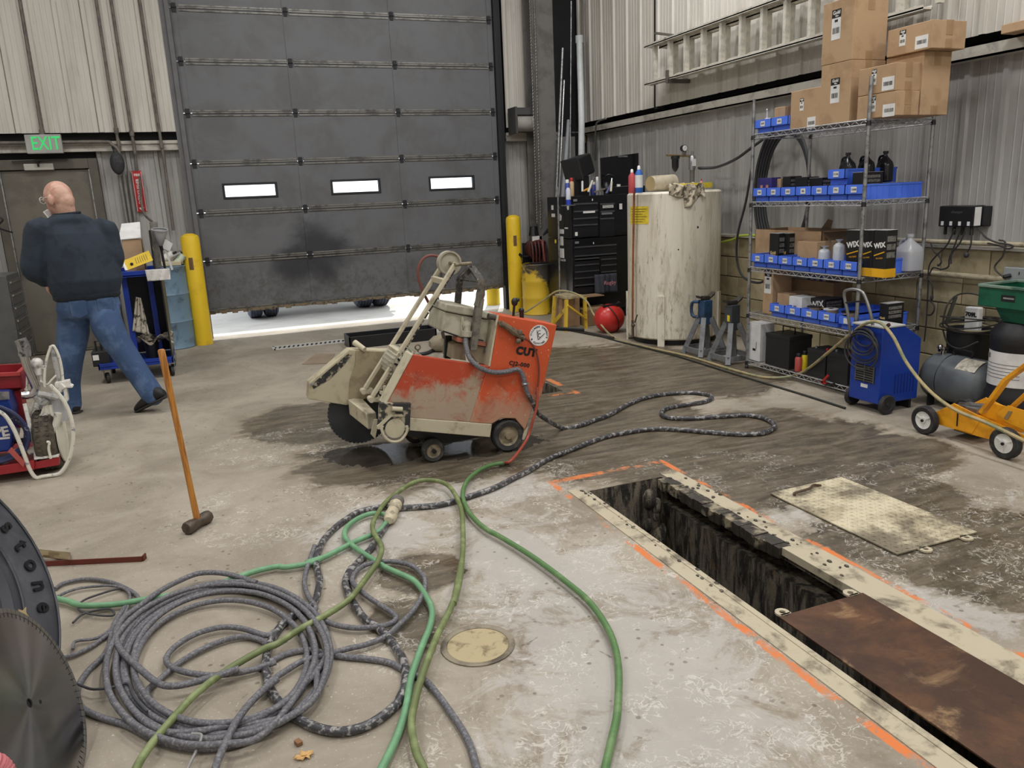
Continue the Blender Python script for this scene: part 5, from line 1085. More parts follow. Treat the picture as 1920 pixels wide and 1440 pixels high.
# hose loops on a hook behind the shelves
t = thing('hanging_hose', 'black rubber hose loops hanging on the wall behind the shelves', 'hose', atx(1450, 250, 5.18)); mb = MB()
for i in range(5):
    w = .30+.03*i; q0 = V((5.16-.015*i, 6.02, 1.95)); mb.tube([q0+V((0, w*.0+.3*cos(a*pi/8)*(1+.06*i), -.45+.52*sin(a*pi/8)*(1+.05*i))) for a in range(16)], .014, 7, 3, True)
mb.tube([atx(1310, 315, 5.14), atx(1345, 313, 5.1), atx(1380, 298, 5.1), atx(1405, 280, 5.12), atx(1430, 262, 5.12)], .014, 7)
mb.tube([atx(1412, 300, 5.05), atx(1398, 380, 5.05), atx(1383, 440, 5.03), atx(1382, 490, 5.03), atx(1395, 520, 5.03), atx(1425, 530, 5.05), atx(1450, 510, 5.1)], .012, 7)
obj('loops', mb, mat('black_rubber_hose', C(44, 45, 48), .5), t); obj('hook', MB().bar((5.3, 6.02, 2.02), (5.08, 6.02, 2.02), .02, .02), STEEL, t)
# ladder on its brackets
LX = 5.0; AL = mat('ladder_aluminium', C(214, 210, 198), .4, .15, C(186, 182, 172), 12)
ld = thing('extension_ladder', 'aluminium extension ladder hung sideways high on the right wall', 'ladder', (LX, 6.4, 2.74))
for k, (x, ya, yb, zz) in enumerate(((LX, 4.45, 8.2, 0), (LX+.1, 4.6, 8.05, .03))):
    for z in (2.74+zz, 3.14-zz):
        obj('rail', MB().box(x-.045, x+.045, ya, yb, z-.006, z+.006).box(x-.045, x-.040, ya, yb, z-.012, z+.022).box(x+.040, x+.045, ya, yb, z-.012, z+.022), AL, ld)
    n = 12; rg = None
    for i in range(n):
        y = yb-.16-i*.3045-(.1 if k else 0)
        if rg is None: rg = obj('rung', MB().bar((x, 0, 2.745+zz), (x, 0, 3.135-zz), .036, .05), AL, ld); y00 = y; rg.location = (0, y, 0); 
        else: c_ = share(rg, ld, None, rg.location+V((0, y-y00, 0)))
q = atx(1245, 65, LX-.1); b_ = atx(1285, 72, LX+.1); obj('hook_bar', MB().bar((LX-.18, 7.75, 3.2), (XW+.02, 7.75, 3.17), .03, .02), mat('bracket_dark', C(96, 92, 84), .5), ld)
for y in (7.7, 5.2): obj('bracket', MB().box(LX-.06, XW+.02, y-.02, y+.02, 2.69, 2.73).box(LX-.07, LX-.05, y-.02, y+.02, 2.69, 2.82), mat('bracket_dark', C(96, 92, 84), .5), ld)
q = atx(1900, 66, XW-.05); t = thing('carton', 'carton corner standing on the wall girt at the far right', 'carton', (XW-.06, q.y, 2.472)); obj('box', MB().box(XW-.13, XW, q.y-.5, q.y+.03, 2.472, 2.53), CARD, t, .004)
# ================================================================ back of the shop
TKM_ = NT('stained_white_tank'); x, y, z = TKM_.sep(); n = TKM_.noise(4, 7, .7, .5, TKM_.mapv((3, 3, .3)))
c_ = TKM_.mix(TKM_.step(n, .45, .7), C(226, 220, 204), C(196, 186, 164))
lowm = TKM_.step(z, 1.3, .1); c_ = TKM_.mix(TKM_.mul(lowm, TKM_.step(TKM_.noise(9, 8, .75, .3, TKM_.mapv((1.5, 1.5, .5))), .48, .68)), c_, C(150, 138, 108))
c_ = TKM_.mix(TKM_.mul(TKM_.step(TKM_.noise(13, 6, .7, .3, TKM_.mapv((2, 2, .35))), .60, .68), .7), c_, C(104, 96, 80)); TKM = TKM_.out(c_, .5)
tx, ty, tr, th = 4.66, 7.13, .482, 1.55
tk = thing('oil_tank', 'tall grimy white oil tank by the right wall', 'tank', (tx, ty, 0))
obj('shell', MB().lathe([(tr-.015, .06), (tr, .075), (tr, th-.02), (tr-.02, th)], (tx, ty, 0), seg=56), TKM, tk)
obj('base', MB().lathe([(tr-.06, 0), (tr-.06, .07)], (tx, ty, 0), seg=40), BLACK, tk)
def tsurf(px, py, r=tr):
    d = ray(px, py); A_ = d.x**2+d.y**2; B2 = -(d.x*tx+d.y*ty); C2 = tx*tx+ty*ty-r*r; D2 = max(B2*B2-A_*C2, 0); t = (-B2-sqrt(D2))/A_; return CP+d*t
for px, y0, y1 in ((1165, 522, 640), (1240, 560, 648), (1345, 525, 615)):
    q = tsurf(max(px, 1178), y1); q2 = tsurf(max(px, 1178), y0); dd = (q-V((tx, ty, q.z))); dd.z = 0; dd.normalize()
    obj('leg', MB().bar(V((tx, ty, 0))+dd*(tr+.01), V((tx, ty, .52))+dd*(tr+.01), .07, .02, dd), TKM, tk)
pp = [tsurf(1200, 349, tr+.02), tsurf(1190, 351, tr+.04), tsurf(1189, 362, tr+.045), tsurf(1187, 480, tr+.045), tsurf(1186, 600, tr+.045)]
obj('sight_pipe', MB().tube(pp[2:], .011, 8, 2), mat('rust_brown_pipe', C(150, 88, 44), .5, c2=C(112, 64, 36), sc=9), tk, label='rust brown sight pipe')
obj('pipe_fitting', MB().tube(pp[:3], .014, 8, 3), mat('dark_fitting', C(84, 64, 50), .5), tk)
obj('drain_valve', MB().ball(tsurf(1187, 610, tr+.045), .022).cyl(tsurf(1186, 600, tr+.045), tsurf(1187, 632, tr+.045), .014).bar(tsurf(1190, 605, tr+.06), tsurf(1195, 590, tr+.07), .01, .01), mat('dark_fitting', C(84, 64, 50), .5), tk)
def patch(a0, a1, z0, z1, r=tr+.0025):
    return MB().grid(lambda u, v: V((tx+cos(a0+(a1-a0)*u)*r, ty+sin(a0+(a1-a0)*u)*r, z0+(z1-z0)*v)), 10, 1)
def ang(px, py): q = tsurf(px, py); return math.atan2(q.y-ty, q.x-tx) % (2*pi)
STK = mat('yellow_sticker', C(236, 214, 62), .5, c2=C(214, 186, 56), sc=30)
za, zb_ = tsurf(1200, 387).z, tsurf(1200, 420).z
st_ = obj('sticker', patch(ang(1182, 400), ang(1216, 400), zb_, za), STK, tk, label='yellow warning sticker')
mb = MB()
for i in range(6): zz = za-.03-.025*i; mb.v and None; g_ = patch(ang(1185, 400), ang(1213-(i % 3)*4, 400), zz, zz+.006, tr+.004); mb.add(g_.v, g_.f)
obj('print', mb, mat('dim_print', C(120, 104, 40), .6), st_)
za, zb_ = tsurf(1300, 343).z, tsurf(1300, 353).z
obj('sticker', patch(ang(1272, 348), ang(1335, 348), zb_, za), STK, tk, label='yellow strip near the rim')
for px, py, r in ((1308, 426, .012), (1272, 468, .007), (1182, 358, .01)): q = tsurf(px, py, tr+.002); q2 = tsurf(px, py, tr-.01); obj('hole', MB().cyl(q2, q, r), INK, tk)
# things on the tank
def bottle(name, label, c, r, h, m, capm, catg='bottle'):
    t = thing(name, label, catg, c); obj('body', MB().lathe([(r*.95, 0), (r, .006), (r, h*.7), (r*.4, h*.86)], c, seg=18), m, t); obj('cap', MB().lathe([(r*.42, h*.84), (r*.36, h*.97), (r*.2, h)], c, seg=14), capm, t); return t
q = aty(1185, 345, 6.95); bottle('squeeze_bottle', 'red bottle with white tip standing on the white tank', (q.x, 6.95, th), .036, .23, mat('faded_red_plastic', C(186, 74, 78), .5), WHITE)
q = aty(1198, 345, 6.9); t = bottle('squeeze_bottle', 'blue and white bottle standing on the white tank beside the red one', (q.x, 6.9, th), .038, .26, mat('blue_plastic', C(46, 104, 190), .5), WHITE); obj('label', MB().lathe([(.0385, .05), (.0385, .17)], (q.x, 6.9, th), seg=18, cap=False), WHITE, t)
q = aty(1235, 325, 7.1); t = thing('paint_pail', 'dirty white pail lying on its side on the tank', 'pail', (q.x, 7.1, th)); a = aty(1219, 332, 7.1); a.z = th+.085; b = aty(1262, 318, 7.15); b.z = th+.085
obj('body', MB().ring([(a, .075), (b, .085), (b, .078), (a.lerp(b, .1), .068)], 24, False), mat('dirty_white_pail', C(196, 186, 164), .6, c2=C(160, 148, 124), sc=12), t); obj('lid', MB().cyl(a, a.lerp(b, .05), .074, seg=24), mat('pail_lid', C(170, 150, 110), .6), t)
t = thing('regulator', 'air filter regulator with round gauge on a bracket above the tank', 'regulator', (4.9, 7.0, th))
Yr = 7.0; q = aty(1266, 318, Yr); g0 = aty(1282, 278, Yr); m0 = aty(1298, 300, Yr)
obj('filter_bowl', MB().lathe([(.0, -.0), (.02, .02), (.034, .05), (.036, .13), (.045, .135), (.045, .165), (.02, .17)], V((q.x, Yr, q.z-.03)), seg=18), BLACK, t)
obj('pipe', MB().cyl(aty(1250, 291, Yr), aty(1300, 293, Yr), .012), BRASS, t)
ga = obj('gauge', MB().cyl(g0+V((0, .02, 0)), g0+V((0, -.02, 0)), .032, seg=24), BLACK, t); obj('dial', MB().cyl(g0+V((0, -.02, 0)), g0+V((0, -.0215, 0)), .027, seg=24), WHITE, ga); obj('needle', MB().bar(g0+V((-.012, -.022, -.01)), g0+V((.012, -.022, .012)), .002, .003, (0, 1, 0)), INK, ga)
obj('lubricator', MB().lathe([(.03, 0), (.034, .02), (.034, .13), (.028, .14), (.012, .145), (.012, .19)], V((m0.x, Yr, m0.z-.1)), seg=18), STEEL, t); obj('sight_glass', MB().box(m0.x-.02, m0.x+.02, Yr-.037, Yr-.03, m0.z-.06, m0.z+.01), WHITE, t)
obj('elbow', MB().bar(g0+V((.01, 0, -.03)), g0+V((-.0, 0, -.07)), .03, .03).cyl(V((m0.x, Yr, m0.z-.1)), V((m0.x, Yr, th)), .026), mat('grey_casting', C(100, 98, 92), .5), t)
hz = aty(1312, 316, Yr); obj('hose', MB().tube([hz, aty(1345, 313, 6.8), aty(1380, 298, 6.4), aty(1412, 275, 6.1)], .014, 7), mat('black_rubber_hose', C(44, 45, 48), .5), t)
# crumpled rag over the tank rim
RAG = mat('oily_rag', C(196, 186, 164), .9, c2=C(96, 88, 76), sc=18, lo=.48, hi=.58, bump=.3)
a0, a1 = ang(1255, 340), ang(1318, 340)
def rg(u, v):
    a = a0+(a1-a0)*u; w = sin(u*17+v*4)*.015+sin(u*31+v*9)*.008
    drop = max(0, v-.45)*.30*(.35+.65*abs(sin(u*pi*.9+.6)))*(1.2 if u > .4 else .5)
    r = tr-.14+.155*min(1, v/.45); return V((tx+cos(a)*(r+w+.008), ty+sin(a)*(r+w+.008), th+.02+.03*abs(sin(u*9+v*7))*(1 if v < .5 else .3)-drop+.03*(1-v)))
tag(obj('shop_rag', MB().grid(rg, 30, 20), RAG, None, solid=.004), 'crumpled oily striped rag hanging over the tank rim', 'rag')
q = aty(1315, 335, 6.95); t = thing('funnel', 'small red and clear funnel on the tank next to the rag', 'funnel', (q.x, 6.95, th)); obj('cone', MB().lathe([(.03, 0), (.022, .05), (.008, .09)], (q.x, 6.95, th), seg=14), mat('clear_pink', C(226, 150, 150), .3), t); obj('tip', MB().lathe([(.01, .07), (.005, .11)], (q.x, 6.95, th), seg=10), REDP, t)
# ---- tool chest
Yc = 8.75; x0 = aty(1072, 450, Yc).x; x1 = x0+.86; yb_ = 9.45; zt_ = aty(1080, 368, Yc).z
BLG = mat('gloss_black_chest', C(22, 23, 27), .25)
tc2 = thing('tool_chest', 'tall glossy black rolling tool chest covered in stickers', 'tool chest', ((x0+x1)/2, (Yc+yb_)/2, 0))
zm = aty(1080, 447, Yc).z; obj('lower_cabinet', MB().box(x0, x1, Yc, yb_, .12, zm-.01), BLG, tc2, .006); obj('upper_cabinet', MB().box(x0, x1, Yc+.01, yb_, zm, zt_), BLG, tc2, .006)
DRW = mat('drawer_black', C(30, 31, 35), .3); PUL = mat('drawer_pull', C(104, 106, 110), .3, .6)
def cx_(u): return 940+u/4.8
def cy_(v): return 360+v/4.8
cols = [(640, 872), (880, 1022)]; rows_t = [100, 165, 230, 290, 330]
rows_u = [(98, 105, 162), (165, 172, 228), (230, 237, 288), (290, 296, 400)]
for (r0, r1, r2) in rows_u:
    for k, (u0, u1) in enumerate(cols):
        if r0 == 290 and k == 1: continue
        a, b = aty(cx_(u0), cy_(r0), Yc), aty(cx_(u1), cy_(r2 if not (r0 == 230 and k == 1) else 400), Yc)
        d_ = obj('drawer', MB().box(a.x+.008, b.x-.008, Yc-.006, Yc+.01, b.z+.006, a.z-.004), DRW, tc2, .002)
        obj('pull', MB().box(a.x+.012, b.x-.012, Yc-.016, Yc-.005, a.z-.026, a.z-.008), PUL, d_)
for r0, r2, sp in ((490, 570, 0), (570, 600, 0), (598, 650, 1), (652, 708, 1), (712, 765, 1), (770, 830, 0), (835, 880, 0)):
    for (u0, u1) in ([(650, 1040)] if not sp else [(655, 885), (890, 1040)]):
        a, b = aty(cx_(u0), cy_(r0), Yc), aty(cx_(u1), cy_(r2), Yc)
        d_ = obj('drawer', MB().box(a.x+.006, b.x-.006, Yc-.006, Yc+.01, b.z+.004, a.z-.003), DRW, tc2, .002)
        obj('pull', MB().box(a.x+.01, b.x-.01, Yc-.015, Yc-.005, a.z-.022, a.z-.006), PUL, d_)
random.seed(3)
for i, (u, v, w, h, cc) in enumerate(((460, 140, 16, 40, 0), (520, 140, 26, 30, 1), (600, 140, 22, 50, 0), (468, 210, 26, 30, 0), (530, 230, 30, 70, 0), (585, 325, 24, 12, 0), (540, 355, 40, 40, 0), (488, 445, 26, 36, 2), (545, 440, 22, 80, 0), (545, 550, 34, 84, 0))):
    q = atx(cx_(u), cy_(v), x0); m_ = (PAPER, mat('grey_sticker2', C(120, 122, 126), .4), STK)[cc]; k_ = mpp(q)/4.8
    obj('sticker', MB().ring([(q, .5*h*k_), (q+V((-.002, 0, 0)), .5*h*k_)], 8 if i % 2 else 5) if cc != 0 or i in (2, 4) else MB().box(q.x-.002, q.x, q.y-w*k_*1.4, q.y+w*k_*1.4, q.z-h*k_/2, q.z+h*k_/2), m_, tc2)
for i, (u, v, w, h) in enumerate(((665, 75, 40, 20), (820, 70, 10, 18), (960, 130, 110, 24), (950, 193, 110, 18), (790, 180, 120, 18), (675, 378, 26, 34), (1075, 130, 30, 50), (680, 455, 40, 20), (830, 460, 8, 16))):
    q = aty(cx_(u), cy_(v), Yc-.018); k_ = mpp(q)/4.8; obj('sticker', MB().box(q.x-w*k_/2, q.x+w*k_/2, q.y-.001, q.y, q.z-h*k_/2, q.z+h*k_/2), PAPER if i not in (0, 3, 7) else mat('grey_sticker2', C(120, 122, 126), .4), tc2)
q = aty(cx_(960), cy_(130), Yc-.0195); text('SPEEDWAY', .035, INK, tc2, frame(q, (1, 0, 0), (0, 0, 1)), 'sticker_print', .0004)
q = atx(cx_(545), cy_(612), x0-.002); text('Hell and All', .045, WHITE, tc2, frame(q, (0, -1, 0), (0, 0, 1)), 'decal_script', .0004)
a, b = aty(cx_(770), cy_(820), Yc-.06), aty(cx_(1045), cy_(820), Yc-.06)
for xx in (x0+.08, x1-.08):
    for yy in (Yc+.08, yb_-.08): obj('caster', MB().lathe([(.06, -.02), (.06, .02)], (xx, yy, .06), (1, 0, 0), 16), DARK, tc2)
t = thing('team_jacket', 'dark grey jacket with pink script hung over the chest drawers', 'jacket', (a.x+.2, Yc-.06, .4)); mid = (a+b)/2
obj('cloth', MB().grid(lambda u, v: V((a.x+(b.x-a.x)*(.28+.72*u), Yc-.035-.03*sin(u*7)*v-.02*abs(sin(u*13)), mid.z+.11-.24*v)), 14, 8), mat('dark_grey_cloth', C(64, 66, 76), .9, bump=.2), t, solid=.006)
text('Rugby', .07, mat('pink_print', C(216, 140, 150), .7), t, frame((a.x+(b.x-a.x)*.72, Yc-.088, mid.z), (1, 0, 0), (0, 0, 1)), 'script', .001)
t = thing('broom_handle', 'bare metal pole leaning against the side of the black tool chest', 'pole', (x0-.03, 9.0, 0)); obj('pole', MB().cyl((x0-.07, 8.95, .001), atx(1050, 545, x0-.055), .012).cyl(atx(1050, 545, x0-.055), atx(1046, 350, x0-.04), .012), STEEL, t)
# stuff on the chest
ztp = zt_+.002
t = thing('open_toolbox', 'open black toolbox lid propped on the tool chest', 'toolbox', (4.9, 9.2, ztp)); pts = [aty(1126, 296, 8.98), aty(1219, 284, 8.98), aty(1222, 318, 8.98), aty(1219, 345, 8.98), aty(1128, 352, 8.98)]
obj('lid', MB().prism(pts, (0, .02, 0)), BLG, t, .004); a = aty(1140, 340, 8.9); b = aty(1222, 352, 8.9); obj('tray', MB().box(a.x, b.x, 8.82, 8.97, ztp, ztp+.09), BLG, t, .006)
obj('latch', MB().box(pts[0].x+.25, pts[0].x+.38, 8.97, 8.98, pts[0].z-.0, pts[0].z+.02), STEEL, t)
q = aty(1085, 312, 9.0); t = thing('monitor', 'bulky black speaker tilted on top of the tool chest', 'speaker', (q.x, 9.0, ztp))
R2 = Matrix.Translation(q) @ Matrix.Rotation(radians(-16), 4, 'Y') @ Matrix.Rotation(radians(20), 4, 'Z')
obj('case', MB().box(-.12, .14, -.13, .13, -.13, .12, R2), BLACK, t, .03, seg=3); obj('front_rim', MB().box(-.145, -.11, -.15, .15, -.15, .13, R2), mat('dark_plastic', C(38, 39, 42), .4), t, .015); obj('foot', MB().box(q.x-.1, q.x+.1, 8.92, 9.1, ztp, q.z-.12), BLACK, t)
random.seed(11)
ITEMS = [('spray_can', 'blue and white spray can at the left edge of the tool chest top', 1064, .03, .2, (60, 78, 160)), ('spray_can', 'red capped spray can on the tool chest top beside the blue one', 1072, .03, .22, (196, 170, 130)), ('spray_can', 'dark blue can lying among tools on the chest top', 1112, .035, .16, (52, 60, 130)), ('spray_can', 'pale tan can near the tank end of the chest top', 1160, .035, .12, (176, 170, 140)), ('spray_can', 'small silver can in the middle of the chest top', 1120, .025, .22, (170, 172, 176))]
for nm, lb, px, r, h, cc in ITEMS:
    q = aty(px, 360, 8.86+.03*random.random()); can(nm, lb, (q.x, q.y, ztp), r, h, mat('can_%d_%d' % (cc[0], px), C(*cc), .4), REDP if 'red' in lb else WHITE)
t = thing('blue_can', 'blue and white aerosol standing on the chest corner bracket', 'can', aty(1066, 372, Yc-.04)); q = aty(1066, 384, Yc-.04); obj('body', MB().lathe([(.03, 0), (.03, .06)], q, seg=16), mat('blue_label', C(40, 70, 190), .4), t); obj('white_body', MB().lathe([(.03, .06), (.03, .17), (.015, .2)], q, seg=16), mat('white_label', C(206, 210, 222), .4), t); obj('shelf', MB().box(q.x-.08, q.x+.06, Yc-.1, Yc, q.z-.012, q.z), STEEL, t)
for i, (px, py, ln, aa, cc) in enumerate(((1098, 356, .14, .3, (226, 160, 40)), (1106, 352, .2, 1.0, (214, 210, 200)), (1122, 358, .22, .2, (120, 112, 100)), (1140, 357, .18, .9, (90, 96, 140)), (1146, 352, .16, 1.3, (206, 196, 176)), (1092, 352, .16, 1.4, (200, 202, 204)))):
    q = aty(px, py, 8.82); q.z = max(q.z, ztp+.02); d = V((cos(aa), .3, sin(aa)))*ln*.5
    t = thing('hand_tool', ['orange gripped pliers', 'pale gloved tool', 'dark wrench', 'blue handled driver', 'bone white handle', 'silver wrench'][i]+' in the clutter on the tool chest top', 'tool', (q.x, 8.82, ztp)); a = q-d*.6; a.z = max(a.z, ztp+.012); obj('shaft', MB().bar(a, q+d, .025, .02), mat('tool_c%d' % i, C(*cc), .5), t, .004); obj('tip', MB().bar(q+d, q+d*1.5, .012, .01), STEEL, t)
q = aty(1130, 340, 9.0); t = thing('work_lamp', 'dark hooded work lamp bent over the clutter on the chest', 'lamp', (q.x, 8.95, ztp)); obj('neck', MB().tube([(q.x, 8.95, ztp), (q.x-.01, 8.95, ztp+.16), (q.x+.02, 8.9, ztp+.24), (q.x+.09, 8.88, ztp+.22)], .012), BLACK, t); obj('hood', MB().lathe([(.05, 0), (.06, .05), (.03, .1)], (q.x+.02, 8.93, ztp+.05), (0, .2, 1), 16), BLACK, t)
# ---- step stool, cartons, red air tank, floor pipe
SY = mat('scuffed_yellow_step', C(212, 178, 52), .55, c2=C(140, 110, 50), sc=12, lo=.55, hi=.68)
P4 = [fl(1043, 614), fl(1064, 622), fl(1099, 622), fl(1092, 606)]; zs_ = .46
tp_ = [V((3.93, 8.55, zs_)), V((4.0, 8.15, zs_)), V((4.42, 8.2, zs_)), V((4.36, 8.6, zs_))]
a = aty(1040, 552, 8.55); b = aty(1062, 562, 8.2); c = aty(1100, 558, 8.2); zs_ = b.z
tp_ = [V((a.x, 8.55, zs_)), V((b.x, 8.2, zs_)), V((c.x, 8.25, zs_)), V((c.x-.06, 8.6, zs_))]
ss = thing('step_stool', 'scuffed yellow step stool holding up the tan air hose', 'stool', ((a.x+c.x)/2, 8.4, 0))
obj('tread', MB().prism(tp_, (0, 0, .03)), mat('stool_tread', C(176, 164, 130), .7, c2=C(140, 126, 96), sc=12), ss, .004)
for p in tp_: s_ = 1.0; g0 = V((p.x+(p.x-4.2)*.12, p.y+(p.y-8.4)*.12, 0)); obj('leg', MB().bar(g0, p, .045, .03), SY, ss)
obj('brace', MB().bar(tp_[1]+V((.0, -.01, -.06)), V((tp_[2].x, tp_[2].y-.02, .12)), .02, .06, (0, 1, 0)), SY, ss); obj('brace', MB().bar(tp_[0]+V((0, 0, -.3)), tp_[1]+V((0, 0, -.1)), .02, .05), SY, ss)
a = fl(1013, 601); t = thing('carton', 'plain brown carton standing between the yellow drum and the step stool', 'carton', (a.x+.14, 8.95, 0), 0); obj('box', MB().box(a.x, a.x+.24, 8.46, 8.72, 0.001, .36), CARD, t, .004); obj('top_flap', MB().box(a.x+.24, a.x+.6, 8.5, 8.72, .33, .34), mat('dim_cardboard', C(150, 122, 92), .8), t)
t = thing('carton', 'brown carton under and behind the step stool', 'carton', (4.5, 8.45, 0)); obj('box', MB().box(4.22, 4.62, 8.35, 8.68, .001, .2), mat('dim_cardboard', C(150, 122, 92), .8), t, .004)
q = fl(1148, 626); t = thing('air_tank', 'red dented air tank lying at the foot of the white tank', 'tank', (q.x, q.y+.12, 0)); rr = .165; ce = V((q.x+.02, q.y+.10, rr))
obj('shell', MB().ball(ce, rr, 24, 14, (1.12, .9, 1)), mat('glossy_red_tank', C(196, 48, 44), .3, c2=C(178, 40, 38)), t); obj('band', MB().torus(ce, rr*1.005, .006, (.9, .1, .35), 28, 6), BLACK, t); obj('valve', MB().cyl(ce+V((.06, -.03, rr*.8)), ce+V((.1, -.06, rr*1.12)), .02).bar(ce+V((-.1, -.04, rr*.9)), ce+V((.12, -.06, rr*1.0)), .03, .02), BLACK, t)
pipe('iron_pipe', 'long black iron pipe lying on the floor in front of the step stool', [fl(1035, 612, .016), fl(1150, 634, .016)], .017, mat('black_iron', C(48, 46, 44), .5), 'pipe', 2)
# ---- jack stands
JG = mat('jack_stand_grey', C(120, 122, 126), .5, c2=C(96, 96, 98), sc=9); JB = mat('jack_head_blue', C(44, 76, 112), .5, c2=C(38, 52, 70), sc=9)
def jack(label, pxc, pyf, Y, head, tilt=0):
    b0 = fl(pxc, pyf); t = thing('jack_stand', label, 'jack stand', (b0.x+.12, b0.y, 0), 0, 'jack stands'); w = .145; x = b0.x; y = b0.y; H = .47
    cx, cy = x+.14, y+.06; tops = []
    for k, (dx, dy) in enumerate(((-w, -w), (w, -w), (w, w), (-w, w))):
        obj('leg', MB().bar((cx+dx, cy+dy, 0), (cx+dx*.28, cy+dy*.28, H*.76), .045, .045), JG, t)
    cs = [V((cx+dx, cy+dy, .05)) for dx, dy in ((-w, -w), (w, -w), (w, w), (-w, w))]
    for k in range(4): obj('base_rail', MB().bar(cs[k], cs[(k+1) % 4], .01, .05), JG, t)
    obj('tower', MB().box(cx-.05, cx+.05, cy-.05, cy+.05, H*.62, H*1.12), head, t, .008)
    if head is JB: obj('grip', MB().tube([(cx-.05, cy+.03, H*1.08), (cx-.08, cy+.1, H*1.05), (cx-.08, cy+.1, H*.8), (cx-.05, cy+.03, H*.76)], .016, 8, 3), JB, t)
    else: obj('sticker', MB().box(cx-.053, cx-.05, cy-.03, cy+.005, H*.8, H*.92), STK, t)
    obj('post', MB().box(cx-.03, cx+.03, cy-.03, cy+.03, H*1.1, H*1.2), mat('oily_steel', C(58, 54, 50), .5), t)
    obj('saddle', MB().prism([(cx-.09, cy-.035, H*1.22), (cx-.04, cy-.035, H*1.18), (cx+.04, cy-.035, H*1.18), (cx+.09, cy-.035, H*1.27), (cx+.08, cy-.035, H*1.21), (cx+.03, cy-.035, H*1.14), (cx-.04, cy-.035, H*1.14), (cx-.08, cy-.035, H*1.17)], (0, .07, 0)), mat('oily_steel', C(58, 54, 50), .5), t)
    return t
jack('grey jack stand with blue gripped head near the white tank', 1305, 668, 6, JB); jack('grey jack stand with dark head and yellow sticker beside the shelves', 1355, 682, 5.7, mat('jack_head_dark', C(66, 70, 76), .5))
# ---- drums, bollards
def drum(name, label, c, r, h, m, topm=None):
    t = thing(name, label, 'drum', (c[0], c[1], 0)); c = (c[0], c[1], 0); k = r*.03
    prof = [(r, .001), (r+k, .01), (r, .02)]
    for zz in (h*.33, h*.66): prof += [(r, zz-.02), (r+k*1.2, zz), (r, zz+.02)]
    prof += [(r, h-.02), (r+k, h-.01), (r, h)]
    obj('shell', MB().lathe(prof, c, seg=36, cap=False), m, t); obj('head', MB().cyl((c[0], c[1], h-.02), (c[0], c[1], h-.012), r, seg=36), topm or m, t); return t
bx_, by_ = -.42, 10.0
drum('blue_drum', 'scratched blue steel drum between the blue cart and the left bollard', (bx_, by_), .25, .96, mat('scratched_blue_drum', C(112, 140, 162), .5, c2=C(78, 92, 106), sc=6, lo=.5, hi=.7, det=8))
YD2 = NT('yellow_black_drum'); n = YD2.noise(3.2, 6, .65, .5); x, y, z = YD2.sep(); mk_ = YD2.step(YD2.mth('ADD', n, YD2.mth('MULTIPLY_ADD', x, .9, YD2.mth('MULTIPLY_ADD', z, .5, -.22))), .42, .54)
ydm = YD2.out(YD2.mix(mk_, C(214, 178, 48), C(66, 62, 58)), .5)
q = aty(1006, 495, 9.72); t = drum('yellow_drum', 'yellow steel drum smeared with black beside the right bollard', (q.x, 9.72), .205, aty(1010, 496, 9.5).z, ydm, BLACK)
def bollard(label, px, pyb, Y, r, h):
    q = aty(px, pyb, Y); t = thing('bollard', label, 'bollard', (q.x, Y, 0)); c = (q.x, Y, 0)
    obj('post', MB().lathe([(r, 0), (r, h-.05), (r*.9, h-.015), (r*.5, h+.01), (.001, h+.015)], c, seg=28), mat('bollard_yellow', C(232, 196, 40), .45, c2=C(206, 164, 40), sc=3.5, lo=.5, hi=.75), t)
    obj('scuff', MB().grid(lambda u, v: V((q.x+cos(-2.0+.45*u)*(r+.0015), Y+sin(-2.0+.45*u)*(r+.0015), h-.4+.14*v)), 5, 1), mat('brown_scuff', C(112, 84, 52), .6), t)
    return t
q = fl(383, 645); bollard('yellow bollard at the left side of the big door', 383, 645, q.y, .105, aty(356, 440, q.y).z)
bollard('yellow bollard at the right side of the big door', 968, 560, 10.12, .1, aty(960, 405, 10.12).z)
# ---- hose reel, chain, lamp, poles, column pipes
a, b = aty(978, 432, 10.1), aty(1030, 490, 10.1); t = thing('hose_reel', 'wall hose reel with dark red hose above the yellow drum', 'reel', ((a.x+b.x)/2, 10.1, b.z)); ce = V(((a.x+b.x)/2-.02, 10.08, (a.z+b.z)/2-.05))
obj('drum', MB().cyl(ce+V((0, -.1, 0)), ce+V((0, .1, 0)), .14, seg=20), mat('reel_red_hose', C(92, 44, 42), .5, c2=C(60, 34, 34), sc=12), t); obj('flange', MB().cyl(ce+V((0, -.13, 0)), ce+V((0, -.11, 0)), .09, seg=20).torus(ce+V((-.16, -.05, .06)), .14, .02, (0, 1, 0), 20, 6, .3, 3.2), BLACK, t)
mb = MB()
for i in range(5): mb.tube([ce+V((-.1+.05*i, -.12, .12)), ce+V((-.1+.05*i, -.16, -.02)), ce+V((-.09+.045*i, -.14, -.22)), ce+V((-.07+.04*i, -.1, -.32))], .013, 6, 4)
obj('hose_loops', mb, mat('reel_red_hose', C(92, 44, 42), .5), t); obj('bracket', MB().box(ce.x-.06, ce.x+.08, 10.0, 10.04, ce.z+.12, ce.z+.19), WHITE, t, .006); obj('motor', MB().cyl(ce+V((-.02, -.02, .2)), ce+V((-.02, -.02, .32)), .07, .05).tube([ce+V((.1, -.05, .2)), ce+V((.2, -.06, .28)), ce+V((.24, -.06, .3))], .035), BLACK, t)
q2 = aty(1019, 490, 9.72); obj('drop_hose', MB().tube([ce+V((.02, -.1, .14)), ce+V((.1, -.12, .1)), V((q2.x, 9.72, q2.z+.25)), V((q2.x+.02, 9.72, q2.z+.0))], .014), mat('pinkish_hose', C(150, 84, 84), .5), t)
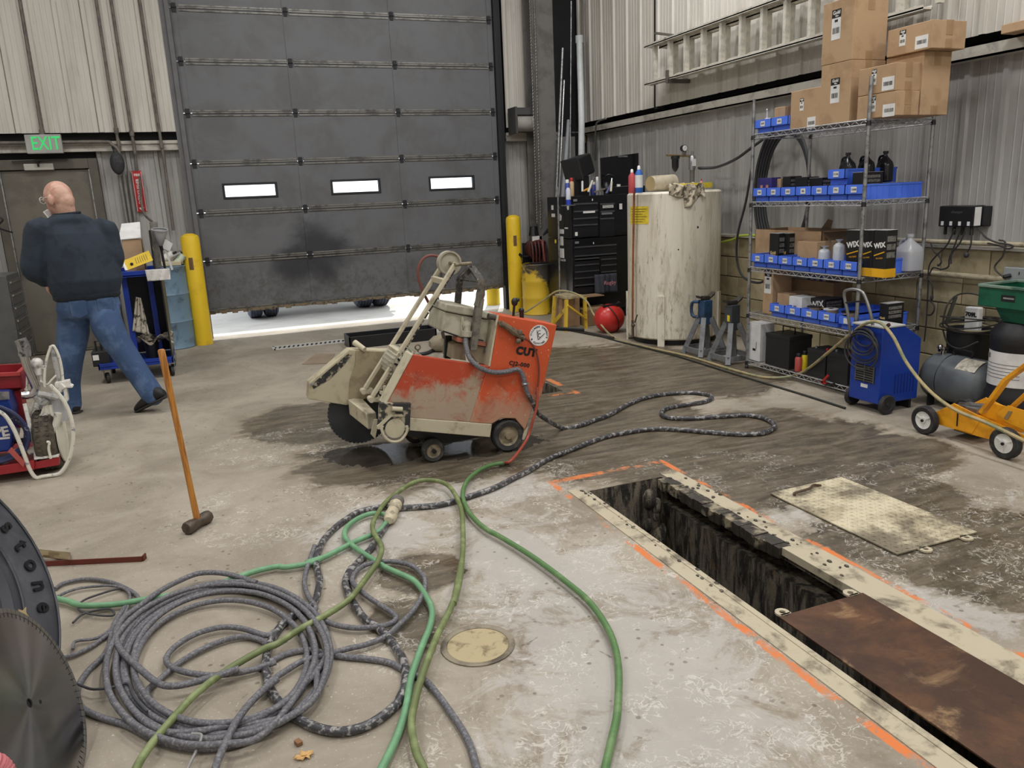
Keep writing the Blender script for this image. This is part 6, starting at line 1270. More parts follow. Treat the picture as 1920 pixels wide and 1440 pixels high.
obj('panel', MB().box(ce.x-.16, ce.x+.34, 10.12, 10.15, .1, ce.z+.1), BLACK, t, label='black backing board')
t = thing('door_chain', 'galvanized pull chain loop hanging right of the big door', 'chain', aty(1010, 430, 9.95)); mb = MB()
lk = MB().torus((0, 0, 0), .011, .0032, (0, 1, 0), 8, 4)
for k, (u0, u1) in enumerate(((994, 1008), (1003, 1015))):
    a = aty(u0, 0, 9.95); b = aty(u1, 432 if k else 420, 9.95); a = a+(a-b)*.1; L = (b-a).length; n = int(L/.02); d = (b-a)/n
    for i in range(n):
        o_ = a+d*i
        mb.add([o_+(V((v.x, v.y, v.z*1.6)) if i % 2 else V((v.y, v.x, v.z*1.6))) for v in lk.v], lk.f, True)
ch_ = obj('links', mb, mat('chain_galv', C(150, 148, 144), .4, .8), t); ch_['kind'] = 'stuff'
a, b = aty(957, 208, 10.25), aty(1000, 245, 10.25); t = thing('wall_fan', 'grey cylindrical blower in a square shroud on the girt right of the big door', 'blower', ((a.x+b.x)/2, 10.2, b.z)); zc = (a.z+b.z)/2-.04
obj('housing', MB().lathe([(.09, 0), (.11, .02), (.11, .3), (.09, .32)], (a.x, 10.15, zc), (1, 0, 0), 24), mat('blower_grey', C(160, 158, 152), .4), t); obj('intake', MB().lathe([(.05, -.012), (.085, -.006), (.085, .01)], (a.x, 10.15, zc), (1, 0, 0), 20), DARK, t); obj('shroud', MB().box(a.x-.0, b.x+.02, 10.05, 10.3, zc+.1, zc+.19).box(a.x-.02, a.x+.01, 10.03, 10.3, zc-.14, zc+.2), mat('blower_dark', C(70, 70, 70), .5), t)
q0, q1 = aty(1086, 70, 10.0), aty(1090, 292, 9.7); pipe('white_pipe', 'capped white plastic pipe standing in the right rear corner', [V((q1.x-.02, 10.02, 0)), q1, q0], .042, mat('white_pvc', C(206, 212, 214), .4), 'pipe', 4); qq = COL.objects['white_pipe']; obj('cap', MB().cyl(q0+V((0, 0, -.07)), q0+V((0, 0, .02)), .052, seg=18), mat('white_pvc', C(206, 212, 214), .4), qq)
POLE = [('steel pole leaning in the right rear corner, leftmost', 1055, 90, 1046, 300, .016, STEEL), ('bright thin rod leaning in the right rear corner', 1058, 150, 1050, 330, .011, CHROME), ('grey pipe leaning in the right rear corner beside the column', 1067, 225, 1058, 340, .03, mat('grey_pole', C(146, 150, 156), .4)), ('tall dark rod in the right rear corner reaching up', 1071, 2, 1069, 300, .008, STEEL)]
for i, (lb, u0, v0, u1, v1, r, m_) in enumerate(POLE):
    a = aty(u0, v0, 9.98-.05*i); b = aty(u1, v1, 9.9-.05*i); d = (b-a).normalized(); g = a+d*((a.z-.01)/-d.z); pipe('leaning_pole', lb, [g, a], r, m_, 'pole', 2)
t = thing('air_drop', 'brass air line drop with couplings beside the white pipe', 'pipe', aty(1094, 300, 9.9)); obj('pipe', MB().cyl(aty(1091, 0, 10.1), aty(1095, 258, 10.0), .012).cyl(aty(1095, 258, 10.0), aty(1096, 292, 9.98), .012), mat('dark_pipe', C(110, 106, 98), .5), t); obj('coupling', MB().cyl(aty(1095, 255, 10.0), aty(1095.5, 268, 10.0), .022), BRASS, t); obj('strap', MB().bar(aty(1072, 248, 9.95), aty(1096, 248, 9.95), .01, .014), STEEL, t)
pipe('wall_cable', 'thin cable arching off the right wall girt', [atx(1136, 222, 5.1), atx(1122, 228, 5.15), atx(1117, 240, 5.18), atx(1116, 300, 5.3)], .012, mat('grey_cable2', C(120, 118, 112), .5), 'cable')
# ---- left side of the back wall
CD2 = mat('dusty_dark_conduit', C(110, 104, 96), .5, c2=C(86, 82, 76), sc=9)
for i, (u0, v0, u1, v1) in enumerate(((36.7, 0, 78.3, 248), (180, 0, 218, 245), (208, 0, 247, 250), (261.7, 0, 303, 273))):
    a, b = aty(u0, v0, YW-.04), aty(u1, v1, YW-.04); top = a+(a-b)*1.2; top.z = min(top.z, 5.8); pts = [top, b]
    if i == 1: pts += [aty(222, 262, YW-.02), aty(226, 285, YW+.05)]
    if i == 2: pts += [aty(250, 262, YW+.0), aty(256, 320, YW+.06)]
    if i == 3: pts += [aty(306, 285, YW+.03), aty(325, 432, YW+.03)]
    t = pipe('conduit', ['dark conduit dropping from above to the exit sign', 'dark conduit left of the two paired ones over the door frame', 'dark conduit ending behind the red sign', 'dark conduit running down beside the big door'][i], pts, .017, CD2, 'conduit', 4)
    obj('coupling', MB().cyl(b+V((0, 0, -.03)), b+V((0, 0, .03)), .026), CD2, t)
pipe('conduit', 'horizontal conduit above the exit door bending down at its right end', [aty(-40, 268, YW-.05), aty(40, 268, YW-.05), aty(190, 266, YW-.05), aty(208, 270, YW-.05), aty(222, 282, YW-.05), aty(226, 300, YW-.05)], .02, CD2, 'conduit')
for i, (u0, u1) in enumerate(((222, 234), (231, 241), (240, 250))): pipe('conduit', 'grey conduit in the group of three below the black cord bundle, %s' % ['left', 'middle', 'right'][i], [aty(u0, 320, YW+.04), aty(u1+8, 440, YW+.04), V((aty(u1+8, 440, YW+.04).x, YW+.04, .1))], .016, mat('conduit_grey', C(130, 128, 124), .4), 'conduit', 2)
q = aty(220, 306, YW-.09); t = thing('cord_bundle', 'black cord bundle hanging at the top right of the exit door', 'cord', q); obj('bundle', MB().ball(q, .085, 14, 10, (.9, .6, 1.5)), mat('dark_rubbery', C(46, 46, 50), .7, c2=C(60, 60, 64), sc=30, bump=.5), t); obj('hanger', MB().tube([q+V((0, 0, .1)), q+V((-.02, .02, .16)), q+V((-.03, .06, .2))], .012), BLACK, t)
a, b, c, d = [aty(u, v, 10.16) for u, v in ((43, 252), (115, 250), (119, 287), (50, 290))]
ex = thing('exit_sign', 'grey exit sign with green letters above the exit door', 'sign', ((a.x+b.x)/2, 10.2, d.z)); xm = (a.x+b.x+c.x+d.x)/4; zm_ = (a.z+b.z+c.z+d.z)/4; wv = .175; hv = .10
obj('housing', MB().box(xm-wv, xm+wv, 10.16, 10.22, zm_-hv, zm_+hv), mat('sign_grey', C(168, 168, 164), .5), ex, .006); gl = NT('green_exit_letters'); gl.b.inputs['Emission Color'].default_value = C(60, 220, 120); gl.b.inputs['Emission Strength'].default_value = .55
text('EXIT', .2, gl.out(C(50, 190, 100), .4), ex, frame((xm+.02, 10.158, zm_), (1, 0, 0), (0, 0, 1)), 'letters', .001, .7, .002); obj('canopy', MB().box(xm-.03, xm+.03, 10.2, YW, zm_+.02, zm_+.06), STEEL, ex)
a, b = aty(248, 320, YW-.0), aty(273, 397, YW-.0); xm = (a.x+b.x)/2; fs = thing('extinguisher_sign', 'tall red fire extinguisher sign with white arrow on the wall', 'sign', (xm, YW, b.z)); Yf = YW+.05
obj('plate', MB().box(xm-.055, xm+.055, Yf, Yf+.004, b.z, a.z), mat('sign_red', C(178, 34, 40), .4), fs)
zt3 = a.z; obj('border', MB().box(xm-.05, xm-.046, Yf-.001, Yf, b.z+.01, a.z-.01).box(xm+.046, xm+.05, Yf-.001, Yf, b.z+.01, a.z-.01), WHITE, fs)
fr3 = frame((xm, Yf-.0012, (a.z+b.z)/2-.0), (0, 0, 1), (-1, 0, 0)); text('EXTINGUISHER', .05, WHITE, fs, fr3, 'lettering', .0006, .85, .001); text('FIRE', .04, WHITE, fs, frame((xm, Yf-.0012, a.z-.05), (1, 0, 0), (0, 0, 1)), 'lettering', .0006, .9, .001)
obj('arrow', MB().prism([(xm-.03, Yf-.0015, b.z+.05), (xm+.03, Yf-.0015, b.z+.05), (xm, Yf-.0015, b.z+.012)], (0, .001, 0)), WHITE, fs)
pipe('leaning_bar', 'bent grey bar leaning below the red sign', [aty(262, 330, YW-.03), aty(268, 395, YW-.03), aty(288, 418, 10.0)], .014, CD2, 'bar', 4)
# ---- trench drain and black trough behind the saw
a = fl(517, 656); b = fl(655, 636); c = fl(522, 663)
yt = (a.y+b.y)/2; td = thing('trench_drain', 'pale slotted trench drain grate across the big doorway', 'drain', (1.6, yt, 0)); obj('channel', MB().box(a.x, 3.9, yt-.08, yt+.08, .0005, .002), INK, td)
gm_ = mat('pale_grate', C(196, 194, 188), .5); obj('frame', MB().box(a.x-.02, 3.9, yt-.11, yt-.07, .001, .008).box(a.x-.02, 3.9, yt+.07, yt+.11, .001, .008).box(a.x-.03, a.x, yt-.11, yt+.11, .001, .008), gm_, td)
n = 62; br = None
for i in range(n):
    xx = a.x+.03+(3.85-a.x)*i/n
    if br is None: br = obj('bar', MB().bar((-.015, yt-.075, .006), (.015, yt+.075, .006), .026, .004), gm_, td); off0 = br.location.copy(); br.location = off0+V((xx, 0, 0))
    else: share(br, td, None, off0+V((xx, 0, 0)))
a = fl(656, 655); b = fl(835, 645); hgt = aty(660, 632, a.y).z
t = thing('rubber_trough', 'long black trough lying behind the saw', 'trough', ((a.x+b.x)/2, a.y, 0)); obj('tray', MB().box(a.x, b.x, a.y, a.y+.02, 0, hgt).box(a.x, b.x, a.y+.3, a.y+.32, 0, hgt).box(a.x, a.x+.02, a.y, a.y+.32, 0, hgt).box(b.x-.02, b.x, a.y, a.y+.32, 0, hgt).box(a.x, b.x, a.y, a.y+.32, 0, .01), BLACK, t, .004)
q = fl(815, 650); t = thing('stone_block', 'rough grey concrete lump beside the black trough', 'block', (q.x, q.y-.3, 0)); obj('lump', MB().ball((q.x, q.y-.3, .09), .12, 7, 5, (1.3, .9, .8)), mat('rough_concrete', C(150, 140, 120), .9, bump=.6), t)
pipe('black_hose', 'black hose running along the floor behind the saw', [fl(700, 662, .02), fl(750, 664, .02), fl(800, 662, .02), fl(832, 640, .05), aty(830, 625, 7.5), aty(836, 610, 7.2)], .018, mat('black_rubber_hose', C(44, 45, 48), .5), 'hose')
q = fl(575, 672); t = thing('floor_plate', 'thin worn steel plate lying left of the saw guard', 'plate', (q.x, q.y, 0)); ps = [fl(566, 684), fl(620, 682), fl(628, 664), fl(592, 665)]; obj('sheet', MB().prism([p+V((0, 0, .001)) for p in ps], (0, 0, .006)), mat('worn_floor_plate', C(146, 128, 106), .5), t)
# ---- truck outside
TR = mat('outdoor_tire', C(84, 90, 108), .8, c2=C(60, 64, 78), sc=12)
tk = thing('parked_truck', 'truck parked outside the half open door, only dual rear tires in view', 'truck', (1.55, 12.3, 0)); RT_ = .5
for px0, px1 in ((466, 524), (668, 730)):
    a, b = fl(px0, 596 if px0 < 600 else 577), fl(px1, 594 if px0 < 600 else 573); yy = (a.y+b.y)/2+.12; w_ = (b.x-a.x)
    for k in range(2):
        xx = a.x+w_*(.24+.53*k); tw = w_*.47
        ti = obj('tire', MB().lathe([(.28, -tw*.45), (.46, -tw*.5), (RT_, -tw*.36), (RT_, tw*.36), (.46, tw*.5), (.28, tw*.45)], (xx, yy, RT_), (1, 0, 0), 40), TR, tk); mb = MB()
        for g in range(4): mb.torus((xx-tw*.3+tw*.2*g, yy, RT_), RT_, .008, (1, 0, 0), 40, 4)
        obj('tread', mb, mat('tread_dark', C(50, 54, 66), .9), ti)
obj('axle', MB().cyl((.5, 12.35, RT_), (2.7, 12.35, RT_), .09), BLACK, tk); obj('chassis', MB().box(.9, 1.1, 11.9, 19, .8, 1.0).box(2.1, 2.3, 11.9, 19, .8, 1.0), BLACK, tk); obj('deck', MB().box(.35, 2.85, 11.75, 19, 1.02, 1.25), mat('truck_deck', C(120, 120, 124), .6), tk); obj('bumper', MB().box(.4, 2.8, 11.75, 11.85, .62, .72), WHITE, tk)
t = thing('bollard', 'yellow bollard outside the door by the right jamb', 'bollard', (4.15, 10.95, 0)); obj('post', MB().cyl((4.0, 10.95, 0), (4.0, 10.95, 1.1), .1, seg=24), mat('bollard_yellow', C(232, 196, 40), .45), t)
t = thing('grass_patch', 'patch of green grass far outside the door', 'grass', (7, 24, 0)); mb = MB(); random.seed(5)
for i in range(500):
    gx, gy = random.uniform(5, 12), random.uniform(22, 27); mb.add([(gx, gy, 0), (gx+.12, gy, 0), (gx+random.uniform(-.1, .2), gy, random.uniform(.1, .35))], [(0, 1, 2)])
o_ = obj('blades', mb, mat('grass_green', C(120, 160, 70), .9), t); o_['kind'] = 'stuff'
# ================================================================ person walking towards the exit
def m7(x, y, Y): return aty(30+x/4.8, 330+y/4.8, Y)
def loft(mb, rings, seg=20):
    """rings: (centre, half width vector, half depth vector)"""
    vs = []; n = len(rings)
    for c, a, b in rings:
        for k in range(seg): t = 2*pi*k/seg; vs.append(V(c)+V(a)*cos(t)+V(b)*sin(t))
    fs = [(i*seg+k, i*seg+(k+1) % seg, (i+1)*seg+(k+1) % seg, (i+1)*seg+k) for i in range(n-1) for k in range(seg)]
    fs += [tuple(reversed(range(seg))), tuple((n-1)*seg+k for k in range(seg))]
    return mb.add(vs, fs, True)
def limb(mb, pts, rs, n=5):
    P = cat(pts, n); R = []
    L = len(pts)-1
    for i in range(len(P)): t = i/n; j = min(int(t), L-1); f = t-j; R.append(rs[j]*(1-f)+rs[j+1]*f)
    mb.tube(P, R, 14, raw=True); mb.ball(P[0], R[0]*.98, 12, 8); mb.ball(P[-1], R[-1]*.98, 12, 8)
def fuse(o, vox, it=4):
    k = o.modifiers.new('r', 'REMESH'); k.mode = 'VOXEL'; k.voxel_size = vox; k.use_smooth_shade = True
    s = o.modifiers.new('s', 'SMOOTH'); s.iterations = it; s.factor = .5; return o
LF = fl(133, 774); RF = fl(272, 772)
man = thing('person', 'bald man in dark blue sweatshirt and blue jeans walking away towards the exit door', 'person', ((LF.x+RF.x)/2, 6.95, 0))
SD = V((.965, .26, 0)); FD = V((-.26, .965, 0))      # across the shoulders / facing direction
pel = m7(650, 1120, 6.95); waist = m7(640, 1000, 6.95); chest = m7(560, 640, 6.98); sh_ = m7(490, 430, 7.0); nk = m7(455, 335, 7.0); hd_ = m7(385, 195, 7.02)
hipL, hipR = m7(520, 1180, 6.95), m7(790, 1180, 6.98)
knL, anL = aty(131, 674, 7.02), aty(132, 752, LF.y); knR, anR = aty(229, 656, 6.86), aty(287, 742, RF.y-.02)
shL, elL, wrL = m7(215, 490, 6.95), m7(160, 830, 6.92), m7(262, 955, 6.97)
shR, elR, wrR = m7(790, 490, 7.04), m7(860, 760, 7.02), m7(620, 930, 7.24)
SKIN = mat('fair_skin', C(208, 168, 150), .5, c2=C(190, 142, 124), sc=12)
NAVY = mat('dark_navy_fleece', C(44, 54, 66), .95, c2=C(36, 44, 54), sc=8, bump=.15, bsc=140)
JEAN = mat('blue_denim', C(60, 84, 122), .85, c2=C(86, 110, 148), sc=6, bump=.15, bsc=160)
# skin: head, neck, arms and hands as one surface
mb = MB(); face = (FD*.75+V((-.55, -.12, -.22))).normalized(); up = V((0, 0, 1)); up = (up-face*up.dot(face)).normalized(); rt = face.cross(up)
Mh = Matrix((rt, face, up)).transposed()
mb.ball(hd_+up*.012, .1, 20, 14, (.90, 1.12, 1.14), Mh); mb.ball(hd_-up*.055+face*.045, .072, 16, 10, (.9, 1.0, 1.05), Mh)
mb.ball(hd_-up*.035-face*.04, .078, 14, 10, (.9, 1, 1), Mh)
mb.ball(hd_+face*.122-up*.02, .017, 8, 6, (.8, 1, 1.5), Mh); mb.ball(hd_+face*.10-up*.098, .024, 8, 6, (1.2, .8, .7), Mh)
for s in (-1, 1):
    e = hd_+rt*s*.094-up*.022-face*.012; mb.ball(e, .036, 12, 8, (.42, .68, 1.1), Mh); mb.ball(hd_+face*.105+rt*s*.036+up*.012, .014, 8, 6, (1.3, .5, .7), Mh)
limb(mb, [nk-V((0, 0, .08)), nk, hd_-up*.06-face*.03], [.066, .066, .07]); loft(mb, [(sh_-V((0, 0, .08)), SD*.17, FD*.1), (waist, SD*.15, FD*.11), (pel, SD*.15, FD*.11)])
for sh, el, wr in ((shL, elL, wrL), (shR, elR, wrR)):
    limb(mb, [sh, el, wr], [.055, .045, .03])
def hand(mb, wr, d, pn, sg):
    d = d.normalized(); pn = (pn-d*pn.dot(d)).normalized(); sd_ = d.cross(pn)*sg
    Mp = Matrix((sd_, d, pn)).transposed(); mb.ball(wr+d*.045, .05, 12, 8, (.82, 1.0, .42), Mp)
    for i, (o, l) in enumerate(((-.033, .062), (-.011, .072), (.011, .068), (.031, .052))):
        b = wr+d*.08+sd_*o; mb.tube([wr+d*.05+sd_*o*.8, b, b+d*l*.45+pn*.012, b+d*l*.7+pn*.035, b+d*l*.62+pn*.058], [.0105]*3+[.009]*30, 8, 3); mb.ball(b+d*l*.62+pn*.058, .009, 6, 5)
    mb.tube([wr+d*.02-sd_*.02, wr+d*.045-sd_*.05+pn*.01, wr+d*.075-sd_*.058+pn*.03, wr+d*.09-sd_*.045+pn*.045], .011, 8, 3)
hand(mb, wrL, V((.75, .1, -.5)), V((.1, .7, -.4)), 1); hand(mb, wrR, V((-.8, .1, -.3)), V((0, .5, -.6)), -1)
for h, k, a in ((hipL, knL, anL), (hipR, knR, anR)): limb(mb, [h, k, a], [.085, .058, .042])
body = fuse(obj('body', mb, SKIN, man), .0065, 3)
mb = MB()
for s in (-1, 1):
    c = hd_+face*.112+rt*s*.036+up*.012; mb.ball(c, .009, 8, 6)
obj('eyes', mb, WHITE, man)
mb = MB(); g0 = hd_+face*.125+up*.012
for s in (-1, 1): mb.torus(g0+rt*s*.036, .026, .003, face, 16, 5).tube([g0+rt*s*.062, hd_+rt*s*.088+up*.012+face*.04, hd_+rt*s*.092+up*.0-face*.02], .0025, 5, 2)
obj('glasses', mb, WHITE, man, label='pale framed glasses')
mk2 = hd_+face*.11-up*.10; obj('face_mask', MB().prism([mk2+up*.05+face*.045+rt*.0, mk2+up*.03+face*.04-rt*.05, mk2-up*.06+face*.0-rt*.045, mk2-up*.075+face*.02, mk2-up*.06+face*.0+rt*.045, mk2+up*.03+face*.04+rt*.05], face*-.012), WHITE, man, .004, label='white mask hanging below the chin')
# sweatshirt
mb = MB()
loft(mb, [(pel+V((0, 0, .045)), SD*.235, FD*.165), (pel+V((0, 0, .08)), SD*.25, FD*.18), (waist+V((0, 0, .06)), SD*.268, FD*.2), (waist.lerp(chest, .55), SD*.262, FD*.195), (chest, SD*.255, FD*.18), (chest.lerp(sh_, .6), SD*.245, FD*.16), (sh_, SD*.2, FD*.125), (sh_.lerp(nk, .5), SD*.155, FD*.13), (sh_.lerp(nk, .82), SD*.11, FD*.112), (sh_.lerp(nk, .95), SD*.098, FD*.1)])
for sh, el, wr in ((shL, elL, wrL), (shR, elR, wrR)): limb(mb, [sh.lerp(chest, .25), sh, sh.lerp(el, .5), el, el.lerp(wr, .55), el.lerp(wr, .9)], [.085, .105, .1, .092, .072, .052])
sw = fuse(obj('sweatshirt', mb, NAVY, man), .011, 5)
mb = MB(); loft(mb, [(pel+V((0, 0, .015)), SD*.225, FD*.16), (pel+V((0, 0, .03)), SD*.24, FD*.17), (pel+V((0, 0, .06)), SD*.24, FD*.172), (pel+V((0, 0, .07)), SD*.235, FD*.168)], 30)
obj('hem_band', mb, mat('navy_rib', C(34, 42, 52), .95, bump=.4), sw); obj('neck_band', MB().torus(sh_.lerp(nk, .93), .09, .011, (nk-sh_)+V((0, 0, .1)), 26, 6), mat('navy_rib', C(34, 42, 52), .95), sw)
# jeans
mb = MB(); loft(mb, [(pel+V((0, 0, .08)), SD*.21, FD*.145), (pel, SD*.222, FD*.155), (hipL.lerp(hipR, .5), SD*.235, FD*.165), (hipL.lerp(hipR, .5)-V((0, 0, .07)), SD*.21, FD*.14)])
limb(mb, [hipL+V((0, 0, .02)), aty(137, 622, 7.02), knL, aty(130, 718, LF.y-.02), aty(133, 760, LF.y)], [.112, .12, .1, .084, .082]); limb(mb, [hipR+V((0, 0, .02)), aty(202, 612, 6.88), knR, aty(262, 704, 6.82), aty(287, 741, RF.y-.02)], [.112, .12, .1, .09, .088])
je = fuse(obj('jeans', mb, JEAN, man), .011, 4)
mb = MB()
for s in (-1, 1): c = pel-V((0, 0, .04))+SD*s*.095-FD*.158; mb.prism([c+SD*.06+V((0, 0, .06)), c-SD*.06+V((0, 0, .06)), c-SD*.055-V((0, 0, .05))+FD*.012, c-V((0, 0, .075))+FD*.018, c+SD*.055-V((0, 0, .05))+FD*.012], FD*.01)
obj('back_pocket', mb, JEAN, je)
mb = MB(); BS = mat('black_shoe', C(30, 30, 33), .6); SO = mat('shoe_sole', C(52, 50, 48), .7)
def shoe(an, heel, d, pitch):
    d = V(d).normalized(); sd_ = d.cross(V((0, 0, 1))); f = (d*cos(pitch)-V((0, 0, 1))*sin(pitch)); u2 = sd_.cross(f)
    mb = MB(); Mf = Matrix((sd_, f, u2)).transposed()
    st = [(-.05, .036, .03), (0, .046, .065), (.06, .048, .062), (.13, .05, .046), (.2, .05, .036), (.25, .04, .026), (.275, .02, .016)]
    loft(mb, [(heel+f*y+u2*(h*.9+.012), sd_*w, u2*h) for y, w, h in st], 16); o = obj('shoe', mb, BS, man, sub=1)
    mb = MB(); loft(mb, [(heel+f*y+u2*.012, sd_*(w+.004), u2*.012) for y, w, h in st], 14); obj('sole', mb, SO, o); return o
hl = V((anL.x+.02, anL.y-.03, 0)); shoe(anL, hl, (-.8, .6, 0), 0)
toe = fl(264, 772); dd = V((-.86, .5, 0)).normalized(); pt_ = radians(24); shoe(anR, V((toe.x, toe.y, .004))-dd*.235*cos(pt_)+V((0, 0, .235*sin(pt_))), dd, pt_)
# ================================================================ blue tool cart and what is on it
Yt = 8.15; X0, X1 = aty(186, 700, Yt).x, aty(327, 690, Yt).x; zt4 = aty(270, 507, Yt).z; zs4 = .16
CBL = mat('cart_blue', C(28, 62, 168), .4, c2=C(24, 52, 140), sc=5)
ct = thing('tool_cart', 'blue wheeled tool cart with cluttered top behind the walking man', 'cart', ((X0+X1)/2, 8.45, 0))
obj('top_tray', MB().box(X0, X1, Yt, 8.78, zt4-.05, zt4-.035).box(X0, X1, Yt, Yt+.015, zt4-.055, zt4).box(X0, X1, 8.765, 8.78, zt4-.055, zt4).box(X0, X0+.015, Yt, 8.78, zt4-.055, zt4).box(X1-.015, X1, Yt, 8.78, zt4-.055, zt4), CBL, ct, .003)
obj('bottom_tray', MB().box(X0, X1, Yt, 8.78, zs4, zs4+.01).box(X0, X1, Yt, Yt+.015, zs4-.02, zs4+.04).box(X1-.015, X1, Yt, 8.78, zs4-.02, zs4+.04).box(X0, X0+.015, Yt, 8.78, zs4-.02, zs4+.04), CBL, ct, .003)
for x in (X0+.3, X1-.14):
    obj('post', MB().box(x, x+.05, 8.3 if x < X1-.2 else 8.45, 8.35 if x < X1-.2 else 8.5, zs4, zt4-.04), CBL, ct, .003)
obj('side_panel', MB().box(X1-.012, X1, Yt+.03, 8.76, zs4+.02, zt4-.05), mat('panel_black', C(28, 29, 32), .35), ct); obj('back_panel', MB().box(X0+.28, X1, 8.74, 8.76, zs4+.02, zt4-.05), mat('navy_panel', C(20, 24, 40), .4), ct)
def caster(c, par): 
    o = obj('caster', MB().lathe([(.05, -.014), (.052, 0), (.05, .014)], V((c[0], c[1], .052)), (1, .3, 0), 18), DARK, par); obj('fork', MB().prism([(c[0]-.03, c[1]-.02, .05), (c[0]-.03, c[1]+.02, .05), (c[0]-.03, c[1]+.03, .13), (c[0]-.03, c[1]-.04, .13)], (.006, 0, 0)).prism([(c[0]+.03, c[1]-.02, .05), (c[0]+.03, c[1]+.02, .05), (c[0]+.03, c[1]+.03, .13), (c[0]+.03, c[1]-.04, .13)], (.006, 0, 0)).box(c[0]-.04, c[0]+.04, c[1]-.04, c[1]+.03, .125, .14), STEEL, o); return o
for x in (X0+.06, X1-.03):
    for y in (Yt+.06, 8.7): caster((x, y), ct)
a = aty(173, 657, 8.3); b = aty(211, 693, 8.3); t = thing('battery_pack', 'black jump starter box with handle and white tag on the lower cart tray', 'battery', ((a.x+b.x)/2, 8.3, zs4+.01)); zt5 = a.z
obj('case', MB().box(a.x, b.x, Yt+.03, 8.5, zs4+.012, zt5), BATT, t, .008); obj('carry_handle', MB().tube([(a.x+.04, 8.25, zt5), (a.x+.04, 8.25, zt5+.09), (b.x-.06, 8.25, zt5+.09), (b.x-.06, 8.25, zt5)], .01, 6, 1), BLACK, t); obj('tag', MB().box(a.x+.01, a.x+.06, Yt+.027, Yt+.03, zt5-.08, zt5-.03), WHITE, t)
a = aty(268, 640, 8.35); b = aty(303, 682, 8.35); t = thing('plastic_bucket', 'black bucket on the lower tray of the blue cart', 'bucket', ((a.x+b.x)/2, 8.4, zs4+.01)); r_ = (b.x-a.x)/2; obj('pail', MB().lathe([(r_*.85, 0), (r_, a.z-zs4-.01), (r_*.95, a.z-zs4-.01), (r_*.8, .01)], ((a.x+b.x)/2, 8.42, zs4+.011), seg=24), PB, t)
q = aty(285, 630, 8.4); t = thing('rag_pile', 'heap of grey rags and sheets on top of the black bucket in the blue cart', 'rag', (q.x, 8.45, q.z-.06)); obj('cloth', MB().grid(lambda u, v: V((q.x-.17+.36*u, 8.32+.3*v, q.z-.03+.05*sin(u*11+v*5)*cos(v*8))), 16, 10), RAG, t, solid=.006)
# cloth hanging from the cart
def hang(name, label, pts, Y, m, dep=.02):
    P = [aty(u, v, Y) for u, v in pts]; c = sum(P, V((0, 0, 0)))/len(P)
    a_, b_, c_, d_ = P[0], P[1], P[2], P[3]
    return tag(obj(name, MB().grid(lambda u, v: a_.lerp(b_, u).lerp(d_.lerp(c_, u), v)+V((0, -dep*abs(sin(u*9+v*2))-.004, 0)), 16, 16), m, None, solid=.005), label, 'rag')
hang('shop_towel', 'white towel folded over the front right corner of the blue cart', [(272, 506), (318, 503), (320, 524), (277, 527)], Yt-.012, mat('white_towel', C(226, 224, 220), .9, bump=.3))
hang('shop_rag', 'oil stained pale rag hanging down the front of the blue cart', [(255, 556), (264, 558), (281, 627), (249, 620)], 8.285, mat('stained_rag', C(206, 200, 186), .9, c2=C(90, 84, 76), sc=22, lo=.54, hi=.6, bump=.2), .03)
zc4 = zt4-.034
a = aty(229, 450, 8.5); b = aty(271, 490, 8.5); t = thing('carton', 'cardboard box with a white lid standing on the blue cart', 'carton', ((a.x+b.x)/2, 8.55, zc4)); obj('box', MB().box(a.x, b.x, 8.45, 8.7, zc4+.001, a.z), CARD, t, .003); l0 = aty(223, 421, 8.68); obj('lid', MB().prism([(a.x-.03, 8.44, a.z), (b.x+.005, 8.44, a.z+.01), (b.x, 8.71, a.z+.15), (a.x-.0, 8.71, a.z+.14)], (0, 0, .012)), WHITE, t, .003)
a, b, c, d = [aty(u, v, 8.22) for u, v in ((229, 490), (278, 470), (287, 488), (238, 507))]; t = thing('manual', 'yellow printed booklet leaning against the box on the blue cart', 'book', ((a.x+c.x)/2, 8.25, zc4)); yb5 = V((0, .05, 0))
obj('cover', MB().prism([d, c, b+yb5, a+yb5], (0, .012, 0)), mat('yellow_booklet', C(232, 196, 36), .5), t); mb = MB()
for i in range(6): p = a.lerp(b, .45+.08*i)+yb5; q = d.lerp(c, .42+.08*i); mb.bar(p.lerp(q, .2)+V((0, -.003, 0)), p.lerp(q, .75)+V((0, -.003, 0)), .004, .002, (0, 1, 0))
obj('print', mb, mat('dim_print', C(120, 104, 40), .6), t); p = a.lerp(d, .6).lerp(b.lerp(c, .6), .25)+V((0, .015, 0)); obj('dot', MB().ring([(p, .014), (p+V((0, -.006, 0)), .014)], 12), INK, t); obj('spine', MB().bar(a+yb5, d, .03, .01), WHITE, t)
a = aty(279, 432, 8.3); b = aty(289, 508, 8.3); t = thing('panel', 'narrow black board with blue edge standing on the blue cart', 'panel', (b.x, 8.3, zc4)); obj('board', MB().prism([(a.x, 8.25, a.z), (b.x, 8.25, zc4), (b.x, 8.6, zc4), (a.x, 8.6, a.z)], (.012, 0, 0)), BLACK, t); obj('stickers', MB().prism([(a.x-.002, 8.35, a.z-.02), (a.x-.002, 8.45, a.z-.01), (a.x+.008, 8.45, a.z-.09), (a.x+.008, 8.35, a.z-.1)], (-.003, 0, 0)).prism([(a.x+.006, 8.35, a.z-.13), (a.x+.006, 8.45, a.z-.12), (a.x+.016, 8.45, a.z-.19), (a.x+.016, 8.35, a.z-.2)], (-.003, 0, 0)), mat('cream_sticker', C(206, 196, 160), .5), t)
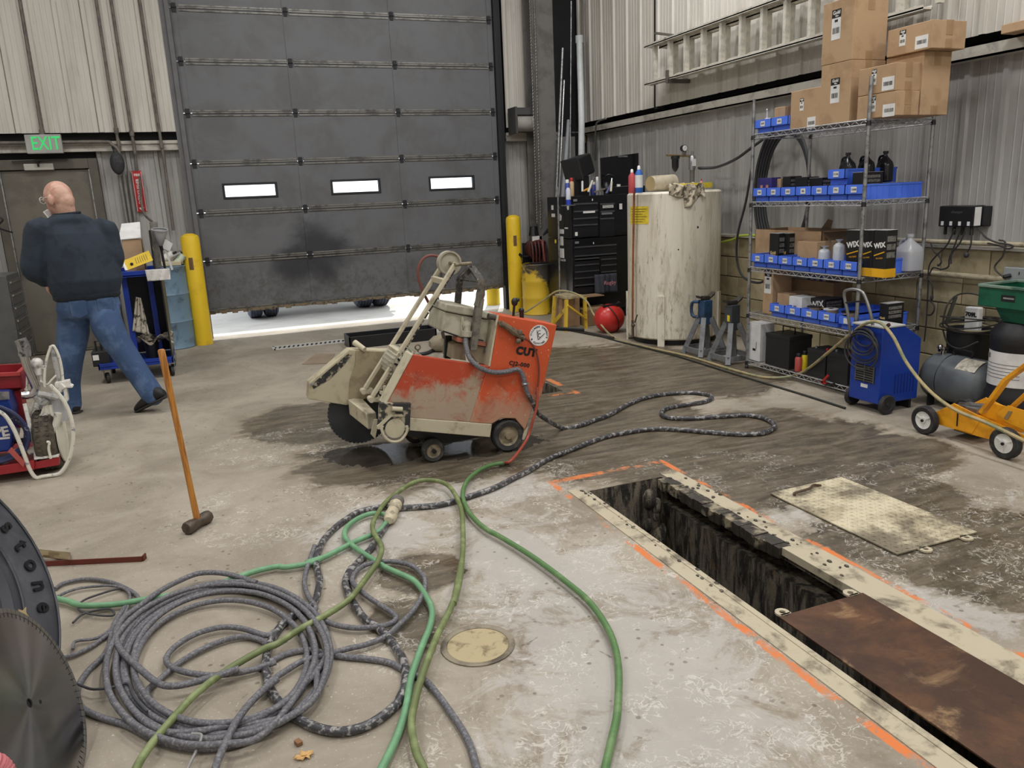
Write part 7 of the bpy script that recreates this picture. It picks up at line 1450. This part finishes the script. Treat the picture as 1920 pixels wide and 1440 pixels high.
a = aty(287, 416, 8.4); b = aty(296, 505, 8.4); t = thing('metal_column', 'square grey metal tube standing on the blue cart behind the funnel', 'tube', (b.x, 8.4, zc4)); w5 = .034; obj('tube', MB().prism([(a.x-w5, 8.4, a.z), (a.x+w5, 8.4, a.z), (b.x+w5, 8.4, zc4), (b.x-w5, 8.4, zc4)], (0, .07, 0)), mat('dull_metal', C(146, 144, 140), .35, .5, C(110, 108, 104), 8), t, .003)
q = aty(301, 460, 8.28); e = aty(300, 432, 8.28); t = thing('funnel', 'clear white funnel tipped on the clutter of the blue cart', 'funnel', (q.x, 8.3, zc4)); obj('cone', MB().ring([(e+V((0, -.03, .01)), .075), (e, .07), (q, .02)], 18, False), HDM, t, solid=.004); obj('spout', MB().cyl(q, q+V((.01, .01, -.05)), .018, .012), INK, t); obj('stem', MB().cyl(V((q.x+.01, 8.3, zc4)), q+V((0, .01, -.02)), .012), INK, t)
a, b, c, d = [aty(u, v, 8.45) for u, v in ((310, 448), (324, 457), (318, 472), (303, 464))]; t = thing('white_card', 'white printed card propped at an angle on the blue drum clutter', 'card', ((a.x+c.x)/2, 8.45, zc4)); obj('sheet', MB().prism([a, b, c, d], (0, .01, 0)), PAPER, t); obj('stand', MB().bar(V((c.x, 8.47, zc4)), (c+d)/2+V((0, .02, 0)), .02, .02), WHITE, t)
zd = .96
q = aty(318, 483, 9.85); t = thing('drip_tray', 'pale shallow tray lying on the blue drum', 'tray', (q.x, 9.9, zd)); a = aty(295, 484, 9.85).x; b = aty(338, 484, 9.85).x; obj('pan', MB().box(a, b, 9.85, 10.1, zd+.001, zd+.05), mat('pale_wood', C(206, 194, 162), .6), t, .006)
q = aty(340, 472, 9.9); t = thing('drink_can', 'small green and white can lying on the blue drum edge', 'can', (q.x, 9.9, zd)); d = V((.05, 0, .05)); q = V((q.x-.03, 9.92, zd+.06)); obj('can', MB().cyl(q-d, q+d, .04, seg=18), mat('green_white_can', C(200, 210, 190), .4, c2=C(90, 130, 60), sc=14), t)
for i, (u, lb) in enumerate(((312, 'white plastic bottle lying in the drum clutter'), (328, 'grey filter can in the drum clutter'))):
    q = aty(u, 462, 9.98); t = thing('drum_bottle', lb, 'bottle', (q.x, 10.0, zd+.05)); obj('body', MB().cyl((q.x-.04, 10.0, zd+.09), (q.x+.06, 9.98, zd+.13), .04, seg=14), WHITE if i == 0 else STEEL, t); obj('neck', MB().cyl((q.x+.06, 9.98, zd+.13), (q.x+.1, 9.97, zd+.145), .018), BLACK, t)
# ---- grey drawer cabinet at the far left
a = aty(38, 655, 9.2); t = thing('drawer_cabinet', 'dark grey tool cabinet with metal drawers cut off at the left edge', 'cabinet', (a.x-.25, 9.5, 0)); xr = aty(22, 560, 9.2).x
obj('case', MB().box(xr-.5, xr, 9.15, 9.75, .14, 1.02), mat('cabinet_grey', C(92, 92, 92), .4), t, .006); 
for i in range(6): z_ = .2+.13*i; d_ = obj('drawer', MB().box(xr, xr+.008, 9.18, 9.72, z_, z_+.115), mat('drawer_grey', C(108, 108, 108), .35, .4), t, .002); obj('pull', MB().box(xr+.006, xr+.022, 9.2, 9.7, z_+.085, z_+.105), CHROME, d_)
for y in (9.22, 9.68): caster((xr-.06, y), t)
a = aty(12, 440, 9.3); t = thing('cable_reel', 'dark leads hanging on the wall left of the exit door', 'cable', a); obj('lead', MB().tube([aty(-10, 405, 10.2), aty(5, 412, 10.2), aty(-5, 425, 10.2), aty(10, 432, 10.2), aty(24, 436, 10.2)], .01), BLACK, t)
# ================================================================ paint sprayer cart at the left edge
RB = mat('chipped_red_enamel', C(150, 34, 42), .45, c2=C(214, 206, 200), sc=16, lo=.6, hi=.68); OVW = mat('paint_crusted_white', C(222, 220, 214), .7, c2=C(160, 158, 152), sc=24, lo=.5, hi=.65, bump=.4); NVH = mat('navy_hose', C(38, 46, 82), .5, c2=C(190, 190, 196), sc=30, lo=.62, hi=.68); WHH = mat('white_spray_hose', C(220, 218, 206), .5, c2=C(140, 142, 150), sc=20, lo=.56, hi=.66)
sp = thing('paint_sprayer', 'red and blue wheeled airless paint sprayer crusted with white paint', 'sprayer', (-1.3, 5.55, 0))
def s9(x, y, Y): return aty(x/5.144, 640+y/5.144, Y)
wc = V((aty(95, 830, 5.55).x, 5.56, .205))
w_ = obj('wheel', MB().lathe([(.12, -.055), (.185, -.062), (.203, -.045), (.203, .045), (.185, .06), (.12, .055)], wc, (1, 0, 0), 36, False), mat('muddy_tire', C(92, 84, 72), .85, c2=C(60, 56, 50), sc=22), sp); obj('rim', MB().lathe([(.02, .07), (.06, .066), (.13, .05), (.17, .066), (.17, .074), (.02, .078)], wc, (1, 0, 0), 30), mat('cream_rim', C(220, 216, 200), .5), w_)
mb = MB()
for i in range(40):
    a = 2*pi*i/40; d = V((0, cos(a), sin(a)))
    for k in range(3): mb.bar(wc+d*.203+V((-.04+.027*k, 0, 0)), wc+d*.203+V((-.02+.027*k, .008*(1 if k % 2 else -1), 0)), .012, .008, d)
obj('tread_lugs', mb, mat('muddy_tire', C(92, 84, 72), .85), w_)
w2 = V((wc.x-.62, 5.56, .205)); obj('wheel', MB().lathe([(.03, -.05), (.203, -.045), (.203, .045), (.03, .05)], w2, (1, 0, 0), 30), DARK, sp)
obj('axle', MB().cyl(wc, w2, .015), BLACK, sp)
a, b, c, d = [s9(u, v, 5.36) for u, v in ((330, 1170), (570, 1110), (570, 1195), (300, 1240))]; obj('front_rail', MB().prism([a, b, c, d], (0, .05, 0)), RB, sp, .003); p0 = s9(330, 1130, 5.36); p1 = s9(565, 1105, 5.36); obj('rail_lip', MB().bar(p0+V((0, .02, 0)), p1+V((0, .02, 0)), .05, .012), OVW, sp)
a, b, c, d = [s9(u, v, 5.34) for u, v in ((-200, 1240), (330, 1150), (330, 1240), (-200, 1320))]; obj('front_rail', MB().prism([a, b, c, d], (0, .04, 0)), RB, sp, .003)
bz = s9(0, 1200, 5.4).z; obj('bed', MB().box(wc.x-.55, wc.x-.06, 5.4, 5.95, bz-.03, bz), RB, sp)
Yh = 5.55; pts = [s9(u, v, Yh) for u, v in ((-260, 330), (180, 310), (215, 460), (-260, 490))]; obj('hopper', MB().prism(pts, (0, .012, 0)).prism([p+V((0, .35, 0)) for p in pts], (0, .012, 0)).prism([pts[1], pts[2], pts[2]+V((0, .35, 0)), pts[1]+V((0, .35, 0))], (.012, 0, 0)).prism([pts[2], pts[3], pts[3]+V((0, .35, 0)), pts[2]+V((0, .35, 0))], (0, 0, .012)), mat('hopper_red', C(140, 28, 38), .4), sp, .003); obj('hopper_rim', MB().bar(pts[0]+V((0, -.01, 0)), pts[1]+V((.01, -.01, 0)), .025, .02).bar(pts[1], pts[1]+V((0, .36, 0)), .025, .02), mat('hopper_rim_red', C(176, 60, 62), .5), sp)
obj('tower', MB().prism([s9(u, v, 5.6) for u, v in ((90, 480), (195, 470), (245, 760), (270, 830), (120, 840))], (0, .12, 0)), RB, sp, .003)
mb = MB().prism([s9(u, v, 5.46) for u, v in ((-260, 500), (70, 490), (130, 660), (130, 900), (100, 1060), (-260, 1100))], (0, .25, 0)); mo2 = obj('motor_cover', mb, mat('sprayer_blue', C(32, 62, 142), .4, c2=C(26, 48, 110), sc=6), sp, .01)
q = s9(10, 880, 5.455); text('PE', .085, WHITE, mo2, frame(q, (1, 0, .06), (-.06, 0, 1)), 'lettering', .001, 1, .003); obj('stripe', MB().prism([s9(u, v, 5.456) for u, v in ((-200, 945), (95, 920), (95, 940), (-200, 965))], (0, .003, 0)), WHITE, mo2); obj('top_band', MB().prism([s9(u, v, 5.45) for u, v in ((-200, 500), (85, 485), (90, 560), (-200, 580))], (0, .01, 0)), STEEL, mo2)
mb = MB()
for i in range(7):
    k = i*11; mb.tube([s9(u, v, 5.36+.008*i) for u, v in ((-120, 600+k), (20, 640+k), (140, 700+k*.9), (230, 790+k*.6), (275-k*.4, 900), (260-k*.4, 1010), (190-k*.3, 1090-k*.6), (60, 1150-k*.5), (-120, 1190-k*.5))], .012, 8)
obj('hose_coil', mb, NVH, sp, label='navy hose coil'); obj('strap', MB().prism([s9(u, v, 5.33) for u, v in ((75, 1060), (110, 1020), (240, 1165), (225, 1215))], (0, .006, 0)), mat('red_strap', C(186, 90, 84), .6), sp)
hc2 = [s9(u, v, 5.5) for u, v in ((205, 30), (230, 130), (270, 260), (330, 400), (345, 460), (310, 510), (215, 520))]; obj('handle_tube', MB().tube(hc2, .026, 12, 5), CHROME, sp); obj('handle_grip', MB().tube([s9(u, v, 5.5) for u, v in ((195, -20), (235, 60), (240, 140))], .035, 12, 3), mat('chrome_splashed', C(170, 170, 172), .3, .8, C(60, 60, 64), 20), sp)
obj('spray_gun', MB().tube([s9(u, v, 5.55) for u, v in ((360, 190), (365, 240), (370, 320))], [.03]*3+[.022]*12, 8, 3).ball(s9(355, 210, 5.55), .035).bar(s9(360, 240, 5.55), s9(430, 250, 5.55), .02, .02).bar(s9(385, 280, 5.55), s9(400, 400, 5.55), .01, .012), OVW, sp)
obj('lever_rod', MB().tube([s9(u, v, 5.52) for u, v in ((265, 240), (262, 320), (258, 480))], .006).tube([s9(u, v, 5.5) for u, v in ((340, 540), (300, 660), (270, 750))], .008).tube([s9(u, v, 5.46) for u, v in ((430, 620), (380, 760), (330, 880))], .007), WHH, sp)
obj('boom', MB().tube([s9(u, v, 5.5) for u, v in ((500, 40), (520, 110), (550, 250), (580, 380))], .019, 8, 3), mat('grey_white_boom', C(178, 178, 176), .5, c2=C(120, 122, 124), sc=24), sp)
obj('bowden_cable', MB().tube([s9(u, v, 5.48) for u, v in ((430, 440), (430, 330), (445, 200), (475, 90), (500, 45), (530, 60), (570, 150), (595, 260), (608, 380))], .008, 7).tube([s9(u, v, 5.49) for u, v in ((385, 380), (420, 400), (460, 415), (500, 370), (545, 325))], .006, 6), WHH, sp, label='white cable arching over the boom')
obj('gun_bracket', MB().prism([s9(u, v, 5.45) for u, v in ((525, 400), (665, 378), (672, 420), (700, 432), (700, 450), (640, 450), (655, 580), (625, 585), (610, 480), (530, 440))], (0, .06, 0)).bar(s9(620, 420, 5.45), s9(500, 540, 5.5), .03, .04), OVW, sp, .004)
obj('cross_pipe', MB().tube([s9(u, v, 5.44) for u, v in ((370, 505), (460, 520), (565, 545))], .019, 8).tube([s9(u, v, 5.46) for u, v in ((370, 520), (410, 580), (450, 550))], .03, 8), mat('grey_white_boom', C(178, 178, 176), .5), sp)
q = s9(520, 640, 5.55); obj('filter_bowl', MB().lathe([(.02, -.1), (.07, -.085), (.08, 0), (.075, .06), (.03, .085)], q, seg=20), HDM, sp)
obj('suction_hose', MB().tube([s9(u, v, 5.42) for u, v in ((560, 690), (545, 780), (500, 880), (430, 960), (350, 1030), (280, 1075))], .021, 10), WHH, sp); obj('suction_hose', MB().tube([s9(u, v, 5.47) for u, v in ((445, 590), (440, 650), (470, 730), (515, 790))], .018, 8).tube([s9(u, v, 5.47) for u, v in ((480, 610), (490, 680), (520, 760))], .016, 8), WHH, sp)
q = s9(440, 768, 5.45); ga = obj('pressure_gauge', MB().cyl(q+V((0, .03, 0)), q, .05, seg=24), OVW, sp); obj('dial', MB().cyl(q, q+V((0, -.003, 0)), .042, seg=24), WHITE, ga); obj('needle', MB().bar(q+V((0, -.004, -.01)), q+V((.01, -.004, .03)), .003, .003, (0, 1, 0)), INK, ga)
obj('pump_body', MB().box(s9(275, 640, 5.5).x, s9(380, 640, 5.5).x, 5.5, 5.62, s9(300, 760, 5.5).z, s9(300, 630, 5.5).z).box(s9(280, 640, 5.5).x, s9(340, 640, 5.5).x, 5.48, 5.6, s9(300, 980, 5.5).z, s9(300, 770, 5.5).z), OVW, sp, .01)
obj('tie_frame', MB().bar(s9(235, 600, 5.45), s9(330, 1000, 5.4), .02, .012).bar(s9(330, 1000, 5.4), s9(345, 1160, 5.4), .02, .012), OVW, sp); obj('chain_tie', MB().tube([s9(u, v, 5.35) for u, v in ((450, 970), (475, 975), (470, 1040), (490, 1130))], .008, 6), WHH, sp)
obj('loop_hose', MB().tube([V((q.x, q.y, max(q.z, .014))) for q in (s9(u, v, 5.34) for u, v in ((480, 420), (560, 500), (630, 600), (680, 720), (705, 850), (700, 1000), (660, 1150), (580, 1270), (480, 1350), (420, 1365), (350, 1330), (290, 1240), (240, 1110), (190, 980), (130, 840), (60, 730), (0, 680), (-80, 650)))], .012, 8), WHH, sp, label='long white hose looping round the wheel')
# ================================================================ tire, blade, sledge hammer and small pieces in front
az, ti, R, W = -.38, .42, .52, .25
n = V((cos(az)*cos(ti), sin(az)*cos(ti), sin(ti))); u = V((-sin(az), cos(az), 0)); v = n.cross(u); tcn = V((-.832, 2.373, R*cos(ti)+W*sin(ti)))
TB = mat('truck_tire_rubber', C(66, 68, 75), .5, c2=C(82, 84, 90), sc=7)
tt = thing('truck_tire', 'large black truck tire leaning at the left edge with raised sidewall letters', 'tire', (tcn.x, tcn.y, 0))
obj('carcass', MB().lathe([(.30, -.02), (.315, .005), (.335, .0), (.36, .012), (.43, .02), (.485, .008), (.515, -.03), (R, -.05), (R, -W+.05), (.515, -W+.03), (.485, -W), (.33, -W), (.30, -W+.02), (.31, -.1), (.30, -.02)], tcn, n, 72, False), TB, tt)
mb = MB()
for i in range(80):
    a = 2*pi*i/80; d = u*cos(a)+v*sin(a); t_ = v*cos(a)-u*sin(a)
    mb.bar(tcn+d*.517-n*.03, tcn+d*.517-n*.075, .022, .014, d)
    for k in range(4): mb.bar(tcn+d*.52-n*(.09+.04*k)+t_*.005*(-1)**k, tcn+d*.52-n*(.12+.04*k), .026, .01, d)
tl = obj('tread_blocks', mb, TB, tt); tl['kind'] = 'stuff'
mb = MB()
for rr in (.345, .475): mb.torus(tcn+n*(.012 if rr < .4 else .014), rr, .004, n, 72, 5)
obj('sidewall_rib', mb, TB, tt)
LA0 = 46
LT = mat('gloss_letter_rubber', C(30, 31, 35), .35)
for i, ch in enumerate('Firestone'):
    a = radians(LA0-10*i); d = u*cos(a)+v*sin(a); t_ = u*sin(a)-v*cos(a)
    text(ch, .085, LT, tt, frame(tcn+d*.415+n*.0205, t_, d), 'raised_letter', .003, .85, .002)
obj('mud_smear', MB().prism([tcn+u*(.262+.03*cos(2*pi*i/11)*(1 if i % 2 else .45))+v*(-.205+.022*sin(2*pi*i/11)*(1 if i % 2 else .5))+n*.0165 for i in range(11)], n*.003), mat('dry_mud', C(170, 150, 110), .9), tt)
# circular saw blade
az, ti, R = -.13, .315, .278
n = V((cos(az)*cos(ti), sin(az)*cos(ti), sin(ti))); u = V((-sin(az), cos(az), 0)); v = n.cross(u); bc = V((-.606, 2.285, R*cos(ti)+.001))+V((n.x, n.y, 0))*.008
k = NT('brushed_blade_steel'); k.b.inputs['Anisotropic'].default_value = .95; k.b.inputs['Metallic'].default_value = 1
tg = k.n('ShaderNodeTangent', direction_type='RADIAL', axis='Z'); k.t.links.new(tg.outputs[0], k.b.inputs['Tangent'])
BLM = k.out(C(158, 158, 160), .26, 1.)
sb = thing('saw_blade', 'large round diamond saw blade leaning against the truck tire', 'blade', bc)
Mb = Matrix((u, v, n)).transposed()
dm = MB().lathe([(.012, -.0015), (R-.012, -.0015), (R-.012, .0015), (.012, .0015), (.012, -.0015)], (0, 0, 0), (0, 0, 1), 90); dm.s = [False]*len(dm.s)
disc = obj('disc', dm, BLM, sb, 0, True); disc.rotation_mode = 'QUATERNION'; disc.rotation_quaternion = Mb.to_quaternion()
mb = MB(); ns = 84
for i in range(ns):
    a = 2*pi*(i+.5)/ns; d = V((cos(a), sin(a), 0)); t_ = V((-sin(a), cos(a), 0)); mb.bar(d*(R-.006)-t_*.0092, d*(R-.006)+t_*.0092, .014, .005, (0, 0, 1))
    
sg = obj('segments', mb, mat('diamond_segment', C(120, 118, 112), .5, .5), sb, 0, True); sg['kind'] = 'stuff'; sg.rotation_mode = 'QUATERNION'; sg.rotation_quaternion = Mb.to_quaternion()
mb = MB()
for i in range(ns): a = 2*pi*i/ns; d = V((cos(a), sin(a), .0)); mb.bar(d*(R-.026)+V((0, 0, .0018)), d*(R-.0)+V((0, 0, .0018)), .0022, .0006, (0, 0, 1))
sl = obj('gullets', mb, INK, sb, 0, True); sl['kind'] = 'stuff'; sl.rotation_mode = 'QUATERNION'; sl.rotation_quaternion = Mb.to_quaternion()
obj('arbor_hole', MB().torus(bc, .0125, .002, n, 20, 6).cyl(bc-n*.004, bc-n*.003, .013), INK, sb); obj('pin_hole', MB().cyl(bc+n*.001+u*.045-v*.03, bc+n*.0022+u*.045-v*.03, .006), INK, sb)
a = fl(-70, 1425, .40); b = fl(12, 1478, .31); P = cat([V((a.x-.12, a.y-.16, .05)), a-V((.05, .05, .04)), a.lerp(b, .5)+V((0, 0, .02)), b, V((b.x+.05, b.y-.13, .17)), V((b.x+.06, b.y-.17, .048))], 9)
t = thing('ribbed_hose', 'pink and white ribbed hose end in the bottom left corner', 'hose', (P[-1].x, P[-1].y, 0)); mb = MB()
obj('lining', MB().tube(P, .028, 16, raw=True), mat('white_hose_lining', C(226, 210, 208), .5), t)
for i in range(len(P)-1): mb.torus(P[i], .028, .006, P[i+1]-P[i], 18, 6)
obj('ridges', mb, mat('pink_hose', C(206, 120, 124), .5), t)['kind'] = 'stuff'
# sledge hammer standing on its head
a, b = fl(352, 986, .045), fl(388, 965, .045); d = (b-a).normalized(); ce = (a+b)/2; hm = thing('sledge_hammer', 'sledge hammer standing on its head with its long wooden handle up', 'hammer', (ce.x, ce.y, 0)); L = .085; r = .033; ce.z = r+.001
HS = mat('worn_hammer_steel', C(92, 80, 70), .5, .4, C(64, 56, 50), 14)
obj('head', MB().ring([(ce-d*L, r*.88), (ce-d*(L-.006), r), (ce-d*.035, r), (ce-d*.028, r*.86), (ce+d*.028, r*.86), (ce+d*.035, r), (ce+d*(L-.006), r), (ce+d*L, r*.88)], 8), HS, hm)
top = aty(302, 655, ce.y+.02); k = NT('varnished_hickory'); g_ = k.noise(6, 5, .6, 1., k.mapv((12, 12, .8))); WD = k.out(k.mix(k.step(g_, .4, .65), C(196, 134, 62), C(150, 96, 44)), .35)
ax_ = (top-ce).normalized(); obj('handle', MB().ring([(ce-ax_*.02, .016), (ce+ax_*.05, .0165), (ce+(top-ce)*.25, .0145), (ce+(top-ce)*.6, .0145), (ce+(top-ce)*.9, .0165), (top-ax_*.006, .017), (top, .013)], 16), WD, hm)
a, b = fl(64, 1058, .012), fl(267, 1048, .012); t = thing('steel_angle', 'rusty red and cream steel angle bar lying on the floor behind the tire', 'bar', ((a.x+b.x)/2, (a.y+b.y)/2, 0)); d = (b-a).normalized(); sdd = V((-d.y, d.x, 0))
obj('flat_leg', MB().prism([V((a.x, a.y, .002)), V((b.x, b.y, .002)), V((b.x, b.y, .002))+sdd*.03, V((a.x, a.y, .002))+sdd*.03], (0, 0, .004)), mat('cream_angle', C(186, 168, 130), .6, c2=C(130, 110, 80), sc=20), t); obj('edge_leg', MB().prism([V((a.x, a.y, .001)), V((b.x, b.y, .001)), V((b.x, b.y, .026)), V((a.x, a.y, .026))], sdd*-.005).prism([V((b.x, b.y, .001)), V((b.x, b.y, .028)), V((b.x, b.y, .028))+sdd*.03, V((b.x, b.y, .001))+sdd*.03], d*.006), mat('rust_red_edge', C(104, 44, 34), .6), t)
a = fl(110, 1040, .0); t = thing('cardboard_scrap', 'torn brown scrap lying across the steel angle bar beside the tire', 'scrap', a); obj('sheet', MB().grid(lambda u, v: fl(70+62*u, 1030+14*v+6*u, .03+.02*sin(u*5+v*2)), 6, 3), mat('dull_scrap', C(120, 104, 74), .8), t, solid=.003)
q = fl(560, 1396); t = thing('wood_chip', 'small brown wood chip on the floor near the bottom edge', 'chip', q); obj('chip', MB().box(-.009, .009, -.012, .012, .001, .014, Matrix.Translation(q) @ Matrix.Rotation(.4, 4, 'Z')), mat('chip_brown', C(134, 96, 64), .7), t, .002)
q = fl(570, 1420); t = thing('dry_leaf', 'dry tan leaf on the floor beside the wood chip', 'leaf', q); mb = MB(); nn = 18
ring = [q+V((cos(2*pi*i/nn)*.032*(1 if i % 2 else .62), sin(2*pi*i/nn)*.022*(1 if i % 2 else .62), .004+.004*(i % 3))) for i in range(nn)]; mb.add([q+V((0, 0, .003))]+ring, [(0, i+1, (i+1) % nn+1) for i in range(nn)], True); obj('blade', mb, mat('dry_leaf_tan', C(206, 164, 104), .7), t, solid=.001); obj('stem', MB().tube([q+V((-.03, .008, .004)), q+V((0, 0, .006)), q+V((.03, -.006, .005))], .001, 5), mat('leaf_stem', C(160, 120, 70), .7), t)
